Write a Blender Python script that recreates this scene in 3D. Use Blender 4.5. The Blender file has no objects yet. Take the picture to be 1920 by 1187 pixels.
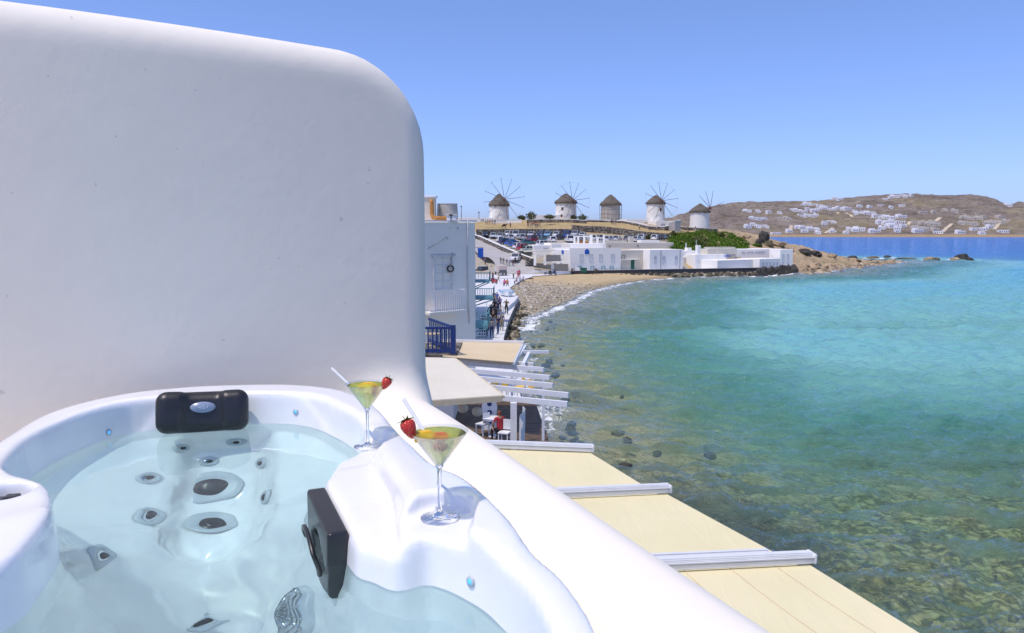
import bpy, bmesh, math, random
import numpy as np
from mathutils import Vector, Matrix, noise as mnoise
from mathutils.bvhtree import BVHTree
R = math.radians
random.seed(7); np.random.seed(7)
SC = bpy.context.scene
COL = SC.collection

# ------------------------------------------------------------------ camera
F_PX, CX, CY, HOR = 1400.0, 960.0, 593.5, 435.0      # focal length in photo pixels, centre, horizon row
PITCH = math.atan((CY - HOR) / F_PX)
CP, SP = math.cos(PITCH), math.sin(PITCH)
CZ = 10.0                                            # eye height above the sea
cam_d = bpy.data.cameras.new('camera'); cam = bpy.data.objects.new('camera', cam_d); COL.objects.link(cam)
cam.location = (0, 0, CZ); cam.rotation_euler = (math.pi / 2 - PITCH, 0, 0)
cam_d.sensor_width = 36; cam_d.lens = 36 * F_PX / 1920; cam_d.clip_start = 0.05; cam_d.clip_end = 20000
SC.camera = cam

# ------------------------------------------------------------------ sky, sun, exposure
SUN_EL = R(67)
SUN_H = Vector((-0.77, -0.64, 0)).normalized()
SUN_DIR = Vector((SUN_H.x * math.cos(SUN_EL), SUN_H.y * math.cos(SUN_EL), math.sin(SUN_EL)))
W = bpy.data.worlds.new('World'); SC.world = W; W.use_nodes = True
wn = W.node_tree.nodes; wl = W.node_tree.links; wn.clear()
w_out = wn.new('ShaderNodeOutputWorld'); w_bg = wn.new('ShaderNodeBackground'); w_sky = wn.new('ShaderNodeTexSky')
w_sky.sky_type = 'NISHITA'; w_sky.sun_disc = False
w_sky.sun_elevation = SUN_EL; w_sky.sun_rotation = math.atan2(SUN_H.x, SUN_H.y)
w_sky.air_density = 0.6; w_sky.dust_density = 1.2; w_sky.ozone_density = 3.0; w_sky.altitude = 10
w_bg.inputs['Strength'].default_value = 0.15
# one even tone curve over the whole sky, as the photograph's processing gave it
w_sep = wn.new('ShaderNodeSeparateColor'); w_com = wn.new('ShaderNodeCombineColor'); wl.new(w_sky.outputs[0], w_sep.inputs[0])
for _k, (_g, _e) in enumerate(((0.64, 0.85), (0.68, 0.79), (1.02, 0.90))):
    _a = wn.new('ShaderNodeMath'); _a.operation = 'MULTIPLY'; _a.inputs[1].default_value = 0.15; wl.new(w_sep.outputs[_k], _a.inputs[0])
    _b = wn.new('ShaderNodeMath'); _b.operation = 'POWER'; _b.inputs[1].default_value = _e; wl.new(_a.outputs[0], _b.inputs[0])
    _c = wn.new('ShaderNodeMath'); _c.operation = 'MULTIPLY'; _c.inputs[1].default_value = _g / 0.15; wl.new(_b.outputs[0], _c.inputs[0]); wl.new(_c.outputs[0], w_com.inputs[_k])
wl.new(w_com.outputs[0], w_bg.inputs['Color']); wl.new(w_bg.outputs[0], w_out.inputs['Surface'])
sun_d = bpy.data.lights.new('sun', 'SUN'); sun = bpy.data.objects.new('sun', sun_d); COL.objects.link(sun)
sun_d.energy = 2.0; sun_d.angle = R(0.53); sun_d.color = (1.0, 0.91, 0.80)
sun.rotation_euler = SUN_DIR.to_track_quat('Z', 'Y').to_euler(); sun.location = (-20, -10, 60)
sun_d.cycles.is_caustics_light = True
vs = SC.view_settings
vs.view_transform = 'Standard'; vs.look = 'None'; vs.exposure = 0.58; vs.gamma = 1.0; vs.use_curve_mapping = False
cy = SC.cycles
cy.use_denoising = True; cy.denoising_prefilter = 'NONE'
cy.max_bounces = 14; cy.diffuse_bounces = 8; cy.glossy_bounces = 8; cy.transmission_bounces = 8; cy.transparent_max_bounces = 12
cy.sample_clamp_indirect = 6.0; cy.caustics_reflective = True; cy.caustics_refractive = True
cy.blur_glossy = 0.5

# ------------------------------------------------------------------ geometry helpers
def ray(u, v):
    x = (u - CX) / F_PX; y = -(v - CY) / F_PX
    return Vector((x, CP + SP * y, -SP + CP * y))
def at_z(u, v, z):
    d = ray(u, v); return Vector((0, 0, CZ)) + d * ((z - CZ) / d.z)
def at_y(u, v, Y):
    d = ray(u, v); return Vector((0, 0, CZ)) + d * (Y / d.y)
def pix(p):
    p = Vector(p) - Vector((0, 0, CZ))
    xc = p.x; zc = p.y * CP - p.z * SP; yc = p.y * SP + p.z * CP
    return (CX + F_PX * xc / zc, CY - F_PX * yc / zc)

def tag(o, label=None, cat=None, group=None, kind=None):
    if label: o['label'] = label
    if cat: o['category'] = cat
    if group: o['group'] = group
    if kind: o['kind'] = kind
    return o
def empty(name, loc=(0, 0, 0), rz=0.0, parent=None):
    o = bpy.data.objects.new(name, None); COL.objects.link(o)
    o.location = loc; o.rotation_euler = (0, 0, rz); o.empty_display_size = 0.1
    if parent: o.parent = parent
    return o
def link_mesh(name, me, mat=None, parent=None, smooth=False):
    o = bpy.data.objects.new(name, me); COL.objects.link(o)
    if mat is not None:
        if isinstance(mat, (list, tuple)):
            for m in mat: me.materials.append(m)
        else: me.materials.append(mat)
    if parent: o.parent = parent
    if smooth and len(me.polygons): me.polygons.foreach_set('use_smooth', [True] * len(me.polygons))
    return o
def from_arrays(name, V, Fq, mat=None, parent=None, smooth=False, fmat=None):
    me = bpy.data.meshes.new(name); me.from_pydata([tuple(map(float, v)) for v in V], [], [tuple(map(int, f)) for f in Fq])
    if fmat is not None: me.polygons.foreach_set('material_index', fmat)
    me.update()
    return link_mesh(name, me, mat, parent, smooth)
def fast_quads(name, V, Q, mat=None, parent=None, smooth=True):
    V = np.asarray(V, np.float32); Q = np.asarray(Q, np.int32)
    me = bpy.data.meshes.new(name)
    me.vertices.add(len(V)); me.vertices.foreach_set('co', V.ravel())
    me.loops.add(Q.size); me.loops.foreach_set('vertex_index', Q.ravel())
    me.polygons.add(len(Q)); me.polygons.foreach_set('loop_start', np.arange(0, Q.size, Q.shape[1], dtype=np.int32))
    me.update(calc_edges=True); me.validate()
    return link_mesh(name, me, mat, parent, smooth)
def grid_quads(nr, nc):
    i, j = np.meshgrid(np.arange(nr - 1), np.arange(nc - 1), indexing='ij'); a = (i * nc + j).ravel()
    return np.stack([a, a + 1, a + nc + 1, a + nc], 1)

class MB:
    """collects boxes, tubes, lathes and polygons and links them as ONE mesh"""
    def __init__(s): s.bm = bmesh.new()
    def box(s, c, size, rz=0.0, M=None, bevel=0.0):
        m = Matrix.Translation(Vector(c)) @ Matrix.Rotation(rz, 4, 'Z')
        if M is not None: m = M @ m
        r = bmesh.ops.create_cube(s.bm, size=1.0, matrix=m @ Matrix.Diagonal((size[0], size[1], size[2], 1)))
        if bevel > 0:
            es = {e for v in r['verts'] for e in v.link_edges}
            bmesh.ops.bevel(s.bm, geom=list(es), offset=bevel, segments=2, affect='EDGES', profile=0.6)
        return s
    def bar(s, a, b, w, h, up=(0, 0, 1)):
        a = Vector(a); b = Vector(b); d = b - a; L = d.length; x = d.normalized()
        y = Vector(up).cross(x)
        if y.length < 1e-5: y = Vector((0, 1, 0)).cross(x)
        y.normalize(); z = x.cross(y)
        m = Matrix((x, y, z)).transposed().to_4x4(); m.translation = (a + b) / 2
        bmesh.ops.create_cube(s.bm, size=1.0, matrix=m @ Matrix.Diagonal((L, w, h, 1))); return s
    def tube(s, pts, r, n=8, cap=True):
        pts = [Vector(p) for p in pts]; rings = []
        rr = r if isinstance(r, (list, tuple)) else [r] * len(pts)
        ref = None
        for i, p in enumerate(pts):
            d = (pts[min(i + 1, len(pts) - 1)] - pts[max(i - 1, 0)]).normalized()
            if ref is None:
                ref = d.orthogonal().normalized()
            else:
                ref = (ref - d * ref.dot(d)).normalized()
            b = d.cross(ref)
            rings.append([s.bm.verts.new(p + (ref * math.cos(2 * math.pi * k / n) + b * math.sin(2 * math.pi * k / n)) * rr[i]) for k in range(n)])
        for i in range(len(rings) - 1):
            for k in range(n):
                s.bm.faces.new((rings[i][k], rings[i][(k + 1) % n], rings[i + 1][(k + 1) % n], rings[i + 1][k]))
        if cap:
            s.bm.faces.new(rings[0][::-1]); s.bm.faces.new(rings[-1])
        return s
    def lathe(s, prof, n=24, M=None, cap0=False, cap1=False):
        M = M or Matrix.Identity(4); rings = []
        for r, z in prof:
            if r < 1e-6: rings.append([s.bm.verts.new(M @ Vector((0, 0, z)))])
            else: rings.append([s.bm.verts.new(M @ Vector((r * math.cos(2 * math.pi * k / n), r * math.sin(2 * math.pi * k / n), z))) for k in range(n)])
        for a, b in zip(rings, rings[1:]):
            for k in range(n):
                k2 = (k + 1) % n
                if len(a) == 1 and len(b) == 1: continue
                if len(a) == 1: s.bm.faces.new((a[0], b[k2], b[k]))
                elif len(b) == 1: s.bm.faces.new((a[k], a[k2], b[0]))
                else: s.bm.faces.new((a[k], a[k2], b[k2], b[k]))
        if cap0 and len(rings[0]) > 1: s.bm.faces.new(rings[0][::-1])
        if cap1 and len(rings[-1]) > 1: s.bm.faces.new(rings[-1])
        return s
    def prism(s, poly, z0, z1, M=None):
        M = M or Matrix.Identity(4)
        a = [s.bm.verts.new(M @ Vector((p[0], p[1], z0))) for p in poly]; b = [s.bm.verts.new(M @ Vector((p[0], p[1], z1))) for p in poly]
        n = len(poly)
        for k in range(n): s.bm.faces.new((a[k], a[(k + 1) % n], b[(k + 1) % n], b[k]))
        s.bm.faces.new(a[::-1]); s.bm.faces.new(b); return s
    def face(s, pts):
        s.bm.faces.new([s.bm.verts.new(p) for p in pts]); return s
    def ball(s, c, r, sub=2, scale=(1, 1, 1)):
        bmesh.ops.create_icosphere(s.bm, subdivisions=sub, radius=1.0, matrix=Matrix.Translation(Vector(c)) @ Matrix.Diagonal((r * scale[0], r * scale[1], r * scale[2], 1))); return s
    def build(s, name, mat=None, parent=None, smooth=False, sharp=None):
        bmesh.ops.recalc_face_normals(s.bm, faces=s.bm.faces)
        me = bpy.data.meshes.new(name); s.bm.to_mesh(me); s.bm.free()
        o = link_mesh(name, me, mat, parent, smooth)
        if sharp is not None:
            me.polygons.foreach_set('use_smooth', [True] * len(me.polygons)); me.set_sharp_from_angle(angle=R(sharp))
        return o

def copy_tree(o, parent=None):
    c = o.copy(); COL.objects.link(c); c.parent = parent
    for ch in list(o.children): copy_tree(ch, c)
    return c

# --- naive surface nets on a sampled signed distance field
def surface_nets(S, lo, h):
    nx, ny, nz = S.shape; neg = S < 0
    acc = np.zeros((nx - 1, ny - 1, nz - 1, 3), np.float32); cnt = np.zeros((nx - 1, ny - 1, nz - 1), np.float32)
    quads = []
    for ax in range(3):
        sl0 = [slice(None)] * 3; sl1 = [slice(None)] * 3
        sl0[ax] = slice(0, -1); sl1[ax] = slice(1, None)
        a = S[tuple(sl0)]; b = S[tuple(sl1)]
        idx = np.argwhere(neg[tuple(sl0)] != neg[tuple(sl1)])
        if len(idx) == 0: continue
        av = a[tuple(idx.T)]; bv = b[tuple(idx.T)]; t = av / (av - bv)
        pos = idx.astype(np.float32); pos[:, ax] += t
        o1, o2 = [k for k in range(3) if k != ax]
        cells = []
        for d1, d2 in ((-1, -1), (0, -1), (0, 0), (-1, 0)):
            c = idx.copy(); c[:, o1] += d1; c[:, o2] += d2
            ok = (c >= 0).all(1) & (c[:, 0] < nx - 1) & (c[:, 1] < ny - 1) & (c[:, 2] < nz - 1)
            np.add.at(acc, tuple(c[ok].T), pos[ok]); np.add.at(cnt, tuple(c[ok].T), 1)
            cells.append((c, ok))
        good = cells[0][1] & cells[1][1] & cells[2][1] & cells[3][1]
        q = np.stack([c[good] for c, _ in cells], 1)
        flip = (av[good] < 0)
        if ax == 1: flip = ~flip
        q[~flip] = q[~flip][:, ::-1]
        quads.append(q)
    act = cnt > 0; ids = -np.ones(cnt.shape, np.int64); ids[act] = np.arange(act.sum())
    V = acc[act] / cnt[act][:, None] * h + np.asarray(lo, np.float32)
    Q = np.concatenate(quads, 0); Q = ids[Q[..., 0], Q[..., 1], Q[..., 2]]
    return V, Q
def smax(a, b, k):
    hh = np.clip(0.5 - 0.5 * (b - a) / k, 0, 1); return b + (a - b) * hh + k * hh * (1 - hh)
def smin(a, b, k): return -smax(-a, -b, k)
def poly_sdf(P, X, Y):
    P = np.asarray(P, np.float64); Q = np.roll(P, -1, 0)
    d2 = np.full(X.shape, 1e9); ins = np.zeros(X.shape, bool)
    for (ax, ay), (bx, by) in zip(P, Q):
        ex, ey = bx - ax, by - ay; L = ex * ex + ey * ey + 1e-12
        t = np.clip(((X - ax) * ex + (Y - ay) * ey) / L, 0, 1)
        d2 = np.minimum(d2, (X - ax - t * ex) ** 2 + (Y - ay - t * ey) ** 2)
        c = (ay > Y) != (by > Y)
        if by != ay: ins ^= c & (X < ex * (Y - ay) / (by - ay) + ax)
    d = np.sqrt(d2); return np.where(ins, -d, d)
def crom(P, n=8, closed=True):
    P = [np.asarray(p, float)[:2] for p in P]; N = len(P); out = []
    for i in range(N if closed else N - 1):
        g = (lambda k: P[k % N]) if closed else (lambda k: P[min(max(k, 0), N - 1)])
        p0, p1, p2, p3 = g(i - 1), g(i), g(i + 1), g(i + 2)
        for s in range(n):
            t = s / n
            out.append(0.5 * (2 * p1 + (p2 - p0) * t + (2 * p0 - 5 * p1 + 4 * p2 - p3) * t * t + (3 * p1 - p0 - 3 * p2 + p3) * t ** 3))
    if not closed: out.append(P[-1])
    return np.array(out)

# ------------------------------------------------------------------ material helpers
class NT:
    def __init__(s, name):
        s.m = bpy.data.materials.new(name); s.m.use_nodes = True; s.t = s.m.node_tree; s.n = s.t.nodes; s.l = s.t.links
        s.n.clear(); s.out = s.n.new('ShaderNodeOutputMaterial')
    def node(s, typ, **kw):
        n = s.n.new('ShaderNode' + typ)
        for k, v in kw.items():
            if k.startswith('_'): setattr(n, k[1:], v)
            else: s.set(n, k, v)
        return n
    def set(s, n, k, v):
        inp = n.inputs[int(k[1:])] if (k[0] == 'i' and k[1:].isdigit()) else n.inputs[k.replace('__', ' ')]
        if hasattr(v, 'is_linked') or hasattr(v, 'links'): s.l.new(v, inp)
        elif isinstance(v, (tuple, list)) and len(v) == 3 and inp.type == 'RGBA': inp.default_value = (*v, 1)
        else: inp.default_value = v
    def coord(s, kind='Object', scale=None):
        c = s.node('TexCoord').outputs[kind]
        if scale is None: return c
        m = s.node('Mapping'); s.l.new(c, m.inputs['Vector']); m.inputs['Scale'].default_value = scale; return m.outputs[0]
    def pos(s): return s.node('NewGeometry').outputs['Position']
    def noise(s, scale, detail=4, rough=0.55, vec=None, dist=0.0):
        n = s.node('TexNoise', Scale=scale, Detail=detail, Roughness=rough, Distortion=dist)
        s.l.new(vec if vec is not None else s.coord(), n.inputs['Vector']); return n.outputs['Fac']
    def voro(s, scale, vec=None, feature='F1', out='Distance', rnd=1.0):
        n = s.node('TexVoronoi', _feature=feature, Scale=scale, Randomness=rnd)
        s.l.new(vec if vec is not None else s.coord(), n.inputs['Vector']); return n.outputs[out]
    def ramp(s, fac, stops, interp='LINEAR'):
        n = s.node('ValToRGB'); n.color_ramp.interpolation = interp; e = n.color_ramp.elements
        while len(e) < len(stops): e.new(0.5)
        for el, (p, c) in zip(e, stops):
            el.position = p; el.color = (*c, 1) if len(c) == 3 else c
        s.l.new(fac, n.inputs[0]); return n.outputs[0]
    def math(s, op, a, b=None, clamp=False):
        n = s.node('Math', _operation=op, _use_clamp=clamp)
        for k, v in enumerate((a, b)):
            if v is None: continue
            if hasattr(v, 'links'): s.l.new(v, n.inputs[k])
            else: n.inputs[k].default_value = v
        return n.outputs[0]
    def mix(s, fac, a, b, mode='MIX'):
        n = s.node('Mix', _data_type='RGBA', _blend_type=mode)
        for k, v in ((0, fac), (6, a), (7, b)):
            if hasattr(v, 'links'): s.l.new(v, n.inputs[k])
            elif k == 0: n.inputs[0].default_value = v
            else: n.inputs[k].default_value = (*v, 1)
        return n.outputs[2]
    def sep(s, vec):
        n = s.node('SeparateXYZ'); s.l.new(vec, n.inputs[0]); return n.outputs
    def bump(s, h, strength=0.3, dist=0.02, normal=None):
        n = s.node('Bump', Strength=strength, Distance=dist); s.l.new(h, n.inputs['Height'])
        if normal is not None: s.l.new(normal, n.inputs['Normal'])
        return n.outputs[0]
    def princ(s, color, rough=0.5, normal=None, **kw):
        n = s.node('BsdfPrincipled'); s.set(n, 'Base__Color', color); s.set(n, 'Roughness', rough)
        if normal is not None: s.l.new(normal, n.inputs['Normal'])
        for k, v in kw.items(): s.set(n, k, v)
        s.l.new(n.outputs[0], s.out.inputs['Surface']); return n
    def surf(s, sh): s.l.new(sh, s.out.inputs['Surface']); return s.m

def plain(name, c, rough=0.5, var=0.12, scale=6.0, bump=0.0, **kw):
    t = NT(name); f = t.noise(scale, 5)
    a = tuple(x * (1 - var) for x in c); b = tuple(min(1, x * (1 + var)) for x in c)
    col = t.ramp(f, [(0.3, a), (0.7, b)])
    nm = t.bump(t.noise(scale * 6, 4), bump, 0.02) if bump else None
    t.princ(col, rough, nm, **kw); return t.m
MATS = {}
def M_(name, c, rough=0.5, **kw):
    if name not in MATS: MATS[name] = plain(name, c, rough, **kw)
    return MATS[name]
# ================================================================== THE TERRACE: stucco wall, tub
def mat_stucco(name, c=(0.93, 0.86, 0.735), sc=1.0, bump=0.08):
    t = NT(name); v = t.coord()
    f1 = t.noise(1.3 * sc, 5, 0.6, v); f2 = t.noise(9 * sc, 5, 0.6, v); f3 = t.noise(60 * sc, 4, 0.6, v)
    col = t.ramp(f1, [(0.25, tuple(x * 0.93 for x in c)), (0.75, c)]); col = t.mix(t.math('MULTIPLY', t.ramp(t.noise(2.6 * sc, 7, 0.7, v, 1.5), [(0.45, (0, 0, 0)), (0.62, (1, 1, 1))]), 0.10), col, tuple(x * 0.86 for x in c))
    sp = t.math('GREATER_THAN', t.noise(34 * sc, 1, 0.5, v), 0.79)
    col = t.mix(t.math('MULTIPLY', sp, 0.35), col, (0.42, 0.40, 0.37))
    h = t.math('ADD', t.math('MULTIPLY', f2, 1.0), t.math('MULTIPLY', f3, 0.25))
    t.princ(col, 0.75, t.bump(h, bump, 0.03), **{'Specular IOR Level': 0.25}); return t.m
STUCCO = mat_stucco('white_stucco')

# terrace wall: tall screen (rounded top and end) + low round-topped parapet, one stucco body
WA = at_y(0, 300, 2.24); WB = at_y(812, 300, 3.01)
WA2 = Vector((WA.x, WA.y)); WB2 = Vector((WB.x, WB.y)); WT = (WB2 - WA2).normalized(); WN = Vector((WT.y, -WT.x))   # WN faces the camera
WLEN = (WB2 - WA2).length
PAR = crom([at_z(x, y, z)[:2] for x, y, z in ()] or [(-0.62, 3.30), (-0.50, 2.98), (-0.33, 2.62), (-0.09, 2.10), (0.16, 1.55), (0.405, 1.0), (0.72, 0.30), (1.25, -0.9), (1.47, -1.4), (2.8, -4.6)], 8, False)
def terrace_wall_sdf(lo, hi, h):
    n = [int((b - a) / h) + 1 for a, b in zip(lo, hi)]
    X, Y, Z = np.meshgrid(*[lo[k] + h * np.arange(n[k]) for k in range(3)], indexing='ij')
    # tall screen
    s = (X - WA2.x) * WT.x + (Y - WA2.y) * WT.y; t = (X - WA2.x) * WN.x + (Y - WA2.y) * WN.y
    wob = 0.012 * np.sin(s * 2.1 + 0.5) * np.sin(Z * 2.4) + 0.006 * np.sin(s * 5.3 + Z * 3.1)
    top = CZ + 0.690 + 0.010 * np.sin(s * 2.6) - 0.012 * s; end = WLEN
    r1 = 0.36
    qx = np.abs(s - (end - 3.0)) - 3.0 + r1; qz = np.abs(Z - (top - 2.0)) - 2.0 + r1
    d2 = np.sqrt(np.maximum(qx, 0) ** 2 + np.maximum(qz, 0) ** 2) + np.minimum(np.maximum(qx, qz), 0) - r1
    r2 = 0.115; th = 0.17
    wx = d2 + r2; wt = np.abs(t + th - wob) - th + r2
    wall = np.sqrt(np.maximum(wx, 0) ** 2 + np.maximum(wt, 0) ** 2) + np.minimum(np.maximum(wx, wt), 0) - r2
    # parapet
    Pd = np.full(X.shape[:2], 1e9); 
    for (ax, ay), (bx, by) in zip(PAR[:-1], PAR[1:]):
        ex, ey = bx - ax, by - ay; L = ex * ex + ey * ey
        tt = np.clip(((X[:, :, 0] - ax) * ex + (Y[:, :, 0] - ay) * ey) / L, 0, 1)
        Pd = np.minimum(Pd, np.hypot(X[:, :, 0] - ax - tt * ex, Y[:, :, 0] - ay - tt * ey))
    w, r = 0.155, 0.14
    ptop = CZ - 0.635 + 0.006 * np.sin(Y * 3.1)
    qx = Pd[:, :, None] - w + r; qz = Z - ptop + r
    par = np.sqrt(np.maximum(qx, 0) ** 2 + np.maximum(qz, 0) ** 2) + np.minimum(np.maximum(qx, qz), 0) - r
    d = smin(wall, par, 0.14)
    d = np.maximum(d, (CZ - 1.62) - Z)
    return d
h = 0.024; lo = (-4.4, -1.3, CZ - 1.7); hi = (1.6, 3.8, CZ + 0.9)
V, Q = surface_nets(terrace_wall_sdf(lo, hi, h), lo, h)
tw = fast_quads('terrace_wall', V, Q, STUCCO)
tag(tw, 'white stucco terrace wall, tall rounded screen running into a low parapet beside the tub', 'wall')
# terrace floor slab
fl = MB().prism([(-4.6, 3.4), (-0.35, 3.4), (0.62, 0.3), (2.9, -5.2), (2.9, -8), (-4.6, -8)], CZ - 1.64, CZ - 1.52).build('terrace_floor', mat_stucco('floor_plaster', (0.86, 0.75, 0.58)))
tag(fl, kind='structure')

# ------------------------------------------------------------------ hot tub
ZR = CZ - 0.50; ZW = CZ - 0.600
def px_plan(pts, z): return [np.array(at_z(u, v, z)[:2]) for u, v in pts]
AX = np.array((-0.30, 0.954)); AX /= np.linalg.norm(AX); MID = np.array((-0.60, 1.47))
def mirror(p): return p - 2 * np.dot(p - MID, AX) * AX
back_in = px_plan([(95, 945), (93, 922), (84, 905), (58, 893), (25, 885)], CZ - 0.508) + px_plan([(12, 866)], CZ - 0.504) + px_plan([ (49, 823), (103, 794), (176, 766), (246, 750), (340, 741), (430, 736), (533, 735), (595, 743), (640, 762), (673, 782), (681, 799)], ZR) + px_plan([(668, 822)], CZ - 0.508) + px_plan([(648, 842)], CZ - 0.52) + px_plan([(634, 864), (620, 890), (612, 908)], CZ - 0.540)
right_in = px_plan([(634, 950), (656, 992), (678, 1018), (706, 1026)], CZ - 0.540) + px_plan([(745, 1012), (811, 1003)], CZ - 0.514) + px_plan([(900, 1021), (969, 1072), (1013, 1127), (1037, 1187)], ZR)
near = [mirror(p) for p in back_in]
near_in = [np.array((0.052, 0.80)), np.array((0.0, 0.66)), np.array((-0.12, 0.55)), np.array((-0.30, 0.50)), np.array((-0.52, 0.52)), np.array((-0.70, 0.58)), np.array((-0.84, 0.68)), np.array((-0.92, 0.80)), np.array((-0.90, 0.91)), np.array((-0.82, 0.98)), np.array((-0.775, 1.08)), np.array((-0.80, 1.20)), np.array((-0.84, 1.31))]
IN = crom(back_in + right_in + near_in, 5)
back_out = px_plan([(-120, 905), (0, 831), (74, 786), (152, 760), (246, 741), (330, 732), (410, 727), (533, 725), (615, 731), (668, 744), (708, 768)], ZR - 0.012) + px_plan([(760, 822), (815, 880), (876, 913), (945, 980)], CZ - 0.512) + px_plan([(1003, 1041)], CZ - 0.51) + px_plan([(1055, 1089), (1092, 1137), (1120, 1187)], ZR - 0.012)
near_out = [np.array((0.118, 0.78)), np.array((0.06, 0.58)), np.array((-0.08, 0.45)), np.array((-0.30, 0.40)), np.array((-0.56, 0.42)), np.array((-0.82, 0.51)), np.array((-1.04, 0.67)), np.array((-1.18, 0.90)), np.array((-1.25, 1.15)), np.array((-1.28, 1.33))]
OUT = crom(back_out + near_out, 5)
G1 = at_z(690, 838, CZ - 0.538); G2 = at_z(825, 972, CZ - 0.518)     # where the two glasses stand
GL = at_z(10, 920, CZ - 0.513); GL.z = CZ - 0.565                                           # round well on the left arm
CHEEK = crom(px_plan([(600, 800), (648, 812), (680, 834), (695, 856), (705, 884), (720, 914), (736, 948), (742, 1000), (735, 1080), (560, 1090), (520, 900)], CZ - 0.53), 4)
def tub_sdf(lo, hi, h):
    n = [int((b - a) / h) + 1 for a, b in zip(lo, hi)]
    xs = [lo[k] + h * np.arange(n[k]) for k in range(3)]
    X2, Y2 = np.meshgrid(xs[0], xs[1], indexing='ij'); Z = xs[2][None, None, :]
    o2 = poly_sdf(OUT, X2, Y2); i2 = poly_sdf(IN, X2, Y2)
    aa = (X2 - MID[0]) * AX[0] + (Y2 - MID[1]) * AX[1]; bb = (X2 - MID[0]) * AX[1] - (Y2 - MID[1]) * AX[0]
    sgx, sgy = G2.x - G1.x, G2.y - G1.y; sl = sgx * sgx + sgy * sgy
    st = ((X2 - G1.x) * sgx + (Y2 - G1.y) * sgy) / sl; stc = np.clip(st, -0.05, 1.1)
    sd = np.hypot(X2 - G1.x - stc * sgx, Y2 - G1.y - stc * sgy)
    low = np.clip((0.20 - sd) / 0.12, 0, 1); low = low * low * (3 - 2 * low) * (0.006 - 0.022 * np.clip(st, 0, 1))
    sdl = np.hypot(X2 - GL.x - 0.03, Y2 - GL.y + 0.02); lowl = np.clip((0.20 - sdl) / 0.12, 0, 1); low = np.where(lowl > 0, low + lowl * lowl * (3 - 2 * lowl) * 0.008, low)
    ZT = ZR - low[:, :, None]
    body = smax(o2[:, :, None], (Z - ZT), 0.024); body = np.maximum(body, (CZ - 1.50) - Z)
    # floor of the cavity: seat in the far bay, foot well in the middle, seat in the near bay
    front = aa - 0.20 - 0.20 * np.cos(np.clip(bb / 0.42, -1, 1) * math.pi / 2) + 0.10
    sm = 1 / (1 + np.exp(-front / 0.034)); front2 = -aa - 0.34; sm2 = 1 / (1 + np.exp(-front2 / 0.02))
    bucket = 0.05 * np.exp(-((bb / 0.16) ** 2)) * sm
    zf = CZ - 1.30 + 0.29 * np.maximum(sm, sm2) - bucket + 0.02 * sm * np.clip(aa - 0.45, 0, 1)
    dep = np.clip(ZR - Z, 0, 1.0)
    # steep wall down to just under the water, then a bowl-shaped seat; an upright channel under the pillow
    chan = np.exp(-((bb + 0.03) / 0.115) ** 6) / (1 + np.exp(-(aa - 0.25) / 0.03))
    bay = 1 / (1 + np.exp(-(aa - 0.21) / 0.04))
    d0 = 0.185 + 0.17 * chan
    slope = (1.0 * bay + 0.13)[:, :, None] * np.clip(dep - d0[:, :, None], 0, 1)
    lean = i2[:, :, None] + 0.09 * dep + slope - 0.018 * (chan[:, :, None]) * np.clip((dep - .14) / .05, 0, 1)
    # moulded diagonal creases in the wall above the water
    cr = np.abs(bb[:, :, None]) - 0.20 - 0.9 * (dep - 0.02)
    lean = lean - 0.006 / (1 + np.exp(-cr / 0.006)) / (1 + np.exp(-(aa - 0.15) / 0.03))[:, :, None]
    cav = smax(lean, zf[:, :, None] - Z, 0.10)
    d = smax(body, -cav, 0.017)
    # wells for the glasses, open towards the water, and the moulded hollow between them
    def well(c, r, zb, od=None, L=0.2, fl=0.30):
        dx, dy = X2 - c[0], Y2 - c[1]
        q = np.hypot(dx, dy) - r
        if od is not None:
            o_ = np.array(od, float); o_ /= np.linalg.norm(o_)
            tt = np.clip(dx * o_[0] + dy * o_[1], 0, L); q = np.hypot(dx - tt * o_[0], dy - tt * o_[1]) - r - 0.25 * tt
        return smax(q[:, :, None] - fl * (Z - zb), zb - Z + 0 * q[:, :, None], 0.012)
    # ledge cheek above the filter, a step lower than the glass ledge
    ck = poly_sdf(CHEEK, X2, Y2)
    d = smax(d, -smax(ck[:, :, None] - 0.5 * (Z - (CZ - 0.538)), (CZ - 0.538) - Z + 0 * ck[:, :, None], 0.012), 0.022)
    d = smax(d, -well((G1.x + 0.006, G1.y - 0.004), 0.062, G1.z, (-0.55, -0.85), 0.10, 0.10), 0.010)
    d = smax(d, -well((G2.x + 0.002, G2.y - 0.006), 0.062, G2.z, (-0.30, -1.0), 0.12, 0.10), 0.010)
    d = smax(d, -well((GL.x, GL.y - 0.01), 0.050, GL.z, fl=0.08), 0.012)
    return d
h = 0.0095; lo = (-1.42, 0.30, CZ - 1.53); hi = (0.22, 2.62, CZ - 0.45)
V, Q = surface_nets(tub_sdf(lo, hi, h), lo, h)
tub = empty('hot_tub', (-0.6, 1.45, CZ - 1.5))
tag(tub, 'white acrylic two-seat hot tub filled with clear water, beside the tall wall', 'hot tub')
t = NT('tub_acrylic'); v = t.coord()
t.princ(t.ramp(t.noise(7, 6, 0.65, v, 1.2), [(0.3, (0.86, 0.85, 0.84)), (0.7, (0.91, 0.90, 0.89))]), 0.16, **{'Coat Weight': 0.4, 'Coat Roughness': 0.05})
ACR = t.m
def to_parent(o, p):
    o.parent = p; o.matrix_parent_inverse = Matrix.Translation(-Vector(p.location)) if p.rotation_euler.z == 0 else p.matrix_basis.inverted(); return o
shell = to_parent(fast_quads('shell', V, Q, ACR), tub)
shell.cycles.is_caustics_receiver = True
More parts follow.
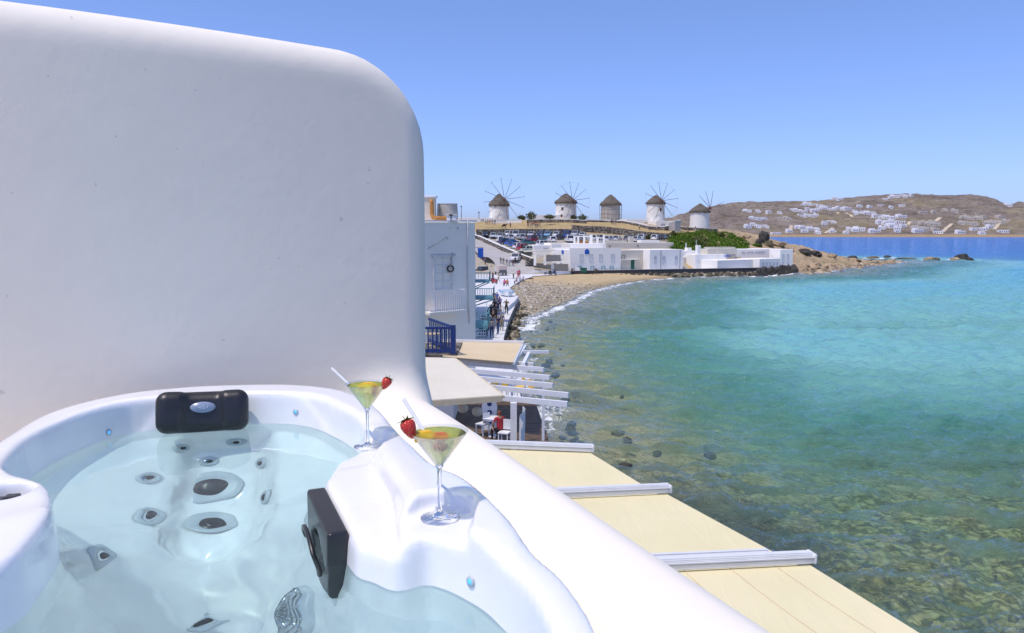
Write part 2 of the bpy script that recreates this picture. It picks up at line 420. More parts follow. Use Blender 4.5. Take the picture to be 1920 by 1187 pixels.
MB_ = MB(); MB_.tube([(x, y, ZR - 0.045) for x, y in OUT[:90]], 0.010, 6); sl_ = to_parent(MB_.build('edge_shade_line', plain('grey_shade_line', (0.42, 0.42, 0.41), 0.6, 0.1, 12), None, True), tub)  # added grey tube imitates the shading line along the tub's outer edge
TUB_BVH = BVHTree.FromPolygons([tuple(v) for v in V.tolist()], Q.tolist())
# water surface with small real ripples
t = NT('tub_water')
g = t.node('BsdfRefraction', Color=(0.83, 0.995, 1.0), Roughness=0.0, IOR=1.33)
gl = t.node('BsdfGlossy', Color=(1, 1, 1), Roughness=0.01); fr = t.node('Fresnel', IOR=1.33)
mx = t.node('MixShader'); t.l.new(fr.outputs[0], mx.inputs[0]); t.l.new(g.outputs[0], mx.inputs[1]); t.l.new(gl.outputs[0], mx.inputs[2])
t.surf(mx.outputs[0]); TUBW = t.m
gx = np.arange(-1.36, 0.16, 0.009); gy = np.arange(0.36, 2.56, 0.009)
X2, Y2 = np.meshgrid(gx, gy, indexing='ij')
def ripple(x, y):
    rs = np.random.RandomState(3); z = 0 * x
    for k in range(34):
        th = rs.uniform(0, 2 * math.pi); lam = rs.uniform(0.032, 0.18); a = 0.00019 * (lam / 0.12) ** 1.15
        z = z + a * np.sin(2 * math.pi / lam * (x * math.cos(th) + y * math.sin(th)) + rs.uniform(0, 6.28) + 0.6 * np.sin(3.1 * x + 2.3 * y + k))
    return z
Z2 = ZW + ripple(X2, Y2) * np.clip(1.3 - 1.5 * ((Y2 - 1.15) / 0.8), 0.20, 1.35)
i2 = poly_sdf(IN, X2, Y2); keep = i2 < 0.03
Qa = grid_quads(*X2.shape); kf = keep.ravel()[Qa].all(1); Qa = Qa[kf]
used = np.unique(Qa); mp = -np.ones(X2.size, int); mp[used] = np.arange(len(used))
Vw = np.stack([X2.ravel(), Y2.ravel(), Z2.ravel()], 1)[used]
tw_ = to_parent(fast_quads('water', Vw, mp[Qa][:, ::-1], TUBW), tub)
tw_.cycles.is_caustics_caster = True
if tw_.data.polygons[0].normal.z < 0: tw_.data.flip_normals()

def tub_hit(u, v, refract=True):
    o = Vector((0, 0, CZ)); d = ray(u, v).normalized()
    if refract:
        hz = (ZW - CZ) / d.z; p = o + d * hz
        loc0, n0, _, dist0 = TUB_BVH.ray_cast(o, d)
        if loc0 is not None and dist0 < hz: return loc0, (n0 if n0.dot(d) < 0 else -n0)
        n = Vector((0, 0, 1)); eta = 1 / 1.33; c = -n.dot(d); k = 1 - eta * eta * (1 - c * c)
        d2 = (d * eta + n * (eta * c - math.sqrt(k))).normalized(); o, d = p, d2
    loc, n, _, _ = TUB_BVH.ray_cast(o, d)
    if loc is None: return None, None
    return loc, (n if n.dot(d) < 0 else -n)
def frame_at(loc, n, roll_up=Vector((0, 0, 1))):
    z = n.normalized(); x = roll_up.cross(z)
    if x.length < 1e-3: x = Vector((1, 0, 0))
    x.normalize(); y = z.cross(x); m = Matrix((x, y, z)).transposed().to_4x4(); m.translation = loc; return m
CHROME = plain('chrome', (0.62, 0.64, 0.66), 0.18, 0.05, 30, Metallic=1.0)
JETW = plain('jet_plastic', (0.50, 0.53, 0.56), 0.4, 0.06, 30)
BLACKP = plain('black_plastic', (0.022, 0.022, 0.025), 0.32, 0.2, 20)
def put(mb, name, mat, parent, m, smooth=True, sharp=None):
    o = mb.build(name, mat, None, smooth, sharp); o.parent = parent
    o.matrix_parent_inverse = parent.matrix_world.inverted() if parent.type != 'EMPTY' else Matrix.Translation(-Vector(tub.location)); o.matrix_basis = m
    return o
JET_PX = [(338, 841, .022, 0), (444, 828, .022, 0), (391, 865, .022, 0), (493, 868, .024, 0), (277, 897, .026, 0), (503, 931, .026, 0), (278, 968, .028, 0), (395, 914, .062, 1), (396, 984, .045, 1), (184, 1043, .034, 0), (592, 966, .032, 0), (388, 1165, .032, 0)]
for (u, v, r, big) in JET_PX:
    loc, n = tub_hit(u, v)
    if loc is None: continue
    r *= 1.22; m = frame_at(loc + n * (0.013 if big else 0.005), n)
    ring = put(MB().lathe([(r * 1.15, -0.004), (r * 1.2, 0.001), (r * 1.12, 0.006), (r * 0.92, 0.008), (r * 0.8, 0.005), (r * 0.62, 0.002)], 28), 'jet', JETW, tub, m)
    noz = MB().lathe([(r * 0.62, 0.0025), (r * (0.5 if not big else 0.6), 0.004), (0, 0.0045)], 24).build('nozzle', BLACKP if big else CHROME, None, True)
    noz.parent = ring
    MB().lathe([(r * 0.42, 0.0050), (r * 0.36, 0.009), (r * 0.12, 0.0095), (0, 0.0095)], 16).build('nozzle_hub', BLACKP, ring, True)
# suction grate at the foot well
loc, n = tub_hit(572, 1146)
if loc is not None:
    m = frame_at(loc, n); r = 0.082
    dr = put(MB().lathe([(r, -0.004), (r, 0.012), (r * 0.94, 0.022), (r * 0.6, 0.034), (0, 0.040)], 40), 'suction_grate', JETW, tub, m)
    mb = MB()
    for k in range(1, 7):
        rr = r * k / 7.2; z = 0.040 - 0.018 * (k / 7) ** 1.6
        mb.lathe([(rr - 0.0022, z - .002), (rr, z + 0.0045), (rr + 0.0022, z - .002)], 36)
    for k in range(12):
        a = 2 * math.pi * k / 12; mb.bar((0.012 * math.cos(a), 0.012 * math.sin(a), 0.0415), (r * .88 * math.cos(a), r * .88 * math.sin(a), 0.0265), 0.004, 0.006)
    mb.build('grate_ribs', CHROME, dr, True)
# blue lights in the wall
LED = NT('led_blue'); LED.princ((0.10, 0.45, 0.9), 0.3, **{'Emission Color': (0.10, 0.5, 1.0), 'Emission Strength': 0.45}); LED = LED.m
for (u, v) in ((203, 811), (555, 772), (884, 1090)):
    loc, n = tub_hit(u, v, False)
    if loc is None: continue
    o = put(MB().lathe([(0.0095, -.002), (0.0095, 0.003), (0.0055, 0.004)], 20), 'light', JETW, tub, frame_at(loc, n))
    MB().lathe([(0.0056, 0.003), (0.004, 0.005), (0, 0.0055)], 16).build('lens', LED, o, True)
# ------------------------------------------------------------------ pillow, filter door, valve, glasses
def sdf_mesh(name, fn, lo, hi, h, mat, parent=None):
    n = [int((b - a) / h) + 1 for a, b in zip(lo, hi)]
    X, Y, Z = np.meshgrid(*[lo[k] + h * np.arange(n[k]) for k in range(3)], indexing='ij')
    V, Q = surface_nets(fn(X, Y, Z), lo, h); return fast_quads(name, V, Q, mat, parent)
def rbox(X, Y, Z, hx, hy, hz, r):
    a, b, c = np.abs(X) - hx + r, np.abs(Y) - hy + r, np.abs(Z) - hz + r
    return np.sqrt(np.maximum(a, 0) ** 2 + np.maximum(b, 0) ** 2 + np.maximum(c, 0) ** 2) + np.minimum(np.maximum(np.maximum(a, b), c), 0) - r
def pillow_fn(X, Y, Z):
    bend = 0.35 * X * X
    hy = 0.060 - 0.10 * np.clip(np.abs(X) - 0.105, 0, 1) 
    d = rbox(X, Y, Z - bend + 0.10 * np.clip(-Y, 0, 1), 0.128, 0.061, 0.036, 0.030)
    lobe = 0.016 / (1 + np.exp(-(np.abs(X) - 0.052 - 0.10 * (0.04 - Y)) / 0.004))
    return d + (0.013 - lobe) * np.clip((Z + 0.0) / 0.02, 0, 1) 
pl = at_y(381, 772, 2.215)
nrm = (-AX[0], -AX[1])
mpl = frame_at(Vector((pl.x, pl.y, pl.z)) , Vector((nrm[0] + 0.06, nrm[1], 0.30)))
mpl = mpl @ Matrix.Rotation(R(-2), 4, 'Z')
RUB = plain('black_rubber', (0.018, 0.018, 0.020), 0.38, 0.15, 25, bump=0.05)
pil = sdf_mesh('pillow', pillow_fn, (-0.15, -0.08, -0.06), (0.15, 0.08, 0.075), 0.0045, RUB)
pil.parent = tub; pil.matrix_parent_inverse = Matrix.Translation(-Vector(tub.location)); pil.matrix_basis = mpl
BADGE = plain('badge_blue_grey', (0.25, 0.30, 0.40), 0.25, 0.1, 40)
bz = 0.0245
b_ = MB().lathe([(1.0, -0.012), (1.0, 0.0), (0.93, 0.0035), (0, 0.0045)], 36, Matrix.Translation((0.0, 0.012, bz)) @ Matrix.Diagonal((0.036, 0.0165, 1, 1))).build('badge', BADGE, pil, True)
mb = MB()
for (x0, y0, x1, y1) in ((-.012, .002, -.006, -.004), (-.006, -.004, -.004, .004), (-.001, .004, .004, .004), (.004, .004, .000, -.004), (.000, -.004, .006, -.004), (.010, -.003, .014, .003)):
    mb.bar((x0, y0 + .012, bz + .0048), (x1, y1 + .012, bz + .0048), 0.0013, 0.001)
mb.build('badge_emblem', plain('badge_silver', (0.55, 0.60, 0.68), 0.3, 0.05), b_)
# filter door on the inner cheek of the right arm
pa = at_z(604, 914, CZ - 0.540); pb = at_z(646, 996, CZ - 0.540)
fd = Vector((pb.x - pa.x, pb.y - pa.y, 0)); FL = fd.length; fd.normalize(); fnn = Vector((fd.y, -fd.x, 0))
if fnn.x > 0: fnn = -fnn
fc = Vector(((pa.x + pb.x) / 2, (pa.y + pb.y) / 2, CZ - 0.540 - 0.105)) + fnn * 0.012
mf = Matrix((fd, Vector((0, 0, 1)), fd.cross(Vector((0, 0, 1))))).transposed().to_4x4()
if mf.col[2].xyz.dot(fnn) < 0: mf = Matrix((-fd, Vector((0, 0, 1)), fnn)).transposed().to_4x4()
mf.translation = fc
def filt(X, Y, Z):
    d = rbox(X, Y, Z, FL / 2 + .004, 0.105, 0.020, 0.006)
    rec = np.maximum(np.hypot(X, Y * 1.15 + 0.012) - 0.082, 0.006 - Z); return smax(d, -rec, 0.006)
fdoor = sdf_mesh('filter_door', filt, (-FL / 2 - .02, -.12, -.04), (FL / 2 + .02, .12, .04), 0.004, BLACKP)
fdoor.parent = tub; fdoor.matrix_parent_inverse = Matrix.Translation(-Vector(tub.location)); fdoor.matrix_basis = mf
arc = [(0.088 * math.cos(a), 0.088 * math.sin(a) * .9 - .010, 0.030 + 0.010 * math.sin(a)) for a in [R(-20 + 14 * k) for k in range(16)]]
MB().tube(arc, 0.0045, 8).build('handle', BLACKP, fdoor, True)
mb = MB()
for k in range(-4, 5): mb.box((0.016 * k, -0.012, 0.014), (0.006, 0.12 - 0.004 * k * k, 0.004))
mb.build('grille', BLACKP, fdoor)
# diverter valve and plug in the left well
ZL = GL.z + 0.001
vm = Matrix.Translation((GL.x + 0.004, GL.y - 0.008, ZL))
o = put(MB().lathe([(0.036, -0.004), (0.036, 0.012), (0.028, 0.018), (0.014, 0.022), (0.014, 0.034), (0, 0.036)], 24), 'valve', JETW, tub, vm, True)
MB().bar((-0.05, -0.006, 0.030), (0.018, 0.0, 0.034), 0.020, 0.014).box((0.012, 0.002, 0.034), (0.026, 0.026, 0.020), 0.2, bevel=0.004).build('valve_handle', BLACKP, o)
MB().box((-0.06, 0.015, 0.03), (0.05, 0.03, 0.026), -0.3, bevel=0.004).build('valve_knob', CHROME, o)

for _o in tub.children_recursive: _o.cycles.is_caustics_receiver = True
# ---- cocktail glasses
t = NT('clear_glass'); tr = t.node('BsdfTransparent', Color=(0.965, 0.985, 0.985)); gl = t.node('BsdfGlossy', Roughness=0.02); lw = t.node('LayerWeight', Blend=0.22)
fc_ = t.math('ADD', t.math('MULTIPLY', lw.outputs['Facing'], 0.55), 0.04, True); m2 = t.node('MixShader'); t.l.new(fc_, m2.inputs[0]); t.l.new(tr.outputs[0], m2.inputs[1]); t.l.new(gl.outputs[0], m2.inputs[2])
THIN = t.surf(m2.outputs[0])
t = NT('solid_glass'); t.princ((0.985, 0.995, 0.995), 0.0, **{'Transmission Weight': 1.0, 'IOR': 1.45}); GLASS = t.m
def liquid(name, c):
    t = NT(name); f = t.noise(28, 3); col = t.ramp(f, [(0.3, tuple(x * .85 for x in c)), (0.7, c)])
    tr = t.node('BsdfTransparent', Color=col); df = t.node('BsdfTranslucent', Color=col); gl = t.node('BsdfGlossy', Roughness=0.03)
    m1 = t.node('MixShader', Fac=0.5); t.l.new(tr.outputs[0], m1.inputs[1]); t.l.new(df.outputs[0], m1.inputs[2])
    fr = t.node('Fresnel', IOR=1.1); m2 = t.node('MixShader'); t.l.new(fr.outputs[0], m2.inputs[0]); t.l.new(m1.outputs[0], m2.inputs[1]); t.l.new(gl.outputs[0], m2.inputs[2])
    return t.surf(m2.outputs[0])
t = NT('strawberry_skin'); v = t.coord(); vd = t.voro(330, v)
col = t.mix(t.math('LESS_THAN', vd, 0.22), (0.52, 0.022, 0.018), (0.55, 0.33, 0.10)); t.princ(col, 0.28, t.bump(vd, 0.4, 0.002)); BERRY = t.m
t = NT('strawberry_flesh'); t.princ(t.ramp(t.noise(120, 3), [(0.3, (0.50, 0.03, 0.02)), (0.7, (0.75, 0.22, 0.15))]), 0.3); FLESH = t.m
LEAF = plain('calyx_green', (0.07, 0.14, 0.03), 0.5, 0.2, 60)
ORANGE = plain('orange_slice', (0.85, 0.50, 0.06), 0.3, 0.15, 80); YELLOW = plain('lemon_slice', (0.85, 0.72, 0.05), 0.3, 0.12, 80)
STRAW = NT('straw_plastic'); STRAW.princ((0.90, 0.92, 0.94), 0.15, **{'Transmission Weight': 0.35, 'IOR': 1.2}); STRAW = STRAW.m
def make_glass(g, label, liq, tilt=0.0):
    root = empty('cocktail_glass', g + Vector((0, 0, 0.0015))); tag(root, label, 'glass', 'cocktail glasses on the tub ledge')
    root.scale = (0.94, 0.94, 0.97)
    MB().lathe([(0, 0.0), (0.037, 0.0), (0.0375, 0.0012), (0.034, 0.0024), (0.014, 0.005), (0.0055, 0.011), (0.0042, 0.02), (0.0038, 0.055), (0.0040, 0.085), (0.0055, 0.096), (0.008, 0.1005), (0, 0.1012)], 40).build('stem', GLASS, root, True)
    MB().lathe([(0, 0.1013), (0.008, 0.1008), (0.0555, 0.1655), (0.0560, 0.1662), (0.0552, 0.1662), (0.0085, 0.1032), (0, 0.1025)], 56).build('bowl', THIN, root, True)
    lv = 0.0590; r = 0.0085 + (0.0552 - 0.0085) * (lv / 0.063) - 0.0008
    MB().lathe([(0, 0.1032), (0.0072, 0.1036), (r, 0.1030 + lv), (r * .97, 0.1030 + lv + .0001), (0, 0.1030 + lv)], 48).build('drink', liq, root, True)
    root.children[0].cycles.is_caustics_caster = True
    return root
g1 = make_glass(G1, 'cocktail glass with yellow slices in green drink, farther along the tub ledge', liquid('drink_green', (0.97, 1.0, 0.42)))
g2 = make_glass(G2, 'cocktail glass with red berries in green drink, nearer on the tub ledge', liquid('drink_lime', (0.97, 1.0, 0.48)))
def strawberry(loc, up, L, label):
    m = frame_at(Vector(loc), Vector(up)); root = empty('strawberry'); root.matrix_world = m; tag(root, label, 'strawberry', 'strawberries on the glass rims')
    prof = [(0, -0.55), (0.10, -0.52), (0.22, -0.36), (0.34, -0.08), (0.40, 0.18), (0.36, 0.36), (0.20, 0.44), (0, 0.45)]
    MB().lathe([(r * L, z * L) for r, z in prof], 22).build('fruit', BERRY, root, True)
    for k in range(7):
        a = 2 * math.pi * k / 7 + 0.3; ca, sa = math.cos(a), math.sin(a); w = 0.09 * L
        p = [Vector((0, 0, 0.45 * L)), Vector((ca * .20 * L - sa * w, sa * .20 * L + ca * w, 0.50 * L)), Vector((ca * .48 * L, sa * .48 * L, (0.50 + .12 * math.sin(k * 2.1)) * L)), Vector((ca * .20 * L + sa * w, sa * .20 * L - ca * w, 0.50 * L))]
        mb = MB(); mb.face(p); q = [x + Vector((0, 0, 0.012 * L)) for x in p]; mb.face(q[::-1])
        for i in range(4): mb.face([p[i], p[(i + 1) % 4], q[(i + 1) % 4], q[i]])
        bmesh.ops.remove_doubles(mb.bm, verts=mb.bm.verts, dist=1e-6); mb.build('leaf', LEAF, root)
    MB().tube([(0, 0, .45 * L), (0.03 * L, 0, .62 * L), (0.10 * L, 0.02 * L, .72 * L)], 0.022 * L, 6).build('stalk', LEAF, root, True)
    return root
RIM = 0.161
c1 = G1 + Vector((0.050, -0.010, RIM + 0.004)); strawberry(c1, (0.45, 0.2, 0.8), 0.031, 'strawberry on the right rim of the farther cocktail glass')
c2 = G2 + Vector((-0.052, -0.008, RIM + 0.008)); strawberry(c2, (-0.38, 0.25, 0.75), 0.035, 'strawberry on the left rim of the nearer cocktail glass')
def straw(a, b, label):
    d = (Vector(b) - Vector(a)).normalized(); o = MB().lathe([(0.0034, 0), (0.0034, (Vector(b) - Vector(a)).length), (0.0029, (Vector(b) - Vector(a)).length), (0.0029, 0), (0.0034, 0)], 14).build('straw', STRAW, None, True)
    o.matrix_world = Matrix.Translation(Vector(a)) @ d.to_track_quat('Z', 'Y').to_matrix().to_4x4(); tag(o, label, 'straw', 'clear drinking straws')
straw(G1 + Vector((-0.010, 0.002, 0.125)), G1 + Vector((-0.098, 0.05, 0.192)), 'clear straw standing in the farther cocktail glass')
straw(G2 + Vector((-0.006, 0.004, 0.125)), G2 + Vector((-0.072, 0.06, 0.208)), 'clear straw standing in the nearer cocktail glass')
def slice_(loc, nrm, r, mat, name, label, cat, half=True, th=0.004):
    m = frame_at(Vector(loc), Vector(nrm)); n = 20
    pts = [(r * math.cos(a), r * math.sin(a)) for a in ([math.pi * k / n for k in range(n + 1)] if half else [2 * math.pi * k / n for k in range(n)])]
    o = MB().prism(pts, -th / 2, th / 2).build(name, mat); o.matrix_world = m; tag(o, label, cat); return o
slice_(G2 + Vector((-0.020, -0.004, 0.147)), (0.3, -0.5, 0.9), 0.024, ORANGE, 'orange_slice', 'orange half slice floating at the left side of the nearer drink', 'fruit slice')
slice_(G2 + Vector((0.004, -0.006, 0.1535)), (0.05, -0.3, 1), 0.014, FLESH, 'strawberry_slice', 'red strawberry slice floating on top of the nearer drink', 'fruit slice', False)
o = MB().ball((0, 0, 0), 0.012, 2, (1.3, 0.9, .8)).build('strawberry_piece', BERRY, None, True); o.location = G2 + Vector((0.002, -0.010, 0.137)); tag(o, 'red strawberry piece sunk inside the nearer drink', 'strawberry')
slice_(G1 + Vector((-0.006, -0.006, 0.139)), (-0.2, -0.7, 0.6), 0.024, YELLOW, 'lemon_slice', 'bright yellow slice standing in the farther drink', 'fruit slice')
slice_(G1 + Vector((0.004, 0.004, 0.151)), (0.1, -0.3, 1), 0.026, ORANGE, 'orange_slice', 'orange half slice lying on top of the farther drink', 'fruit slice')
o = MB().ball((0, 0, 0), 0.010, 2, (0.9, 0.9, 1.4)).build('strawberry_piece', FLESH, None, True); o.location = G1 + Vector((0.022, -0.010, 0.145)); tag(o, 'red strawberry piece at the right side of the farther drink', 'strawberry')
# ================================================================== SEA, SEABED, LAND
SHORE_PX = [(975, 600), (1010, 587), (1050, 571), (1100, 546), (1150, 534), (1200, 526), (1250, 522), (1300, 519.5), (1350, 518), (1400, 516.5), (1440, 515), (1478, 513)]
SHORE = [tuple(at_z(u, v, 0)[:2]) for u, v in SHORE_PX]
# land polygon (plan): quay side, beach, houses' rocks, headland, its far side, inland
LAND = [(9, -12), (6.5, 0), (5.2, 10), (3.4, 17.5), (2.0, 21.5), (1.55, 27), (1.2, 33), (0.6, 45), (0.0, 58), (0.1, 70), (0.9, 82)] + SHORE + \
       [(74, 182), (80, 190), (86, 201), (97, 214), (108, 228), (121, 243), (133, 256), (126, 266), (112, 272), (98, 285), (84, 300), (70, 330), (40, 360), (-60, 420), (-300, 420), (-300, -12)]
def land_sdf(X, Y): return poly_sdf(LAND, X, Y)
LD_G = None
# ---- ground heights: thin-plate spline through points read off the photograph (pixel u, v at distance y)
CTRL = [(1000, 494, 168), (985, 505, 160), (955, 520, 150), (940, 480, 178), (915, 462, 194), (897, 449, 206), (870, 440, 214), (780, 436, 222),
        (985, 474, 172), (1010, 470, 174), (1040, 466, 178), (1100, 464, 182), (1200, 458, 190), (1262, 456, 194),
        (900, 444, 208), (960, 443, 210), (1000, 442, 212), (1100, 442, 213), (1180, 446, 211), (1250, 449, 207),
        (900, 431, 220), (1000, 431, 220), (1080, 430, 220), (1150, 434, 222), (1220, 437, 222), (1260, 440, 218),
        (900, 420, 236), (960, 420, 238), (1000, 417, 240), (1060, 415, 242), (1100, 415, 242), (1150, 419, 238), (1200, 424, 234), (1250, 430, 230),
        (850, 420, 245), (936, 412.5, 252), (1000, 412, 252), (1060, 411, 254), (1144, 413.5, 252), (1229, 419, 248), (1275, 425, 242), (1312, 427, 238), (1345, 429, 238),
        (900, 420, 275), (1060, 419, 280), (1150, 421, 278), (1230, 426, 275), (1330, 433, 265), (1000, 436, 330), (1250, 437, 320),
        (1330, 436, 229), (1370, 440, 228), (1280, 452, 206), (1330, 452, 210), (1380, 452, 213), (1300, 466, 190), (1360, 466, 194), (1420, 466, 200),
        (1395, 437, 240), (1420, 442, 240), (1450, 450, 235), (1480, 460, 232), (1420, 438, 262), (1470, 458, 262),
        (1500, 470, 226), (1530, 471, 236), (1565, 480, 236), (1600, 487, 240), (1640, 489, 252), (1500, 488, 212), (1540, 492, 222)]
CT = np.array([tuple(at_y(u, v, y)) for u, v, y in CTRL] +
              [(x, y, 1.0) for x, y in ((2, 158), (8, 162), (14, 166), (22, 170), (32, 173), (44, 178), (56, 183), (64, 186), (-8, 150), (-12, 170))] +
              [(x, y, 0.4) for x, y in ((76, 194), (88, 206), (130, 255), (105, 272), (90, 284), (70, 320))] +
              [(-40, 180, 6), (-40, 220, 9), (-40, 260, 12), (-120, 200, 10), (-120, 300, 14), (-60, 380, 8)])
def tps_fit(P, z, lam=0.4):
    n = len(P); D = np.hypot(P[:, None, 0] - P[None, :, 0], P[:, None, 1] - P[None, :, 1]); K = np.where(D > 0, D * D * np.log(D + 1e-9), 0) + lam * np.eye(n)
    A = np.zeros((n + 3, n + 3)); A[:n, :n] = K; A[:n, n] = 1; A[:n, n + 1:] = P; A[n, :n] = 1; A[n + 1:, :n] = P.T
    return np.linalg.solve(A, np.concatenate([z, np.zeros(3)]))
TW_ = tps_fit(CT[:, :2], CT[:, 2])
def terrain_z(X, Y):
    sh = X.shape; x = X.ravel(); y = Y.ravel(); out = TW_[len(CT)] + TW_[len(CT) + 1] * x + TW_[len(CT) + 2] * y
    for (cx, cy_, _), w in zip(CT, TW_):
        r2 = (x - cx) ** 2 + (y - cy_) ** 2; out = out + w * 0.5 * r2 * np.log(r2 + 1e-12)
    return out.reshape(sh)
def fnoise(X, Y, sc, octv=4, seed=0.0, gain=0.5):
    """vectorised value noise"""
    tot = np.zeros(X.shape); amp = 1.0; f = sc
    for o in range(octv):
        x = X * f + 17.3 * o + seed; y = Y * f - 9.1 * o + seed * 1.7
        xi = np.floor(x); yi = np.floor(y); xf = x - xi; yf = y - yi; u = xf * xf * (3 - 2 * xf); v = yf * yf * (3 - 2 * yf)
        hsh = lambda a, b: np.modf(np.abs(np.sin(a * 127.1 + b * 311.7 + seed) * 43758.5453))[0]
        tot += amp * ((hsh(xi, yi) * (1 - u) + hsh(xi + 1, yi) * u) * (1 - v) + (hsh(xi, yi + 1) * (1 - u) + hsh(xi + 1, yi + 1) * u) * v - 0.5)
        amp *= gain; f *= 2.03
    return tot

# ---- main land sheet
gx = np.arange(-60, 140.1, 1.1); gy = np.arange(146, 330, 1.1)
X, Y = np.meshgrid(gx, gy, indexing='ij'); Z = terrain_z(X, Y); LD = land_sdf(X, Y)
rough = np.clip((X - 40) / 25, 0, 1) * np.clip((Y - 170) / 20, 0, 1)
rk = np.abs(fnoise(X, Y, 0.22, 5, 3.0, 0.6)) * 1.9
Z = Z + rough * (rk - 0.9) + 0.18 * fnoise(X, Y, 0.3, 3, 5)
_u = CX + F_PX * X / Y; _cap = np.interp(_u, [800, 880, 936, 1000, 1060, 1144, 1229, 1275, 1312, 1345, 1400, 1480], [421, 418, 412, 411.5, 410.5, 412.5, 418.5, 424, 426, 429, 436, 458])
Z = np.where(Y > 236, np.minimum(Z, CZ + (HOR - _cap) / F_PX * np.minimum(Y, 262)), Z)
Z = np.where(LD > 0, -0.5 - 0.12 * LD, np.minimum(Z, 0.12 + 0.9 * np.clip(-LD, 0, 60) ** 0.9)) 
Z = np.maximum(Z, -3.0)
_q = poly_sdf([(-14, 14), (0, 60), (1, 101), (-0.35, 121), (1.0, 134), (4.3, 153), (12.5, 162.5), (12, 172), (-14, 172)], X, Y); Z = np.where(_q < 1.0, np.minimum(Z, 0.55 + 0.25 * np.clip(Y - 158, 0, 99)), Z)
pave_z = 1.0
GRASS_M = np.exp(-(((X - 48) / 15) ** 2 + ((Y - 208) / 17) ** 2) ** 2)
t = NT('dry_ground'); p = t.pos(); xyz = t.sep(p)
n1 = t.noise(0.09, 6, 0.6, p); n2 = t.noise(0.6, 6, 0.65, p); n3 = t.noise(3.5, 4, 0.6, p)
sand = t.ramp(n2, [(0.3, (0.34, 0.24, 0.12)), (0.55, (0.46, 0.34, 0.17)), (0.75, (0.52, 0.42, 0.24))])
rock = t.ramp(n2, [(0.25, (0.20, 0.14, 0.09)), (0.5, (0.42, 0.31, 0.19)), (0.75, (0.55, 0.43, 0.28))])
rockf = t.math('MULTIPLY', t.math('SUBTRACT', xyz[0], 50.0), 0.08, True)
col = t.mix(rockf, sand, rock)
lot = t.ramp(n3, [(0.3, (0.34, 0.30, 0.24)), (0.7, (0.44, 0.39, 0.31))])
lotf = t.math('MULTIPLY', t.math('LESS_THAN', xyz[1], 216.0), t.math('LESS_THAN', xyz[0], 42.0))
col = t.mix(lotf, col, lot)
col = t.mix(t.math('MULTIPLY', t.ramp(n1, [(0.5, (0, 0, 0)), (0.62, (1, 1, 1))]), 0.35), col, (0.22, 0.20, 0.09))
t.princ(col, 0.9, t.bump(t.math('ADD', n2, t.math('MULTIPLY', n3, 0.4)), 0.6, 0.4), **{'Specular IOR Level': 0.1}); GROUND = t.m
land = fast_quads('hill_ground', np.stack([X.ravel(), Y.ravel(), Z.ravel()], 1), grid_quads(*X.shape), GROUND)
if land.data.polygons[0].normal.z < 0: land.data.flip_normals()
tag(land, kind='structure')
LAND_BVH = BVHTree.FromPolygons(np.stack([X.ravel(), Y.ravel(), Z.ravel()], 1).tolist(), grid_quads(*X.shape).tolist())
def ground(u, v, fallback_y=230):
    loc, n, i, d = LAND_BVH.ray_cast(Vector((0, 0, CZ)), ray(u, v).normalized())
    return loc if loc is not None else at_y(u, v, fallback_y)
def ground_z(x, y, default=1.0):
    loc, n, i, d = LAND_BVH.ray_cast(Vector((x, y, 80)), Vector((0, 0, -1)))
    return loc.z if loc is not None else default

# ---- seabed and beach
def seabed_z(X, Y):
    LD = land_sdf(X, Y)
    d = np.clip(LD, 0, 400)
    z = -0.05 - 0.11 * np.minimum(d, 10) - 0.075 * np.clip(d - 10, 0, 40) - 0.05 * np.clip(d - 50, 0, 200)
    z = np.maximum(z, -np.interp(Y, [0, 20, 29, 38, 54, 84, 120, 180, 240, 300, 380, 500], [0.75, 0.85, 1.0, 1.5, 2.1, 2.6, 3.0, 3.6, 4.3, 5.4, 7.0, 9.5]))
    beachy = np.clip((Y - 76) / 8, 0, 1)
    z = np.where(beachy > 0, z, z - 0.4 * np.clip(d / 2, 0, 1) * (1 - beachy))
    inland = np.clip(-LD, 0, 30)
    z = np.where(LD < 0, -0.05 + 0.075 * inland + 0.02 * np.clip(inland - 3, 0, 30), z)
    # stones near the terraces and a reef off the point
    stone = np.clip(1 - np.abs(Y - 10) / 34, 0, 1)
    st = np.abs(fnoise(X, Y, 0.9, 3, 11.0, 0.55)); z = z + np.where(LD > 0, stone * (0.85 * st ** 0.8), 0)
    return z, LD
rows = np.concatenate([np.arange(-10, 40, 0.30), 40 * 1.022 ** np.arange(0, 98)])
ncol = 300; V = []
tcol = np.linspace(-0.15, 1.0, ncol)
Yg = np.repeat(rows[:, None], ncol, 1); Xg = np.where(True, tcol[None, :] * (24 + 0.92 * np.clip(rows[:, None], 0, 1e9)), 0) + np.where(rows[:, None] < 0, 0, 0)
Zg, LDg = seabed_z(Xg, Yg); Zg = np.where(LDg < -1.5, -2.5, np.maximum(Zg, -9))
t = NT('seabed_stones'); p = t.pos(); xyz = t.sep(p)
pw = t.node('Vector' + 'Math', _operation='ADD'); t.l.new(p, pw.inputs[0]); nz = t.node('TexNoise', Scale=1.1, Detail=5); t.l.new(p, nz.inputs['Vector']); t.l.new(nz.outputs['Color'], pw.inputs[1]); pv_ = pw.outputs[0]
vd = t.voro(3.4, pv_); vc = t.voro(3.4, pv_, out='Color'); n2 = t.noise(0.5, 6, 0.6, p); n3 = t.noise(4.0, 4, 0.6, p)
nst = t.noise(3.2, 8, 0.74, p, 0.5)
stone = t.ramp(t.math('ADD', t.math('MULTIPLY', t.sep(vc)[0], 0.28), t.math('MULTIPLY', nst, 0.85)), [(0.36, (0.045, 0.045, 0.02)), (0.50, (0.22, 0.215, 0.075)), (0.62, (0.46, 0.44, 0.20)), (0.80, (0.66, 0.64, 0.44))])
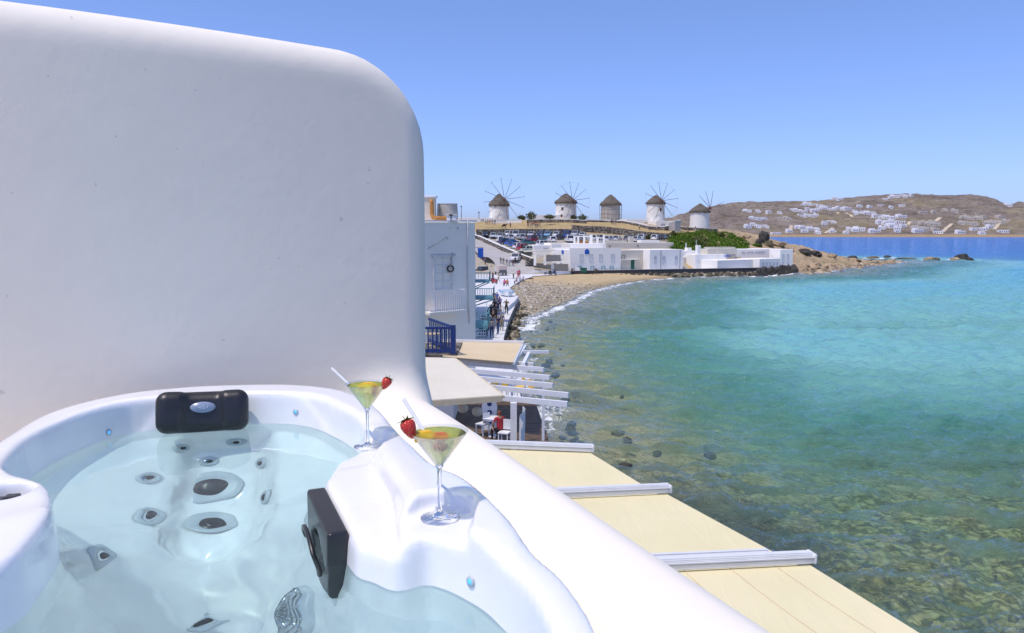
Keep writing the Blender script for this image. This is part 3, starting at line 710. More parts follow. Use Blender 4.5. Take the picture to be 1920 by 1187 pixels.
stone = t.mix(t.ramp(vd, [(0.45, (0, 0, 0)), (0.8, (0.7, 0.7, 0.7))]), stone, (0.03, 0.035, 0.025))
sandc = t.ramp(n3, [(0.3, (0.44, 0.40, 0.28)), (0.7, (0.55, 0.50, 0.36))])
near_f = t.ramp(t.math('ADD', t.math('MULTIPLY', xyz[1], 0.02), t.math('MULTIPLY', t.math('SUBTRACT', n2, 0.5), 0.9)), [(0.55, (1, 1, 1)), (0.80, (0, 0, 0))])
weed = t.ramp(t.noise(0.06, 5, 0.6, p), [(0.54, (0, 0, 0)), (0.62, (1, 1, 1))])
col = t.mix(near_f, sandc, stone); col = t.mix(t.math('MULTIPLY', weed, 0.55), col, (0.05, 0.07, 0.03))
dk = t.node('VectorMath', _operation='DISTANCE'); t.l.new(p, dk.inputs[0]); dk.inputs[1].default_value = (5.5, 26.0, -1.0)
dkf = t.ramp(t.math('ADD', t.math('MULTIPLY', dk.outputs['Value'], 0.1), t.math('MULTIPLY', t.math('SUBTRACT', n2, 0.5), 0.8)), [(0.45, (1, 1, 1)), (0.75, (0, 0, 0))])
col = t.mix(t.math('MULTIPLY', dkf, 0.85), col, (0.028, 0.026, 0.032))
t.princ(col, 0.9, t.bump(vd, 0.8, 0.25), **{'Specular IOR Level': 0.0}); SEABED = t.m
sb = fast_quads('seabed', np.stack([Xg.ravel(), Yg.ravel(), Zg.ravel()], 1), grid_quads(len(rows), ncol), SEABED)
if sb.data.polygons[0].normal.z < 0: sb.data.flip_normals()
tag(sb, kind='structure')

# ---- beach sheet (pebbles towards the quay, sand towards the houses)
BX, BY = np.meshgrid(np.arange(-4, 36, 0.4), np.arange(78, 176, 0.4), indexing='ij')
bz, bld = seabed_z(BX, BY); bz = np.minimum(bz, 0.85) + 0.05 * fnoise(BX, BY, 1.1, 3, 2.0)
okb = (bld < 1.5); q = grid_quads(*BX.shape); q = q[okb.ravel()[q].all(1)]
used = np.unique(q); mp = -np.ones(BX.size, int); mp[used] = np.arange(len(used))
t = NT('beach_sand'); p = t.pos(); xyz = t.sep(p)
n2 = t.noise(0.7, 5, 0.6, p); n3 = t.noise(7, 4, 0.65, p)
sandc = t.ramp(n2, [(0.3, (0.44, 0.32, 0.16)), (0.7, (0.56, 0.43, 0.24))])
peb = t.ramp(t.sep(t.voro(2.6, p, out='Color'))[0], [(0.1, (0.16, 0.13, 0.09)), (0.4, (0.34, 0.28, 0.19)), (0.7, (0.46, 0.38, 0.26)), (0.95, (0.62, 0.56, 0.46))])
pf = t.ramp(t.math('ADD', t.math('MULTIPLY', t.math('SUBTRACT', xyz[1], t.math('MULTIPLY', xyz[0], 0.2)), 0.02), t.math('MULTIPLY', n2, 0.45)), [(0.0, (1, 1, 1)), (0.98, (1, 1, 1)), (1.0, (1, 1, 1))])
sel = t.math('ADD', t.math('MULTIPLY', t.math('SUBTRACT', xyz[1], 127.0), 0.07), t.math('MULTIPLY', t.math('SUBTRACT', n2, 0.5), 1.6), True)
col = t.mix(sel, peb, sandc)
wet = t.math('MULTIPLY', t.math('SUBTRACT', 0.30, xyz[2]), 3.2, True)
col = t.mix(t.math('MULTIPLY', wet, 0.55), col, (0.10, 0.085, 0.05))
t.princ(col, 0.85, t.bump(t.voro(2.6, p), 0.7, 0.12)); 
bo = fast_quads('beach', np.stack([BX.ravel(), BY.ravel(), bz.ravel()], 1)[used], mp[q], t.m)
if bo.data.polygons[0].normal.z < 0: bo.data.flip_normals()
tag(bo, kind='structure')
# loose stones on the beach: real geometry, one mass
rs = np.random.RandomState(5)
ico = bmesh.new(); bmesh.ops.create_icosphere(ico, subdivisions=1, radius=1.0); ico.verts.ensure_lookup_table()
IV = np.array([v.co[:] for v in ico.verts]); IF = np.array([[v.index for v in f.verts] for f in ico.faces]); ico.free()
def stones(name, P, sizes, mat, flat=0.55, label=None):
    n = len(P); k = len(IV); V = np.zeros((n, k, 3))
    for i in range(n):
        a = rs.uniform(0, 6.28); sc = sizes[i] * np.array([rs.uniform(.7, 1.3), rs.uniform(.7, 1.3), flat * rs.uniform(.7, 1.3)])
        v = IV * sc * (1 + 0.22 * rs.uniform(-1, 1, (k, 1))); ca, sa = math.cos(a), math.sin(a)
        V[i] = np.stack([v[:, 0] * ca - v[:, 1] * sa, v[:, 0] * sa + v[:, 1] * ca, v[:, 2]], 1) + P[i]
    Fq = (IF[None] + (np.arange(n) * k)[:, None, None]).reshape(-1, 3)
    o = fast_quads(name, V.reshape(-1, 3), Fq, mat, None, False); tag(o, label, 'stones', kind='stuff'); return o
t = NT('pebbles'); rnd = t.node('NewGeometry').outputs['Random Per Island']
t.princ(t.ramp(rnd, [(0.0, (0.12, 0.10, 0.07)), (0.3, (0.36, 0.29, 0.19)), (0.6, (0.50, 0.41, 0.27)), (0.85, (0.42, 0.38, 0.30)), (1.0, (0.70, 0.65, 0.55))]), 0.8); PEB = t.m
P = []; S = []
while len(P) < 5200:
    x, y = rs.uniform(-3, 20), rs.uniform(82, 140)
    if rs.rand() < max(0.03, (y - 118) / 28): continue
    P.append((x, y)); S.append(rs.uniform(0.06, 0.20) * (1.7 if rs.rand() < 0.07 else 1))
Pa = np.array(P); z_, l_ = seabed_z(Pa[:, 0], Pa[:, 1]); m = (l_ < 1.0) & (l_ > -16); Pa = np.column_stack([Pa, np.minimum(z_, .85) + 0.02])[m]
stones('beach_pebbles', Pa, np.array(S)[m], PEB, 0.55, 'loose grey and tan pebbles covering the beach below the quay')

# ---- sea surface: waves as geometry near by, depth drives how much the water colours
rows = np.concatenate([np.arange(-9, 34, 0.13), 34 * 1.0042 ** np.arange(0, 487), 34 * 1.0042 ** 487 * 1.05 ** np.arange(1, 66)])
ncol = 640; tcol = np.linspace(-0.10, 1.0, ncol) 
Yg = np.repeat(rows[:, None], ncol, 1); Xg = tcol[None, :] * (22 + 0.95 * np.clip(rows[:, None], 0, 1e9))
def waves(x, y):
    rs = np.random.RandomState(9); z = 0 * x; wx, wy = 0.22, 0.97          # wind sea running in to the beach
    for k in range(76):
        lam = 0.42 + 3.4 * rs.rand() ** 2.2; th = math.atan2(wy, wx) + rs.normal(0, 0.42); a = 0.0195 * lam ** 0.9
        ph = 2 * math.pi / lam * (x * math.cos(th) + y * math.sin(th)) + rs.uniform(0, 6.28) + 1.3 * np.sin(x * 0.13 + k) * np.sin(y * 0.11 + 2 * k)
        fade = np.clip(lam * 1500 / (np.hypot(x, y) + 5) / 17 - 0.3, 0, 1)
        z = z + a * fade * (np.sin(ph) + 0.3 * np.sin(2 * ph + 1.2))
    return z
sbz, LDs = seabed_z(Xg, Yg); amp = np.clip((LDs + 1.5) / 7, 0.12, 1)
Zs = waves(Xg, Yg) * amp
bw = np.clip(Yg - 74, 0, 6) / 6
q = grid_quads(len(rows), ncol); keep = (LDs < 5).ravel()   # drop faces well inland
q = q[(LDs.ravel()[q] > -6).any(1)]
seaV = np.stack([Xg.ravel(), Yg.ravel(), Zs.ravel()], 1)
t = NT('sea_water'); p = t.pos(); xyz = t.sep(p)
dep = t.node('Attribute', _attribute_name='depth').outputs['Fac']; shore = t.node('Attribute', _attribute_name='shore').outputs['Fac']
mr_ = t.node('Mapping'); t.l.new(p, mr_.inputs['Vector']); mr_.inputs['Rotation'].default_value = (0, 0, R(12))
mp_ = t.node('Mapping'); t.l.new(mr_.outputs[0], mp_.inputs['Vector']); mp_.inputs['Scale'].default_value = (0.48, 1.30, 1.0)
pv = mp_.outputs[0]
w1 = t.noise(2.3, 6, 0.65, pv, 0.5); w2 = t.noise(0.35, 4, 0.6, pv, 0.4); w3 = t.noise(8.0, 3, 0.6, pv)
h_ = t.math('ADD', t.math('ADD', t.math('MULTIPLY', w1, 0.55), t.math('MULTIPLY', w2, 1.2)), t.math('MULTIPLY', w3, 0.12))
nm = t.bump(h_, 1.0, 0.30)
patch = t.noise(0.05, 7, 0.66, p, 0.8)
dcol = t.math('ADD', dep, t.math('MULTIPLY', t.math('MULTIPLY', t.math('SUBTRACT', patch, 0.5), 1.3), t.math('MULTIPLY', dep, 0.45)))
scat = t.ramp(t.math('MULTIPLY', dcol, 0.1), [(0.0, (0.20, 0.26, 0.20)), (0.11, (0.20, 0.32, 0.25)), (0.19, (0.13, 0.37, 0.31)), (0.26, (0.25, 0.56, 0.51)), (0.33, (0.16, 0.47, 0.54)), (0.43, (0.04, 0.24, 0.46)), (0.62, (0.004, 0.17, 0.50)), (1.0, (0.002, 0.145, 0.48))])
sf = t.ramp(t.math('MULTIPLY', dcol, 0.1), [(0.02, (0.20, 0.20, 0.20)), (0.11, (0.22, 0.22, 0.22)), (0.16, (0.34, 0.34, 0.34)), (0.23, (0.66, 0.66, 0.66)), (0.33, (0.88, 0.88, 0.88)), (0.6, (1, 1, 1))])
tint = t.ramp(t.math('MULTIPLY', dep, 0.1), [(0.0, (0.97, 0.98, 0.95)), (0.10, (0.90, 0.93, 0.78)), (0.18, (0.50, 0.84, 0.70)), (0.28, (0.28, 0.70, 0.66)), (0.5, (0.14, 0.5, 0.6)), (1.0, (0.02, 0.3, 0.5))])
tr = t.node('BsdfTransparent', Color=tint); df = t.node('BsdfDiffuse', Color=scat, Normal=nm)
m1 = t.node('MixShader'); t.l.new(sf, m1.inputs[0]); t.l.new(tr.outputs[0], m1.inputs[1]); t.l.new(df.outputs[0], m1.inputs[2])
gl = t.node('BsdfGlossy', Roughness=0.05, Normal=nm, Color=(0.9, 0.95, 1.0)); fr = t.node('Fresnel', IOR=1.42, Normal=nm)
frc = t.math('MINIMUM', fr.outputs[0], 0.52)
m2 = t.node('MixShader'); t.l.new(frc, m2.inputs[0]); t.l.new(m1.outputs[0], m2.inputs[1]); t.l.new(gl.outputs[0], m2.inputs[2])
# foam: breaking lines on the beach, round rocks, and scattered whitecaps
fo = t.noise(1.3, 8, 0.8, p, 1.4); fl = t.noise(0.20, 3, 0.6, p, 0.8)
fth = t.math('ADD', t.math('MULTIPLY', shore, 0.66), t.math('MULTIPLY', t.math('SUBTRACT', fl, 0.5), 0.55))
foam = t.ramp(t.math('ADD', t.math('MULTIPLY', fo, 0.9), t.math('SUBTRACT', fth, 0.50)), [(0.50, (0, 0, 0)), (0.60, (1, 1, 1))])
foam = t.math('MULTIPLY', foam, t.math('GREATER_THAN', shore, 0.03))
mw = t.node('Mapping'); t.l.new(p, mw.inputs['Vector']); mw.inputs['Scale'].default_value = (0.10, 0.22, 1)
caps = t.math('GREATER_THAN', t.noise(1.0, 5, 0.65, mw.outputs[0], 0.3), 0.752)
foam = t.math('MAXIMUM', foam, t.math('MULTIPLY', caps, t.math('GREATER_THAN', dep, 2.2)))
fd_ = t.node('BsdfDiffuse', Color=(0.82, 0.84, 0.86)); m3 = t.node('MixShader'); t.l.new(t.math('MULTIPLY', foam, 0.85), m3.inputs[0]); t.l.new(m2.outputs[0], m3.inputs[1]); t.l.new(fd_.outputs[0], m3.inputs[2])
SEA = t.surf(m3.outputs[0])
sea = fast_quads('sea', seaV, q, SEA)
if sea.data.polygons[0].normal.z < 0: sea.data.flip_normals()
tag(sea, kind='structure')
SEA_LD = LDs.ravel()
at = sea.data.attributes.new('depth', 'FLOAT', 'POINT'); at.data.foreach_set('value', np.clip(-sbz, 0, 12).ravel().astype(np.float32))
REEF = []      # filled by the rocks: (x, y, r) so that water breaks round them
def sea_shore_attr():
    s = np.clip(1 - np.abs(LDs - 1.2) / 4.2, 0, 1) * np.where((Yg > 76), 1.0, 0.35 * np.clip((Yg - 18) / 20, 0, 1))
    wash = np.clip(1 - LDs / 11, 0, 1) * np.clip((Yg - 24) / 14, 0, 1) * np.clip((104 - Yg) / 10, 0, 1) * 0.86
    s = np.maximum(s, wash)
    for (x, y, r) in REEF: s = np.maximum(s, np.clip(1.5 - (np.hypot(Xg - x, (Yg - y)) - r) / (1.2 + r * 0.8), 0, 1.35))
    at = sea.data.attributes.new('shore', 'FLOAT', 'POINT'); at.data.foreach_set('value', s.ravel().astype(np.float32))
# ================================================================== QUAY, AWNINGS, PERGOLA, NEAR BUILDINGS
WHITEP = plain('white_paint', (0.76, 0.76, 0.76), 0.5, 0.06, 3.0, bump=0.1)
WALUM = plain('white_aluminium', (0.72, 0.72, 0.71), 0.35, 0.05, 5.0)
BLUEP = plain('blue_paint', (0.012, 0.035, 0.15), 0.45, 0.2, 5.0, bump=0.1)
TEALP = plain('teal_paint', (0.10, 0.26, 0.30), 0.5, 0.2, 4.0)
GREYW = mat_stucco('grey_white_wall', (0.88, 0.825, 0.735), 0.35, 0.2)
CREAMW = mat_stucco('cream_wall', (0.66, 0.60, 0.50), 0.3, 0.2)
HOUSEW = mat_stucco('house_white', (0.91, 0.875, 0.81), 0.25, 0.2)
GLASSD = plain('dark_window_glass', (0.012, 0.018, 0.03), 0.35, 0.3, 2.0, **{'Specular IOR Level': 0.25})
WOOD = plain('deck_wood', (0.12, 0.075, 0.04), 0.6, 0.35, 3.0, bump=0.2)
STONE = NT('rubble_stone'); v = STONE.coord(); vc = STONE.voro(2.2, v, out='Color'); 
STONE.princ(STONE.mix(STONE.ramp(STONE.voro(2.2, v), [(0.45, (0, 0, 0)), (0.62, (1, 1, 1))]), STONE.ramp(STONE.sep(vc)[0], [(0.1, (0.13, 0.11, 0.085)), (0.5, (0.25, 0.21, 0.16)), (0.9, (0.36, 0.31, 0.24))]), (0.07, 0.06, 0.05)), 0.85, STONE.bump(STONE.voro(2.2, v), 0.7, 0.1)); STONE = STONE.m
t = NT('concrete_quay'); p = t.pos(); n_ = t.noise(0.8, 6, 0.65, p); n2_ = t.noise(9, 4, 0.6, p)
br = t.node('TexBrick', Scale=0.55, Color1=(0.64, 0.63, 0.62), Color2=(0.72, 0.71, 0.70), Mortar=(0.48, 0.47, 0.46)); br.inputs['Mortar Size'].default_value = 0.012; t.l.new(p, br.inputs['Vector'])
t.princ(t.mix(t.math('MULTIPLY', n_, 0.55), br.outputs[0], (0.76, 0.75, 0.74)), 0.85, t.bump(n2_, 0.3, 0.02)); PAVE = t.m
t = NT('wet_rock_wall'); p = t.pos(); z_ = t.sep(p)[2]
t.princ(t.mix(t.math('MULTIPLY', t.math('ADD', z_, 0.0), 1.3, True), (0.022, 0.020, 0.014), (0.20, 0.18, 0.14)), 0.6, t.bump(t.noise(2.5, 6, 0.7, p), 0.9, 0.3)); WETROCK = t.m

QP = [(-14, 14), (2.6, 14), (1.35, 24), (0.95, 31), (0.25, 45), (-0.5, 57), (-0.72, 63), (-0.40, 75), (0.4, 92), (1.0, 101), (0.55, 107), (-0.35, 121), (1.0, 134), (4.3, 153), (12.5, 162.5), (30, 169), (45, 173), (57, 177.2), (58, 182), (58, 196), (-14, 196)]
qm = MB(); a_ = [qm.bm.verts.new((x, y, 1.0)) for x, y in QP]; b_ = [qm.bm.verts.new((x * 1.0 + 0.05, y, -0.8)) for x, y in QP]
f_top = qm.bm.faces.new(a_)
for k in range(len(QP)): 
    f = qm.bm.faces.new((b_[k], b_[(k + 1) % len(QP)], a_[(k + 1) % len(QP)], a_[k])); f.material_index = 1
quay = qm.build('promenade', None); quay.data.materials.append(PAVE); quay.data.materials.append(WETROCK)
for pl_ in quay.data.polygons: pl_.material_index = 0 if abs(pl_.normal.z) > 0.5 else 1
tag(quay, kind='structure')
# raised slab with steps on the quay (seat height) where the path narrows
sx = MB(); sx.prism([(-0.65, 84), (0.35, 92.5), (0.9, 100.5), (-1.6, 101.5), (-2.3, 93)], 1.004, 1.45); sx.prism([(-0.95, 82), (-0.5, 83.8), (-2.4, 92.5), (-2.9, 91)], 1.004, 1.2)
tag(sx.build('quay_step', PAVE), 'pale stone step and slab at the narrow end of the quay', 'step')

# ---- foreground awnings over the waterside terrace
def fabric(name, c1, c2):
    t = NT(name); v = t.coord(); n = t.noise(0.7, 4, 0.5, v); w = t.noise(90, 2, 0.5, v)
    df = t.node('BsdfDiffuse', Color=t.ramp(n, [(0.3, c1), (0.7, c2)]), Normal=t.bump(t.math('ADD', t.math('MULTIPLY', w, 0.06), t.noise(2.2, 5, 0.6, t.coord('Object', (1.6, 0.35, 1)), 1.0)), 0.30, 0.06)); tl = t.node('BsdfTranslucent', Color=c2); m = t.node('MixShader', Fac=0.18)
    t.l.new(df.outputs[0], m.inputs[1]); t.l.new(tl.outputs[0], m.inputs[2]); return t.surf(m.outputs[0])
CREAM = fabric('cream_fabric', (0.83, 0.755, 0.475), (0.90, 0.815, 0.53))
PALEC = fabric('pale_cream_fabric', (0.76, 0.71, 0.58), (0.82, 0.77, 0.64)); SANDF = fabric('sand_fabric', (0.74, 0.60, 0.38), (0.80, 0.67, 0.46))
def sheet(c, nu=10, nv=8, sag=0.03, th=0.012):
    A, B, C_, D = [Vector(x) for x in c]; V = []; nu1, nv1 = nu + 1, nv + 1
    for i in range(nu1):
        for j in range(nv1):
            a, b = i / nu, j / nv; p = (A * (1 - a) + B * a) * (1 - b) + (D * (1 - a) + C_ * a) * b
            V.append(p - Vector((0, 0, sag * 16 * a * (1 - a) * b * (1 - b))))
    n = len(V); V2 = V + [p - Vector((0, 0, th)) for p in V]; Fq = []
    for i in range(nu):
        for j in range(nv):
            k = i * nv1 + j; Fq.append((k, k + nv1, k + nv1 + 1, k + 1)); Fq.append((n + k, n + k + 1, n + k + nv1 + 1, n + k + nv1))
    bd = [j for j in range(nv1)] + [i * nv1 + nv for i in range(1, nu1)] + [nu * nv1 + j for j in range(nv - 1, -1, -1)] + [i * nv1 for i in range(nu - 1, 0, -1)]
    for a, b in zip(bd, bd[1:] + bd[:1]): Fq.append((a, b, n + b, n + a))
    return V2, Fq
AWZ = 5.0
Rp = [at_z(1104, 843, AWZ), at_z(1246, 919, AWZ), at_z(1512, 1049, AWZ), at_z(1800, 1209, AWZ)]
Lp0 = [at_z(925, 836, AWZ + .12), at_z(1062, 927, AWZ + .12), at_z(1262, 1061, AWZ + .12)]
Lp = [R_ + (L_ - R_) * 2.0 for R_, L_ in zip(Rp, Lp0)]; Lp.append(Rp[3] + (Lp[2] - Rp[2]))
names = ['cream awning panel beyond the first bar, farthest along the terrace edge', 'cream awning panel between the two white bars, middle of the terrace edge', 'seamed cream awning panel in front, nearest along the terrace edge']
for k in range(3):
    dn = Vector((0, 0, -0.16)); e = (Rp[k + 1] - Rp[k]).normalized() * 0.06
    # fabric
    o = empty('awning', (Rp[k] + Rp[k + 1]) / 2); tag(o, names[k], 'awning', 'awnings along the terrace edge')
    V, Fq = sheet([Rp[k] + dn * 0.35 + e, Rp[k + 1] + dn - e * 2, Lp[k + 1] + dn - e * 2, Lp[k] + dn * 0.35 + e], 14, 12, 0.05)
    inv = Matrix.Translation(-Vector(o.location))
    fo = from_arrays('fabric', V, Fq, CREAM, None, True); fo.parent = o; fo.matrix_parent_inverse = inv; fo.data.set_sharp_from_angle(angle=R(40))
    d = (Lp[k] - Rp[k]).normalized(); side = Vector((-d.y, d.x, 0)).normalized()
    mb = MB(); mb.bar(Rp[k] - d * 0.08 + Vector((0, 0, .03)), Lp[k] + Vector((0, 0, .03)), 0.20, 0.13); mb.bar(Rp[k] - d * 0.085 + side * .0 + Vector((0, 0, .105)), Lp[k] + Vector((0, 0, .105)), 0.13, 0.05)
    bmesh.ops.bevel(mb.bm, geom=list(mb.bm.edges), offset=0.018, segments=2, affect='EDGES')
    c_ = mb.build('front_bar', WALUM, None, sharp=35); c_.parent = o; c_.matrix_parent_inverse = inv
    mb = MB(); mb.box(Rp[k] - d * 0.09 + Vector((0, 0, .04)), (0.05, 0.225, 0.155), math.atan2(d.y, d.x), bevel=0.02)
    c2 = mb.build('end_cap', WALUM, c_); 
    mb = MB(); mb.bar(Rp[k] - d * .07 + Vector((0, 0, .055)) - side * .102, Lp[k] + Vector((0, 0, .055)) - side * .102, 0.012, 0.018); mb.bar(Rp[k] - d * .07 + Vector((0, 0, .055)) + side * .102, Lp[k] + Vector((0, 0, .055)) + side * .102, 0.012, 0.018)
    mb.build('bar_groove', M_('groove_grey', (0.35, 0.35, 0.34)), c_)
    if k == 2:
        mb = MB(); a2 = Rp[k] + e * -4.2 + Vector((0, 0, .02)) + d * 0.45; b2 = Lp[k] + e * -4.2 + Vector((0, 0, .02)); mb.bar(a2, b2, 0.12, 0.13)
        bmesh.ops.bevel(mb.bm, geom=list(mb.bm.edges), offset=0.03, segments=3, affect='EDGES'); x = mb.build('roller', WALUM, None, sharp=35); x.parent = o; x.matrix_parent_inverse = inv
        for j in (0.13, 0.30, 0.47, 0.64):
            mb = MB(); pts = []
            for i in range(13):
                b = i / 12; A = Rp[k] + dn * 0.35 + e; B = Rp[k + 1] + dn - e * 2; D = Lp[k] + dn * 0.35 + e; C_ = Lp[k + 1] + dn - e * 2
                pts.append((A * (1 - b) + B * b) * (1 - j) + (D * (1 - b) + C_ * b) * j - Vector((0, 0, 0.05 * 16 * b * (1 - b) * j * (1 - j) - 0.004)))
            for p0, p1 in zip(pts, pts[1:]): mb.bar(p0, p1, 0.014, 0.006)
            x = mb.build('seam', M_('seam_tan', (0.66, 0.53, 0.35)), None); x.parent = o; x.matrix_parent_inverse = inv

# ---- cream awning next to the wall, sand awning behind it
def simple_awning(corners, mat, label, val=None, valmat=None, edge=None):
    o = empty('awning', Vector(corners[0])); tag(o, label, 'awning'); inv = Matrix.Translation(-Vector(o.location))
    V, Fq = sheet(corners, 10, 8, 0.06, 0.02); f = from_arrays('fabric', V, Fq, mat, None, True); f.data.set_sharp_from_angle(angle=R(40)); f.parent = o; f.matrix_parent_inverse = inv
    if val:
        A, B = Vector(corners[0]), Vector(corners[3]); mb = MB(); mb.bar(A - Vector((0, 0, val / 2 + .02)), B - Vector((0, 0, val / 2 + .02)), 0.03, val); x = mb.build('valance', valmat, None); x.parent = o; x.matrix_parent_inverse = inv
    A, B = Vector(corners[0]), Vector(corners[1]); mb = MB(); mb.bar(A + Vector((.03, 0, -.05)), B + Vector((.03, 0, -.05)), 0.07, 0.08); x = mb.build('side_rail', valmat or WALUM, None); x.parent = o; x.matrix_parent_inverse = inv
    return o
simple_awning([at_z(942, 741, 5.5), at_z(852, 671, 5.62), at_z(690, 668, 5.7), at_z(690, 758, 5.5)], PALEC, 'pale cream awning with tan valance beside the tall wall, above the pergola', 0.16, SANDF)
simple_awning([at_z(962, 679, 5.0), at_z(979, 643, 5.0), at_z(830, 640, 5.05), at_z(830, 668, 5.05)], SANDF, 'sand yellow awning below the white building, beyond the pergola')
mb = MB(); mb.bar(at_z(982, 641, 5.06), at_z(826, 638, 5.1), 0.10, 0.10); mb.build('rail', WHITEP)
bpy.data.objects['rail'].name = 'awning_rail'; tag(bpy.data.objects['awning_rail'], 'white rail along the far edge of the sand yellow awning', 'rail')

# ---- white pergola: each beam a part
perg = empty('pergola', at_z(960, 740, 1.9)); tag(perg, 'white timber pergola of slanting beams above the waterside cafe terrace', 'pergola')
inv = Matrix.Translation(-Vector(perg.location))
def part_of(root, o):
    o.parent = root; o.matrix_parent_inverse = Matrix.Translation(-Vector(root.location)); return o
BM = [((845, 669.5), (1001, 684), 30.2), ((845, 679), (1020, 693), 29.0), ((835, 691), (1031, 708), 27.4), ((880, 708), (1037, 723), 26.0), ((900, 724), (1066, 741), 24.4), ((930, 745), (1064, 758), 23.0)]
PZ = 4.72
for (l, r, d) in BM:
    a, b = at_z(*l, PZ), at_z(*r, PZ); mb = MB(); mb.bar(a, b, 0.11, 0.17); part_of(perg, mb.build('beam', WHITEP))
for (u0, v0, u1, v1) in ((985, 649, 962, 684), (992, 662, 981, 684), (964, 660, 1029, 660)):
    mb = MB(); mb.bar(at_z(u0, v0, PZ + .12), at_z(u1, v1, PZ + .12), 0.13, 0.13); part_of(perg, mb.build('rafter', WHITEP))
for (u, v) in ((1019, 694), (963, 755), (960, 700)):
    a = at_z(u, v, PZ - .03); mb = MB(); s_ = 0.20 if u == 963 else 0.10
    zb = 1.9 if u < 1000 else 0.2
    mb.box((a.x, a.y, (a.z + zb) / 2), (s_, s_, a.z - zb)); part_of(perg, mb.build('post', WHITEP))
# windscreen of white cloth with blue stripes
a = at_z(985, 757, PZ - .1); pts = [(a.x + .02, a.y), (a.x - .15, a.y - 1.4), (a.x - .08, a.y - 2.8)]
V = []; n_ = 24
for i in range(n_ + 1):
    s_ = i / n_; x = pts[0][0] * (1 - s_) + pts[2][0] * s_ + 0.06 * math.sin(s_ * 9) - .1; y = pts[0][1] * (1 - s_) + pts[2][1] * s_
    for j in range(7): V.append((x + 0.02 * math.sin(j + s_ * 12), y, 1.9 + 2.65 * j / 6))
Fq = [(i * 7 + j, (i + 1) * 7 + j, (i + 1) * 7 + j + 1, i * 7 + j + 1) for i in range(n_) for j in range(6)]
n0 = len(V); V = V + [(x + .012, y, z) for x, y, z in V]; Fq = Fq + [tuple(n0 + k for k in f[::-1]) for f in Fq]
ws = from_arrays('windscreen', V, Fq, fabric('white_canvas', (0.66, 0.69, 0.74), (0.74, 0.77, 0.81)), None, True); tag(ws, 'white canvas windscreen hanging at the sea side of the pergola', 'windscreen')
mb = MB()
for z in (2.25, 2.4): mb.bar((V[0][0] + .04, V[0][1], z), (V[7 * n_][0] + .04, V[7 * n_][1], z), 0.02, 0.05)
mb.build('stripe', BLUEP, ws)
# terrace deck below: planks
deck = empty('cafe_deck', (0, 28, 1.85)); tag(deck, kind='structure')
for k in range(46):
    y = 17.0 + k * 0.42; L = 9.0; mb = MB(); xr = 2.05 - (y - 17) * 0.052; mb.box((xr - L / 2, y, 1.86), (L, 0.39, 0.08)); part_of(deck, mb.build('plank', WOOD))
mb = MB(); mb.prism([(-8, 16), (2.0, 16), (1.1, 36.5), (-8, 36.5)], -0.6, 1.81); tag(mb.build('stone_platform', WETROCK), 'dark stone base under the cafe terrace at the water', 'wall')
# near terrace under the foreground awnings
mb = MB(); mb.prism([(-1.5, 15.8), (2.1, 15.8), (5.0, 9.0), (8.0, 1.0), (9.5, -4), (3, -4), (0.5, 6)], -0.6, 1.78); tag(mb.build('stone_platform', WETROCK), 'dark stone base under the terrace below the seamed awnings', 'wall')
def table(loc, label, r=0.42, cloth=WHITEP):
    o = empty('cafe_table', loc); tag(o, label, 'table', 'cafe tables under the pergola')
    MB().lathe([(0, .70), (r, .70), (r, .735), (0, .74)], 24).build('table_top', cloth, o, sharp=40); MB().lathe([(.035, .03), (.03, .70)], 10).build('leg', WALUM, o, True); MB().lathe([(0, 0), (.24, 0), (.22, .03), (.04, .05)], 16).build('foot', WALUM, o, True); return o
def chair(loc, rz, label, seatm):
    o = empty('cafe_chair', loc, rz); tag(o, label, 'chair', 'cafe chairs under the pergola')
    MB().box((0, 0, .45), (.42, .42, .05), bevel=.012).build('seat', seatm, o); MB().box((0, -.20, .72), (.40, .035, .40), bevel=.01).build('backrest', seatm, o)
    for sx in (-.18, .18):
        for sy in (-.18, .18): MB().box((sx, sy, .21), (.035, .035, .42)).build('leg', WHITEP, o)
    return o
YCUSH = plain('yellow_cushion', (0.75, 0.48, 0.05), 0.7, 0.12, 6)
FZ = 1.904
def spot(u, v, z=FZ): return at_z(u, v, z)
table(spot(926, 818), 'white round cafe table beside the person in red', 0.44); table(spot(905, 745), 'round cafe table under the middle pergola beams'); table(spot(985, 735), 'round cafe table at the sea end of the pergola', .38)
for (u, v, rz, lab, m_) in ((925, 752, .4, 'yellow cushioned chair, left of the pergola post', YCUSH), (951, 748, -.6, 'yellow cushioned chair just behind the pergola post', YCUSH), (974, 742, 1.9, 'yellow cushioned chair, right of the pergola post', YCUSH), (990, 748, 2.4, 'yellow cushioned chair nearest the sea under the pergola', YCUSH), (946, 832, 2.8, 'white chair beneath the person in red', WHITEP), (905, 815, .9, 'white chair in shade under the pale awning', WHITEP)):
    chair(spot(u, v), rz, lab, m_)
# white painted screen with dark ornaments
o = empty('painted_screen', spot(918, 806)); tag(o, 'white carved panel with dark blue ornaments standing on the cafe deck', 'screen')
MB().prism([(-.30, 0), (.30, 0), (.26, .5), (.32, .95), (.24, 1.35), (.28, 1.7), (-.28, 1.7), (-.24, 1.35), (-.32, .95), (-.26, .5)], -.04, .04, Matrix.Rotation(R(90), 4, 'X')).build('panel', WHITEP, o)
for z in (.35, .75, 1.1, 1.45): MB().lathe([(0, 0), (.10, 0), (.10, .02), (0, .025)], 10, Matrix.Translation((0, -.042, z)) @ Matrix.Rotation(R(90), 4, 'X')).build('ornament', BLUEP, o)
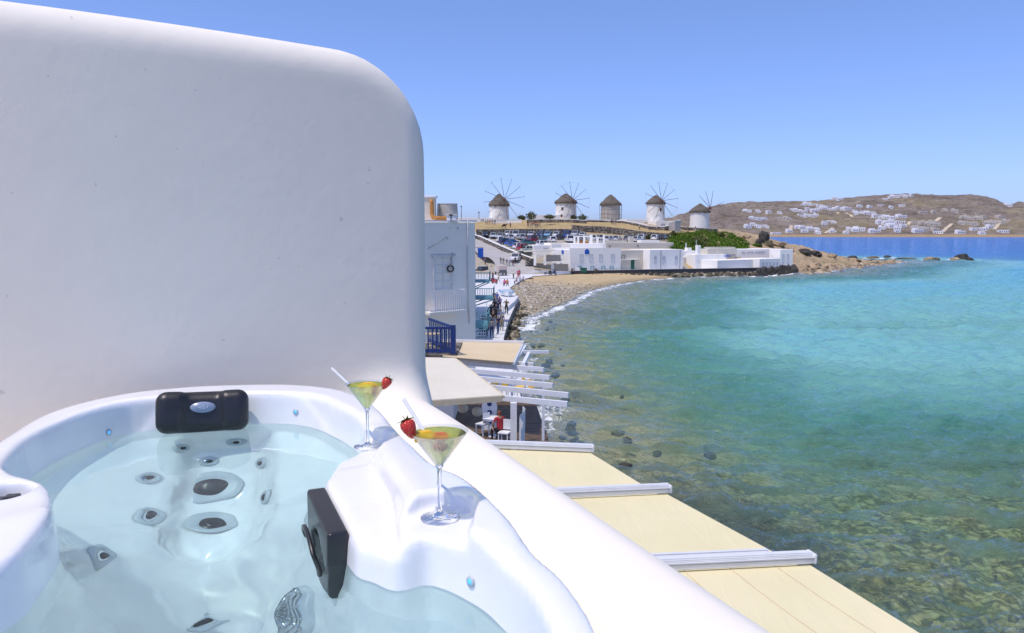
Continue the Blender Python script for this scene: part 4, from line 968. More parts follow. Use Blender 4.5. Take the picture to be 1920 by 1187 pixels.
# hanging lanterns under the pale awning
for k, (u, v) in enumerate(((868, 766), (895, 772))):
    a = at_z(u, v, 4.6); o = empty('lantern', a); tag(o, 'woven %s lantern hanging under the pale awning, %s one' % (('pale', 'left') if k == 0 else ('round', 'right')), 'lantern')
    MB().ball((0, 0, 0), .17, 2, (1, 1, .9)).build('shade', M_('lantern_straw', (0.55, 0.50, 0.40), 0.8), o, True); MB().tube([(0, 0, .15), (0, 0, .9)], .008, 6).build('cord', BLACKP, o)

# ---- blue balcony of the neighbouring house
bal = empty('blue_balcony', at_y(850, 668, 30)); tag(bal, 'blue painted wooden balcony railing between the tall wall and the sand awning', 'balcony')
def bp(mb, name, mat=BLUEP): return part_of(bal, mb.build(name, mat))
zb = at_y(850, 664, 30).z; zt = at_y(850, 614, 30).z; xr = at_y(850, 640, 30).x; yb = 30.0
mb = MB(); mb.box((xr, yb, (zb + zt) / 2 + .04), (.20, .20, zt - zb + .10)); bp(mb, 'corner_post')
mb = MB(); mb.bar((xr, yb, zt - .02), (xr - 2.2, yb, zt - .02), .11, .09); bp(mb, 'top_rail')
mb = MB(); mb.bar((xr, yb, zb + .14), (xr - 2.2, yb, zb + .14), .09, .14); bp(mb, 'bottom_rail')
mb = MB(); mb.bar((xr, yb, zt), (xr - 1.3, yb + 3.0, zt + .0), .11, .09); bp(mb, 'top_rail')
mb = MB(); mb.bar((xr, yb, zb + .14), (xr - 1.3, yb + 3.0, zb + .14), .09, .12); bp(mb, 'bottom_rail')
for k in range(1, 13):
    mb = MB(); mb.box((xr - .17 * k, yb, (zb + zt) / 2), (.055, .055, zt - zb - .1)); bp(mb, 'baluster')
for k in range(1, 12):
    mb = MB(); mb.box((xr - .115 * k, yb + .265 * k, (zb + zt) / 2), (.05, .05, zt - zb - .1)); bp(mb, 'baluster')
mb = MB(); mb.box((xr - 2.3, yb + 1.6, zb - .13), (4.9, 3.6, .26)); bp(mb, 'slab', STONE)
mb = MB(); mb.box((xr - 2.3, yb + 2.2, (zb - .26 + 1.0) / 2), (4.4, 2.4, zb - .26 - 1.0)); tag(mb.build('balcony_house', GREYW), 'white house base carrying the blue balcony', 'building')
# table and yellow flowers on the balcony
table((xr - .95, yb + .8, zb + .004), 'small table on the blue balcony', .34, M_('tan_cloth', (0.50, 0.40, 0.25)))
o = empty('potted_plant', (xr - 1.35, yb + .45, zb + .004)); tag(o, 'potted plant with yellow flowers on the blue balcony', 'plant')
MB().lathe([(.10, 0), (.15, .28), (.13, .28), (0, .24)], 14, cap0=True).build('pot', M_('terracotta', (0.40, 0.17, 0.08)), o, True)
mb = MB()
for k in range(90):
    c = Vector((random.gauss(0, .13), random.gauss(0, .13), .42 + random.gauss(0, .12))); n = Vector((random.gauss(0, 1), random.gauss(0, 1), random.gauss(.3, 1))).normalized(); x = n.orthogonal().normalized() * .05; y = n.cross(x.normalized()) * .03
    mb.face([c - x, c - y, c + x, c + y])
mb.build('foliage', plain('leaf_yellow_green', (0.28, 0.26, 0.04), 0.6, 0.5, 12), o)

# ---- generic building facade tools
class Bld:
    """box building whose front runs from plan point A to B; pixels are dropped on the front plane to size openings"""
    def __init__(s, name, label, A, B, depth, z0, z1, mat, cat='building', group=None, bevel=.06, parapet=0.0, skew=0.0):
        s.A = Vector((A[0], A[1], 0)); s.B = Vector((B[0], B[1], 0)); s.t = (s.B - s.A).normalized(); s.n = Vector((s.t.y, -s.t.x, 0)); s.L = (s.B - s.A).length; s.z0, s.z1 = z0, z1; s.depth = depth
        s.root = empty(name, (s.A + s.B) / 2 + Vector((0, 0, z0))); tag(s.root, label, cat, group); s.rz = math.atan2(s.t.y, s.t.x); s.mat = mat
        mb = MB(); c = (s.A + s.B) / 2 - s.n * depth / 2; mb.box((c.x, c.y, (z0 + z1) / 2), (s.L, depth, z1 - z0), s.rz, bevel=bevel); s.add(mb, 'wall', mat)
        if parapet:
            for (a, b) in ((s.A, s.B), (s.A - s.n * depth, s.B - s.n * depth)):
                mb = MB(); mb.bar(a + Vector((0, 0, z1 + parapet / 2)) - s.n * (.14 if a == s.A else -.14), b + Vector((0, 0, z1 + parapet / 2)) - s.n * (.14 if b == s.B else -.14), .26, parapet); s.add(mb, 'parapet', mat)
    def add(s, mb, name, mat, smooth=False, sharp=None): return part_of(s.root, mb.build(name, mat, None, smooth, sharp))
    def drop(s, u, v):
        d = ray(u, v); o = Vector((0, 0, CZ)); k = (s.A - o).dot(s.n) / d.dot(s.n); p = o + d * k; return (p - s.A).dot(s.t), p.z
    def P(s, a, z, out=0.0): return s.A + s.t * a + s.n * out + Vector((0, 0, z))
    def rect(s, u0, v0, u1, v1): 
        a0, z1 = s.drop(u0, v0); a1, z0 = s.drop(u1, v1); return a0, a1, min(z0, z1), max(z0, z1)
    def window(s, u0, v0, u1, v1, frame=None, pane=None, cols=2, rows=2, name='window', sill=None, fw=.06):
        a0, a1, z0, z1 = s.rect(u0, v0, u1, v1); m = Matrix.Translation(s.P((a0 + a1) / 2, (z0 + z1) / 2)) @ Matrix.Rotation(s.rz, 4, 'Z'); w, h = a1 - a0, z1 - z0
        mb = MB()
        for x, z, sx, sz in ((0, h / 2, w + fw, fw), (0, -h / 2, w + fw, fw), (-w / 2, 0, fw, h - fw), (w / 2, 0, fw, h - fw)): mb.box((x, -.03, z), (sx, .12, sz), M=m)
        for k in range(1, cols): mb.box((-w / 2 + w * k / cols, -.012, 0), (fw * .5, .05, h - fw), M=m)
        for k in range(1, rows): mb.box((0, -.014, -h / 2 + h * k / rows), (w - fw, .05, fw * .45), M=m)
        f = s.add(mb, name, frame or WHITEP)
        mb = MB(); mb.box((0, 0.006, 0), (w - .01, .03, h - .01), M=m); p = mb.build('pane', pane or GLASSD, None); p.parent = f; p.matrix_parent_inverse = f.matrix_parent_inverse.copy()
        if sill: mb = MB(); mb.box((0, -.10, -h / 2 - fw), (w + .3, .2, .08), M=m); q = mb.build('sill', sill); q.parent = f; q.matrix_parent_inverse = f.matrix_parent_inverse.copy()
        return f
    def slab(s, u0, v0, u1, v1, th, name, mat, out=0.0):
        a0, a1, z0, z1 = s.rect(u0, v0, u1, v1); mb = MB(); mb.box(s.P((a0 + a1) / 2, (z0 + z1) / 2, out + th / 2), (a1 - a0, th, z1 - z0), s.rz); return s.add(mb, name, mat)
    def roofbox(s, a, back, w, d, h, name='chimney', mat=None, z=None):
        c = s.P(a, (z if z is not None else s.z1) + h / 2, -back); mb = MB(); mb.box(c, (w, d, h), s.rz, bevel=.03); return s.add(mb, name, mat or s.mat)

# ---- white building beside the tall wall (about 40 m away)
Y0 = 40.0; xr = at_y(891.5, 500, Y0).x; ztop = at_y(845, 415.5, Y0).z
_B = at_y(891.5, 500, 41.6); _t = (math.cos(R(42)), math.sin(R(42)))
wb = Bld('white_building', 'shaded white house with balcony and tall window, right beside the tall wall', (_B.x - 11 * _t[0], _B.y - 11 * _t[1]), (_B.x, _B.y), 5.0, 1.0, ztop, GREYW)
w_ = wb.window(813, 481, 847, 541, M_('window_frame_white', (0.66, 0.66, 0.65)), M_('window_curtain', (0.14, 0.145, 0.15), 0.4), 2, 4, fw=.10)
wb.slab(807, 476, 853, 480.5, .06, 'lintel', M_('lintel_stone', (0.55, 0.53, 0.50)))
a0, a1, z0_, z1_ = wb.rect(790, 546, 858, 579)
mb = MB(); mb.box(wb.P((a0 + a1) / 2, z0_ - .05, .40), (a1 - a0 + .1, .8, .12), wb.rz); wb.add(mb, 'balcony_slab', GREYW)
mb = MB(); mb.bar(wb.P(a0, z1_, .78), wb.P(a1, z1_, .78), .05, .05); mb.bar(wb.P(a1, z1_, .78), wb.P(a1, z1_, .05), .05, .05); rl = wb.add(mb, 'balcony_rail', WHITEP)
mb = MB(); mb.bar(wb.P(a0, z0_ + .08, .78), wb.P(a1, z0_ + .08, .78), .05, .05); wb.add(mb, 'balcony_rail', WHITEP)
for k in range(16):
    mb = MB(); mb.box(wb.P(a1 - .02 - k * .145, (z0_ + z1_) / 2, .78), (.05, .05, z1_ - z0_)); wb.add(mb, 'baluster', WHITEP)
mb = MB(); mb.tube([wb.P(*wb.drop(875.5, 412), .05), wb.P(*wb.drop(875.5, 500), .05), wb.P(*wb.drop(876.5, 560), .05), wb.P(*wb.drop(879, 606), .05)], .035, 8); wb.add(mb, 'drainpipe', M_('pipe_grey', (0.52, 0.52, 0.53)), True)
mb = MB(); mb.tube([wb.P(*wb.drop(802, 466), .04), wb.P(*wb.drop(820, 455), .10), wb.P(*wb.drop(837, 444), .05), wb.P(*wb.drop(839, 449), .04)], .018, 6); wb.add(mb, 'cable', M_('cable_grey', (0.30, 0.30, 0.31)), True)
mb = MB(); mb.tube([wb.P(*wb.drop(846, 473), .12), wb.P(*wb.drop(843, 486), .16), wb.P(*wb.drop(841.5, 497), .16)], .014, 6); wb.add(mb, 'cable', BLACKP, True)
c = wb.P(*wb.drop(841, 503.5), .17)
ring = MB(); n1, n2 = 20, 8; rv = []
for i in range(n1):
    a = 2 * math.pi * i / n1; rv.append([ring.bm.verts.new(c + Vector(((.16 + .045 * math.cos(2 * math.pi * j / n2)) * math.cos(a), .045 * math.sin(2 * math.pi * j / n2), (.16 + .045 * math.cos(2 * math.pi * j / n2)) * math.sin(a)))) for j in range(n2)])
for i in range(n1):
    for j in range(n2): ring.bm.faces.new((rv[i][j], rv[(i + 1) % n1][j], rv[(i + 1) % n1][(j + 1) % n2], rv[i][(j + 1) % n2]))
o = ring.build('cable_coil', BLACKP, None, True); tag(o, 'black coil of cable hanging in front of the shaded house window', 'coil')
wb.slab(860, 412.5, 893, 416, .05, 'cornice', WHITEP, .01); wb.slab(780, 412.5, 858, 416, .05, 'cornice', WHITEP, .01)
for (u, v) in ((844, 427), (858, 428)): mb = MB(); mb.box(wb.P(*wb.drop(u, v), .03), (.10, .06, .10)); wb.add(mb, 'bracket', M_('pipe_grey', (0.5, 0.5, 0.5)))
# roof things
def at_roof(u, v, back): return at_y(u, v, Y0 + back)
ch = empty('chimney', (at_roof(806, 414, 1.5).x, Y0 + 1.5, ztop)); tag(ch, 'tall cream chimney block on the shaded house roof by the wall', 'chimney')
mb = MB(); h_ = at_roof(806, 371, 1.5).z - ztop; mb.box((-.05, 0, h_ / 2), (.75, .7, h_), bevel=.04); mb.build('stack', CREAMW, ch); MB().box((-.05, 0, h_ + .05), (.9, .85, .12), bevel=.03).build('cap', WHITEP, ch)
pp = empty('flue_pipe', at_roof(812, 414, .8)); tag(pp, 'rusty orange flue pipe bending along the shaded house roof', 'pipe')
RUST = plain('rusty_orange', (0.50, 0.22, 0.05), 0.6, 0.4, 6, bump=0.3)
mb = MB(); pts = [at_roof(808, 374, .8), at_roof(809.5, 380, .8), at_roof(810, 403, .8), at_roof(812, 408, .8), at_roof(818, 409, .8), at_roof(842, 409.5, .8)]; mb.tube(pts, .11, 10); part_of(pp, mb.build('pipe', RUST, None, True))
tk = empty('water_tank', at_roof(839, 412, 2.2)); tag(tk, 'grey round water tank on the roof of the shaded house', 'tank')
TANK = plain('tank_grey', (0.45, 0.42, 0.38), 0.8, 0.2, 2.5, bump=.3); ht = at_roof(839, 383, 2.2).z - at_roof(839, 412, 2.2).z
MB().lathe([(0, 0), (.60, 0), (.585, ht * .5), (.56, ht - .03), (.575, ht - .02), (.575, ht + .03), (0, ht + .05)], 28).build('drum', TANK, tk, sharp=40)
for (u, v0, v1, nm) in ((865, 411, 387, 'left'), (898, 411, 398, 'right')):
    o = empty('antenna', at_roof(u, v0, 2.5)); tag(o, 'thin antenna mast on the shaded house roof, %s of the tank' % ('just right' if nm == 'left' else 'farther right'), 'antenna'); hh = at_roof(u, v1, 2.5).z - at_roof(u, v0, 2.5).z
    MB().tube([(0, 0, 0), (0, 0, hh)], .018, 6).build('mast', M_('dark_metal', (0.12, 0.12, 0.12)), o); MB().ball((0, 0, hh), .05, 1).build('tip', M_('dark_metal', (0.12, 0.12, 0.12)), o)
for k, (u, w) in enumerate(((843, .30), (850, .34))):
    o = empty('roof_vent', at_roof(u, 412.5, .5)); tag(o, 'small white roof vent, %s of the pair in front of the tank' % ('left' if k == 0 else 'right'), 'vent'); MB().box((0, 0, .10), (w, .3, .28), bevel=.03).build('box', WHITEP, o); MB().box((0, 0, .27), (w + .08, .38, .05)).build('lid', WHITEP, o)

# ---- teal house further along with its balconies
th_ = Bld('teal_house', 'house with teal wooden balconies behind the shaded white house', (-12, 52), (-4.3, 52), 36, 1.0, 9.3, GREYW)
def balcony(y0, y1, x0, x1, z, lab, mat):
    o = empty('wooden_balcony', ((x0 + x1) / 2, y0, z)); tag(o, lab, 'balcony', 'teal balconies over the promenade')
    inv = Matrix.Translation(-Vector(o.location))
    def ad(mb, n, m=mat): q = mb.build(n, m); q.parent = o; q.matrix_parent_inverse = inv
    mb = MB(); mb.box(((x0 + x1) / 2, (y0 + y1) / 2, z - .06), (x1 - x0, y1 - y0, .12)); ad(mb, 'floor')
    for zz in (z + .95, z + .12):
        mb = MB(); mb.bar((x0, y0, zz), (x1, y0, zz), .06, .06); ad(mb, 'rail'); mb = MB(); mb.bar((x1, y0, zz), (x1, y1, zz), .06, .06); ad(mb, 'rail')
    n = int((x1 - x0) / .16)
    for k in range(n + 1): mb = MB(); mb.box((x0 + (x1 - x0) * k / n, y0, z + .52), (.05, .05, .86)); ad(mb, 'baluster')
    n = int((y1 - y0) / .5)
    for k in range(n + 1): mb = MB(); mb.box((x1, y0 + (y1 - y0) * k / n, z + .52), (.05, .05, .86)); ad(mb, 'baluster')
    for y in (y0, y1): mb = MB(); mb.bar((x0, y, z - .9), (x1, y, z - .1), .10, .10); ad(mb, 'brace')
a = at_y(925, 560, 70); balcony(70, 74, -4.25, a.x, a.z, 'teal wooden balcony over the crowd, nearer and lower', TEALP)
a = at_y(921, 528, 80); balcony(80, 84, -4.25, a.x - .2, a.z, 'teal wooden balcony farther along the promenade', TEALP)
a = at_y(915, 612, 56); balcony(56, 60, -4.25, a.x, a.z, 'teal wooden stair landing just past the shaded house', TEALP)
sg = empty('hanging_sign', at_y(901, 474, 62)); tag(sg, 'plain blue sign hanging at the corner of the shaded house', 'sign')
MB().box((0, 0, 0), (.46, .06, .78), bevel=.01).build('board', M_('sign_blue', (0.01, 0.09, 0.45)), sg); MB().bar((-.6, 0, .43), (.25, 0, .43), .03, .03).build('bracket', BLACKP, sg)
# stairs of the teal house down to the quay
st = empty('wooden_stairs', (-3.0, 66, 1.0)); tag(st, 'teal wooden stairs with white treads beside the crowd on the quay', 'stairs')
for k in range(9): mb = MB(); mb.box((-2.75, 62 + .32 * k, 1.1 + .22 * k), (1.1, .30, .06)); part_of(st, mb.build('tread', WHITEP))
for x in (-3.3, -2.2): mb = MB(); mb.bar((x, 61.9, 1.0), (x, 64.9, 3.0), .06, .22); part_of(st, mb.build('stringer', TEALP)); mb = MB(); mb.bar((x, 61.9, 1.95), (x, 64.9, 3.95), .05, .06); part_of(st, mb.build('handrail', TEALP))
# ================================================================== ROAD, WALLS, HOUSES, WINDMILLS, FAR HILL
ROADM = plain('pale_asphalt', (0.40, 0.38, 0.36), 0.9, 0.08, 0.6)
TOPW = plain('whitewashed_top', (0.80, 0.78, 0.74), 0.7, 0.06, 1.0)
def drape(pts, n=14):
    P = crom([np.array(p) for p in pts], n, False); return [Vector((x, y, ground_z(x, y))) for x, y in P]
# ramp road up to the car park
rl = [at_z(960, 522, 1.0)[:2], ground(965, 500)[:2], ground(940, 482)[:2], ground(915, 465)[:2], ground(892, 451)[:2], ground(865, 441)[:2]]
C_ = crom([np.array(p) for p in rl], 10, False); V = []; W_ = 4.2
for i, p in enumerate(C_):
    d = C_[min(i + 1, len(C_) - 1)] - C_[max(i - 1, 0)]; d /= np.linalg.norm(d); n = np.array((-d[1], d[0]))
    for s_ in (-1, -.33, .33, 1): q = p + n * W_ * s_; V.append((q[0], q[1], max(ground_z(*p), ground_z(q[0], q[1])) + 0.06))
rd = from_arrays('road', V, [(i * 4 + j, i * 4 + j + 1, (i + 1) * 4 + j + 1, (i + 1) * 4 + j) for i in range(len(C_) - 1) for j in range(3)], ROADM)
if rd.data.polygons[0].normal.z < 0: rd.data.flip_normals()
tag(rd, kind='structure')
def wallstrip(name, label, P, h, th, mat, cap=None, z0=-.6, caph=.12):
    """free-standing wall following points P (Vectors on the ground)"""
    root = empty(name, P[0]); tag(root, label, 'wall'); mb = MB(); mc = MB()
    hs = h if isinstance(h, (list, tuple)) else [h] * len(P)
    def ring(bm, i, lo, hi, t):
        d = (P[min(i + 1, len(P) - 1)] - P[max(i - 1, 0)]); d.z = 0; d.normalize(); n = Vector((-d.y, d.x, 0)) * t / 2
        return [bm.verts.new(P[i] + n + Vector((0, 0, lo))), bm.verts.new(P[i] - n + Vector((0, 0, lo))), bm.verts.new(P[i] - n + Vector((0, 0, hi))), bm.verts.new(P[i] + n + Vector((0, 0, hi)))]
    for m_, t_, rng in ((mb, th, lambda i: (z0, hs[i])), (mc, th + .12, lambda i: (hs[i] + .002, hs[i] + caph))):
        rs_ = [ring(m_.bm, i, *rng(i), t_) for i in range(len(P))]
        for a, b in zip(rs_, rs_[1:]):
            for k in range(4): m_.bm.faces.new((a[k], a[(k + 1) % 4], b[(k + 1) % 4], b[k]))
        m_.bm.faces.new(rs_[0]); m_.bm.faces.new(rs_[-1][::-1])
    part_of(root, mb.build('masonry', mat)); 
    if cap: part_of(root, mc.build('coping', cap))
    return root
gp = lambda L: [ground(u, v) for u, v in L]
wallstrip('ramp_wall', 'long stone wall with white top beside the ramp road', gp([(888, 446), (905, 452), (930, 464), (955, 475), (980, 486), (1000, 493)]), .95, .5, STONE, TOPW)
wallstrip('retaining_wall', 'long dark stone retaining wall behind the parked cars', gp([(893, 442), (940, 441.5), (1000, 441), (1050, 441), (1085, 441.5)]), 1.75, .6, STONE, None)
wallstrip('retaining_wall', 'stone retaining wall stepping down right of the car park, below the third windmill', gp([(1072, 432), (1090, 434), (1130, 437), (1165, 440), (1205, 444), (1258, 447)]), [1.6, 1.6, 1.9, 1.8, 1.5, 1.3], .6, STONE, None)
wallstrip('terrace_wall_low', 'curving stone wall with white coping between the third and fourth windmills', gp([(1098, 416), (1130, 416.5), (1170, 418.5), (1195, 424), (1220, 430.5), (1245, 432), (1262, 430)]), [.5, .5, .6, .8, .9, 1.0, 1.2], .5, STONE, TOPW, caph=.28)
wallstrip('terrace_wall_low', 'white capped stone wall rising at the right of the fourth windmill', gp([(1256, 433), (1266, 434), (1274, 434)]), [2.4, 3.0, 3.2], .9, M_('grey_plaster', (0.42, 0.40, 0.36)), TOPW, caph=.3)
wallstrip('stone_wall', 'stone wall with white top below the fifth windmill', gp([(1276, 430.5), (1300, 432), (1330, 434.5), (1346, 437)]), [.8, .8, 1.0, 1.3], .5, STONE, TOPW)
wallstrip('stone_wall', 'stone wall with white top in front of the second windmill', gp([(988, 418), (1030, 417.5), (1075, 418), (1100, 419)]), [1.0, 1.0, 1.0, .8], .5, STONE, TOPW, caph=.2)
wallstrip('white_wall', 'low white wall in front of the first windmill', gp([(925, 418.5), (950, 418.5), (978, 417.5)]), 1.0, .4, HOUSEW, TOPW)

# ---- windmills
THATCH = NT('thatch'); v = THATCH.coord(); THATCH.princ(THATCH.ramp(THATCH.noise(3.5, 6, .7, THATCH.coord('Object', (3, 3, .8))), [(0.25, (0.07, 0.058, 0.045)), (0.5, (0.18, 0.15, 0.115)), (0.8, (0.33, 0.28, 0.22))]), 0.95, THATCH.bump(THATCH.noise(5, 5, .7, THATCH.coord('Object', (4, 4, .6))), 1.0, .3)); THATCH = THATCH.m
MILLW = mat_stucco('mill_whitewash', (0.82, 0.78, 0.70), .3, .25); MILLG = mat_stucco('mill_bare_plaster', (0.50, 0.46, 0.39), .4, .5)
POLE = plain('mill_timber', (0.16, 0.13, 0.11), 0.8, 0.2, 4); REDW = plain('red_brown_timber', (0.22, 0.06, 0.035), 0.7, 0.3, 4)
def windmill(u, vb, y, wpx, vtop_body, vtop_roof, label, spokes=12, hub=(9, -5), R_=40, mat=MILLW, angs=None, wins=(), scaff=False):
    base = at_y(u, vb, y); k = y / F_PX; root = empty('windmill', base); tag(root, label, 'windmill', 'windmills on the ridge')
    r0 = wpx * k / 2; hb = (vb - vtop_body) * k; hr = (vtop_body - vtop_roof) * k
    MB().lathe([(r0 * 1.04, -1.5), (r0 * 1.03, 0), (r0 * .99, hb * .5), (r0 * .955, hb + .1), (0, hb + .15)], 36).build('tower', mat, root, sharp=50)
    mb = MB(); n = 44; prof = [(1.10, -.25), (1.13, -.05), (1.02, .12), (.80, .34), (.52, .62), (.25, .85), (.10, .97), (0, 1.0)]
    rr = random.Random(u); rings = []
    for (a, z) in prof:
        if a == 0: rings.append([mb.bm.verts.new((0, 0, hb + hr))]); continue
        rings.append([mb.bm.verts.new((r0 * .97 * (a + .035 * rr.uniform(-1, 1)) * math.cos(6.2832 * q / n), r0 * .97 * (a + .035 * rr.uniform(-1, 1)) * math.sin(6.2832 * q / n), hb + hr * (z + .05 * rr.uniform(-1, 1)))) for q in range(n)])
    for a, b in zip(rings, rings[1:]):
        for q in range(n):
            q2 = (q + 1) % n
            mb.bm.faces.new((a[q], a[q2], b[0]) if len(b) == 1 else (a[q], a[q2], b[q2], b[q]))
    mb.build('thatched_roof', THATCH, root)
    for (du, v_, w, h) in wins:
        a = math.asin(max(-1, min(1, du * k / r0))); m = Matrix.Rotation(a, 4, 'Z'); zz = (vb - v_) * k
        f = MB().box((0, -r0 * .985, zz), (w, .30, h), M=m).build('window', REDW, root); MB().box((0, -r0 * .985 - .13, zz), (w * .7, .08, h * .75), M=m).build('pane', GLASSD, f)
    if spokes:
        hp = Vector((hub[0] * k, -r0 * .9 - .5, (vb - (vtop_body + hub[1])) * k)); ax = Vector((.28, -.95, .10)).normalized()
        MB().tube([hp - ax * 1.5, hp + ax * 1.2], .17, 10).build('axle', POLE, root); e1 = ax.cross(Vector((0, 0, 1))).normalized(); e2 = e1.cross(ax).normalized()
        MB().tube([hp - ax * .3 + ax * .5, hp + ax * .9], .38, 12).build('hub', REDW, root)
        tips = []
        for a in (angs or [360 * q / spokes + 8 for q in range(spokes)]):
            d = e1 * math.sin(R(a)) + e2 * math.cos(R(a)); tip = hp + ax * .7 + d * R_ * k; tips.append(tip)
            MB().tube([hp + ax * .7 - d * .3, tip], [.10, .055], 6).build('sail_pole', POLE, root)
        if spokes > 8:
            for a, b in zip(tips, tips[1:] + tips[:1]): MB().tube([hp + ax * .7 + (a - hp - ax * .7) * .96, hp + ax * .7 + (b - hp - ax * .7) * .96], .016, 4).build('rope', POLE, root)
    if scaff:
        for q in range(9):
            a = R(-85 + 170 * q / 8); x, yv = (r0 + .5) * math.sin(a), -(r0 + .5) * math.cos(a); MB().tube([(x, yv, 0), (x, yv, hb * .95)], .05, 5).build('scaffold_pole', POLE, root)
        for z in (.3, .6, .9): MB().tube([((r0 + .5) * math.sin(R(-85 + 170 * q / 16)), -(r0 + .5) * math.cos(R(-85 + 170 * q / 16)), hb * z) for q in range(17)], .04, 5).build('scaffold_rail', POLE, root)
    return root
windmill(936, 411.5, 252, 36, 383, 364.5, 'white windmill with thatched cap and full wheel of spokes, first from the left', 12, (9, -7), 40)
windmill(1061, 409, 254, 39, 379, 364, 'white windmill with small window and spokes, second from the left', 12, (9, -1), 35, wins=((-8, 392, .7, .8), (-9, 405, .7, .8)))
windmill(1144.5, 412, 252, 36, 382, 366, 'bare plaster windmill with scaffolding and no sails, third from the left', 0, mat=MILLG, scaff=True)
windmill(1229, 417, 248, 33.5, 380.5, 367, 'tall white windmill with spokes and dark window, fourth from the left', 12, (5, -2), 35, wins=((6, 394, .6, .9),))
windmill(1311.5, 425, 238, 35.5, 396, 382.5, 'white windmill with only a few sail poles, nearest the green slope', 5, (12, -4), 32, angs=[-12, 16, 44, -68, 100])

# ---- houses on the ridge beside the mills
def ridge(name, label, u0, u1, y, vt, vb, dep, mat=HOUSEW): 
    A = at_y(u0, vb, y); B = at_y(u1, vb, y + 2); return Bld(name, label, A, B, dep, A.z - .8, at_y(u0, vt, y).z, mat)
b = ridge('ridge_house', 'low white house with blue shutter left of the first windmill', 858, 925, 244, 408, 419, 7); b.window(902, 411, 907, 414.5, BLUEP, BLUEP, 1, 1)
ridge('ridge_house', 'long low white building at the foot of the second windmill', 999, 1050, 247, 403, 411, 5)
b = ridge('ridge_house', 'low white house left of the fourth windmill', 1174, 1214, 243, 411, 424, 6); b.window(1209, 417, 1212, 422, POLE, GLASSD, 1, 1)
b = ridge('ridge_house', 'white annex with blue window right of the fourth windmill', 1230, 1262, 240, 414, 428, 6); b.window(1240, 420, 1246, 426, BLUEP, GLASSD, 2, 2)

# ---- waterfront houses (fronts turned to the bay)
def hb(name, label, u0, y0, u1, y1, vtop, dep, mat=HOUSEW, z0=.9, **kw):
    A = at_y(u0, 500, y0); B = at_y(u1, 500, y1); return Bld(name, label, A, B, dep, z0, at_y((u0 + u1) / 2, vtop, (y0 + y1) / 2).z, mat, **kw)
GREENP = plain('green_paint', (0.01, 0.11, 0.07), 0.5, 0.2, 3)
h1 = hb('waterfront_house', 'two-storey white house with four upper and four green lower windows', 1068, 164, 1164, 169, 468, 9, parapet=.35)
for u in (1090, 1108, 1126, 1148.5): h1.window(u - 3.1, 476.5, u + 3.1, 489, M_('frame_blue_grey', (0.45, 0.52, 0.58)), GLASSD, 2, 2)
for u in (1087, 1110.5, 1131, 1146.5): h1.window(u - 3, 499, u + 3, 507.5, M_('frame_teal', (0.05, 0.22, 0.24)), GLASSD, 1, 1)
em = h1.slab(1096.5, 469, 1104.5, 476.5, .08, 'emblem', M_('sign_blue', (0.01, 0.09, 0.45))); h1.slab(1098.5, 467, 1102.5, 469, .08, 'emblem_top', M_('sign_blue', (0.01, 0.09, 0.45)))
a0, a1, z0_, z1_ = h1.rect(1112, 504, 1186, 506)
for k in range(2): mb = MB(); mb.bar(h1.P(a0, 1.95 - k * .5, 1.6), h1.P(a1, 1.95 - k * .5, 1.6), .05, .06); h1.add(mb, 'green_railing', M_('frame_teal', (0.05, 0.22, 0.24)))
for k in range(9): mb = MB(); mb.box(h1.P(a0 + (a1 - a0) * k / 8, 1.5, 1.6), (.06, .06, 1.0)); h1.add(mb, 'railing_post', M_('frame_teal', (0.05, 0.22, 0.24)))
# lit end wall with a round blue emblem
mb = MB(); c = h1.A - h1.n * 3.4 - h1.t * .03; mb.lathe([(0, 0), (.55, 0), (.5, .06), (0, .07)], 20, Matrix.Translation((c.x, c.y, 5.5)) @ (-h1.t).to_track_quat('Z', 'Y').to_matrix().to_4x4()); h1.add(mb, 'emblem', M_('sign_blue', (0.01, 0.09, 0.45)))
h1b = hb('roof_house', 'white upper block behind the two-storey waterfront house', 1071, 174, 1136, 177, 456.5, 7, z0=4.5)
# roof pavilion with columns
pv0 = empty('roof_pavilion', at_y(1104, 457, 176)); tag(pv0, 'white roof terrace pavilion with columns and orange furniture', 'pavilion')
for u in (1077, 1084, 1095, 1108, 1120, 1132):
    a = at_y(u, 457.5, 177); b_ = at_y(u, 440 if u in (1108, 1132) else 444, 177); mb = MB(); mb.box((a.x, a.y, (a.z + b_.z) / 2), (.42 if u != 1108 else .7, .42, b_.z - a.z)); part_of(pv0, mb.build('column', HOUSEW))
a = at_y(1076, 443.5, 177.2); b_ = at_y(1109, 443.5, 177.2); mb = MB(); mb.bar(a, b_, .8, .22); part_of(pv0, mb.build('beam', HOUSEW))
a = at_y(1111, 446, 178); b_ = at_y(1134, 446, 178); mb = MB(); mb.bar(a, b_, .3, .2); part_of(pv0, mb.build('beam', HOUSEW))
a = at_y(1093, 455, 178.5); mb = MB(); mb.box((a.x, a.y, a.z - .2), (2.6, .8, 1.1), bevel=.1); part_of(pv0, mb.build('furniture', M_('orange_cloth', (0.45, 0.20, 0.05))))
for k in range(5): a = at_y(1114 + k * 4.2, 452, 178.6); mb = MB(); mb.box((a.x, a.y, a.z), (.16, .12, 1.5)); part_of(pv0, mb.build('shutter_slat', M_('frame_blue_grey', (0.45, 0.52, 0.58))))
h2 = hb('waterfront_house', 'cream house with green door and white canopy beside the two-storey house', 1164, 171, 1218, 174.5, 469, 8, CREAMW)
h2.window(1165, 478.5, 1171.5, 485.5, POLE, GLASSD, 1, 1); h2.slab(1183, 487, 1189, 505, .08, 'door', GREENP); h2.window(1203, 488, 1209.5, 495.5, M_('frame_cream', (0.75, 0.66, 0.42)), M_('blind_cream', (0.60, 0.48, 0.25)), 1, 1, sill=TOPW)
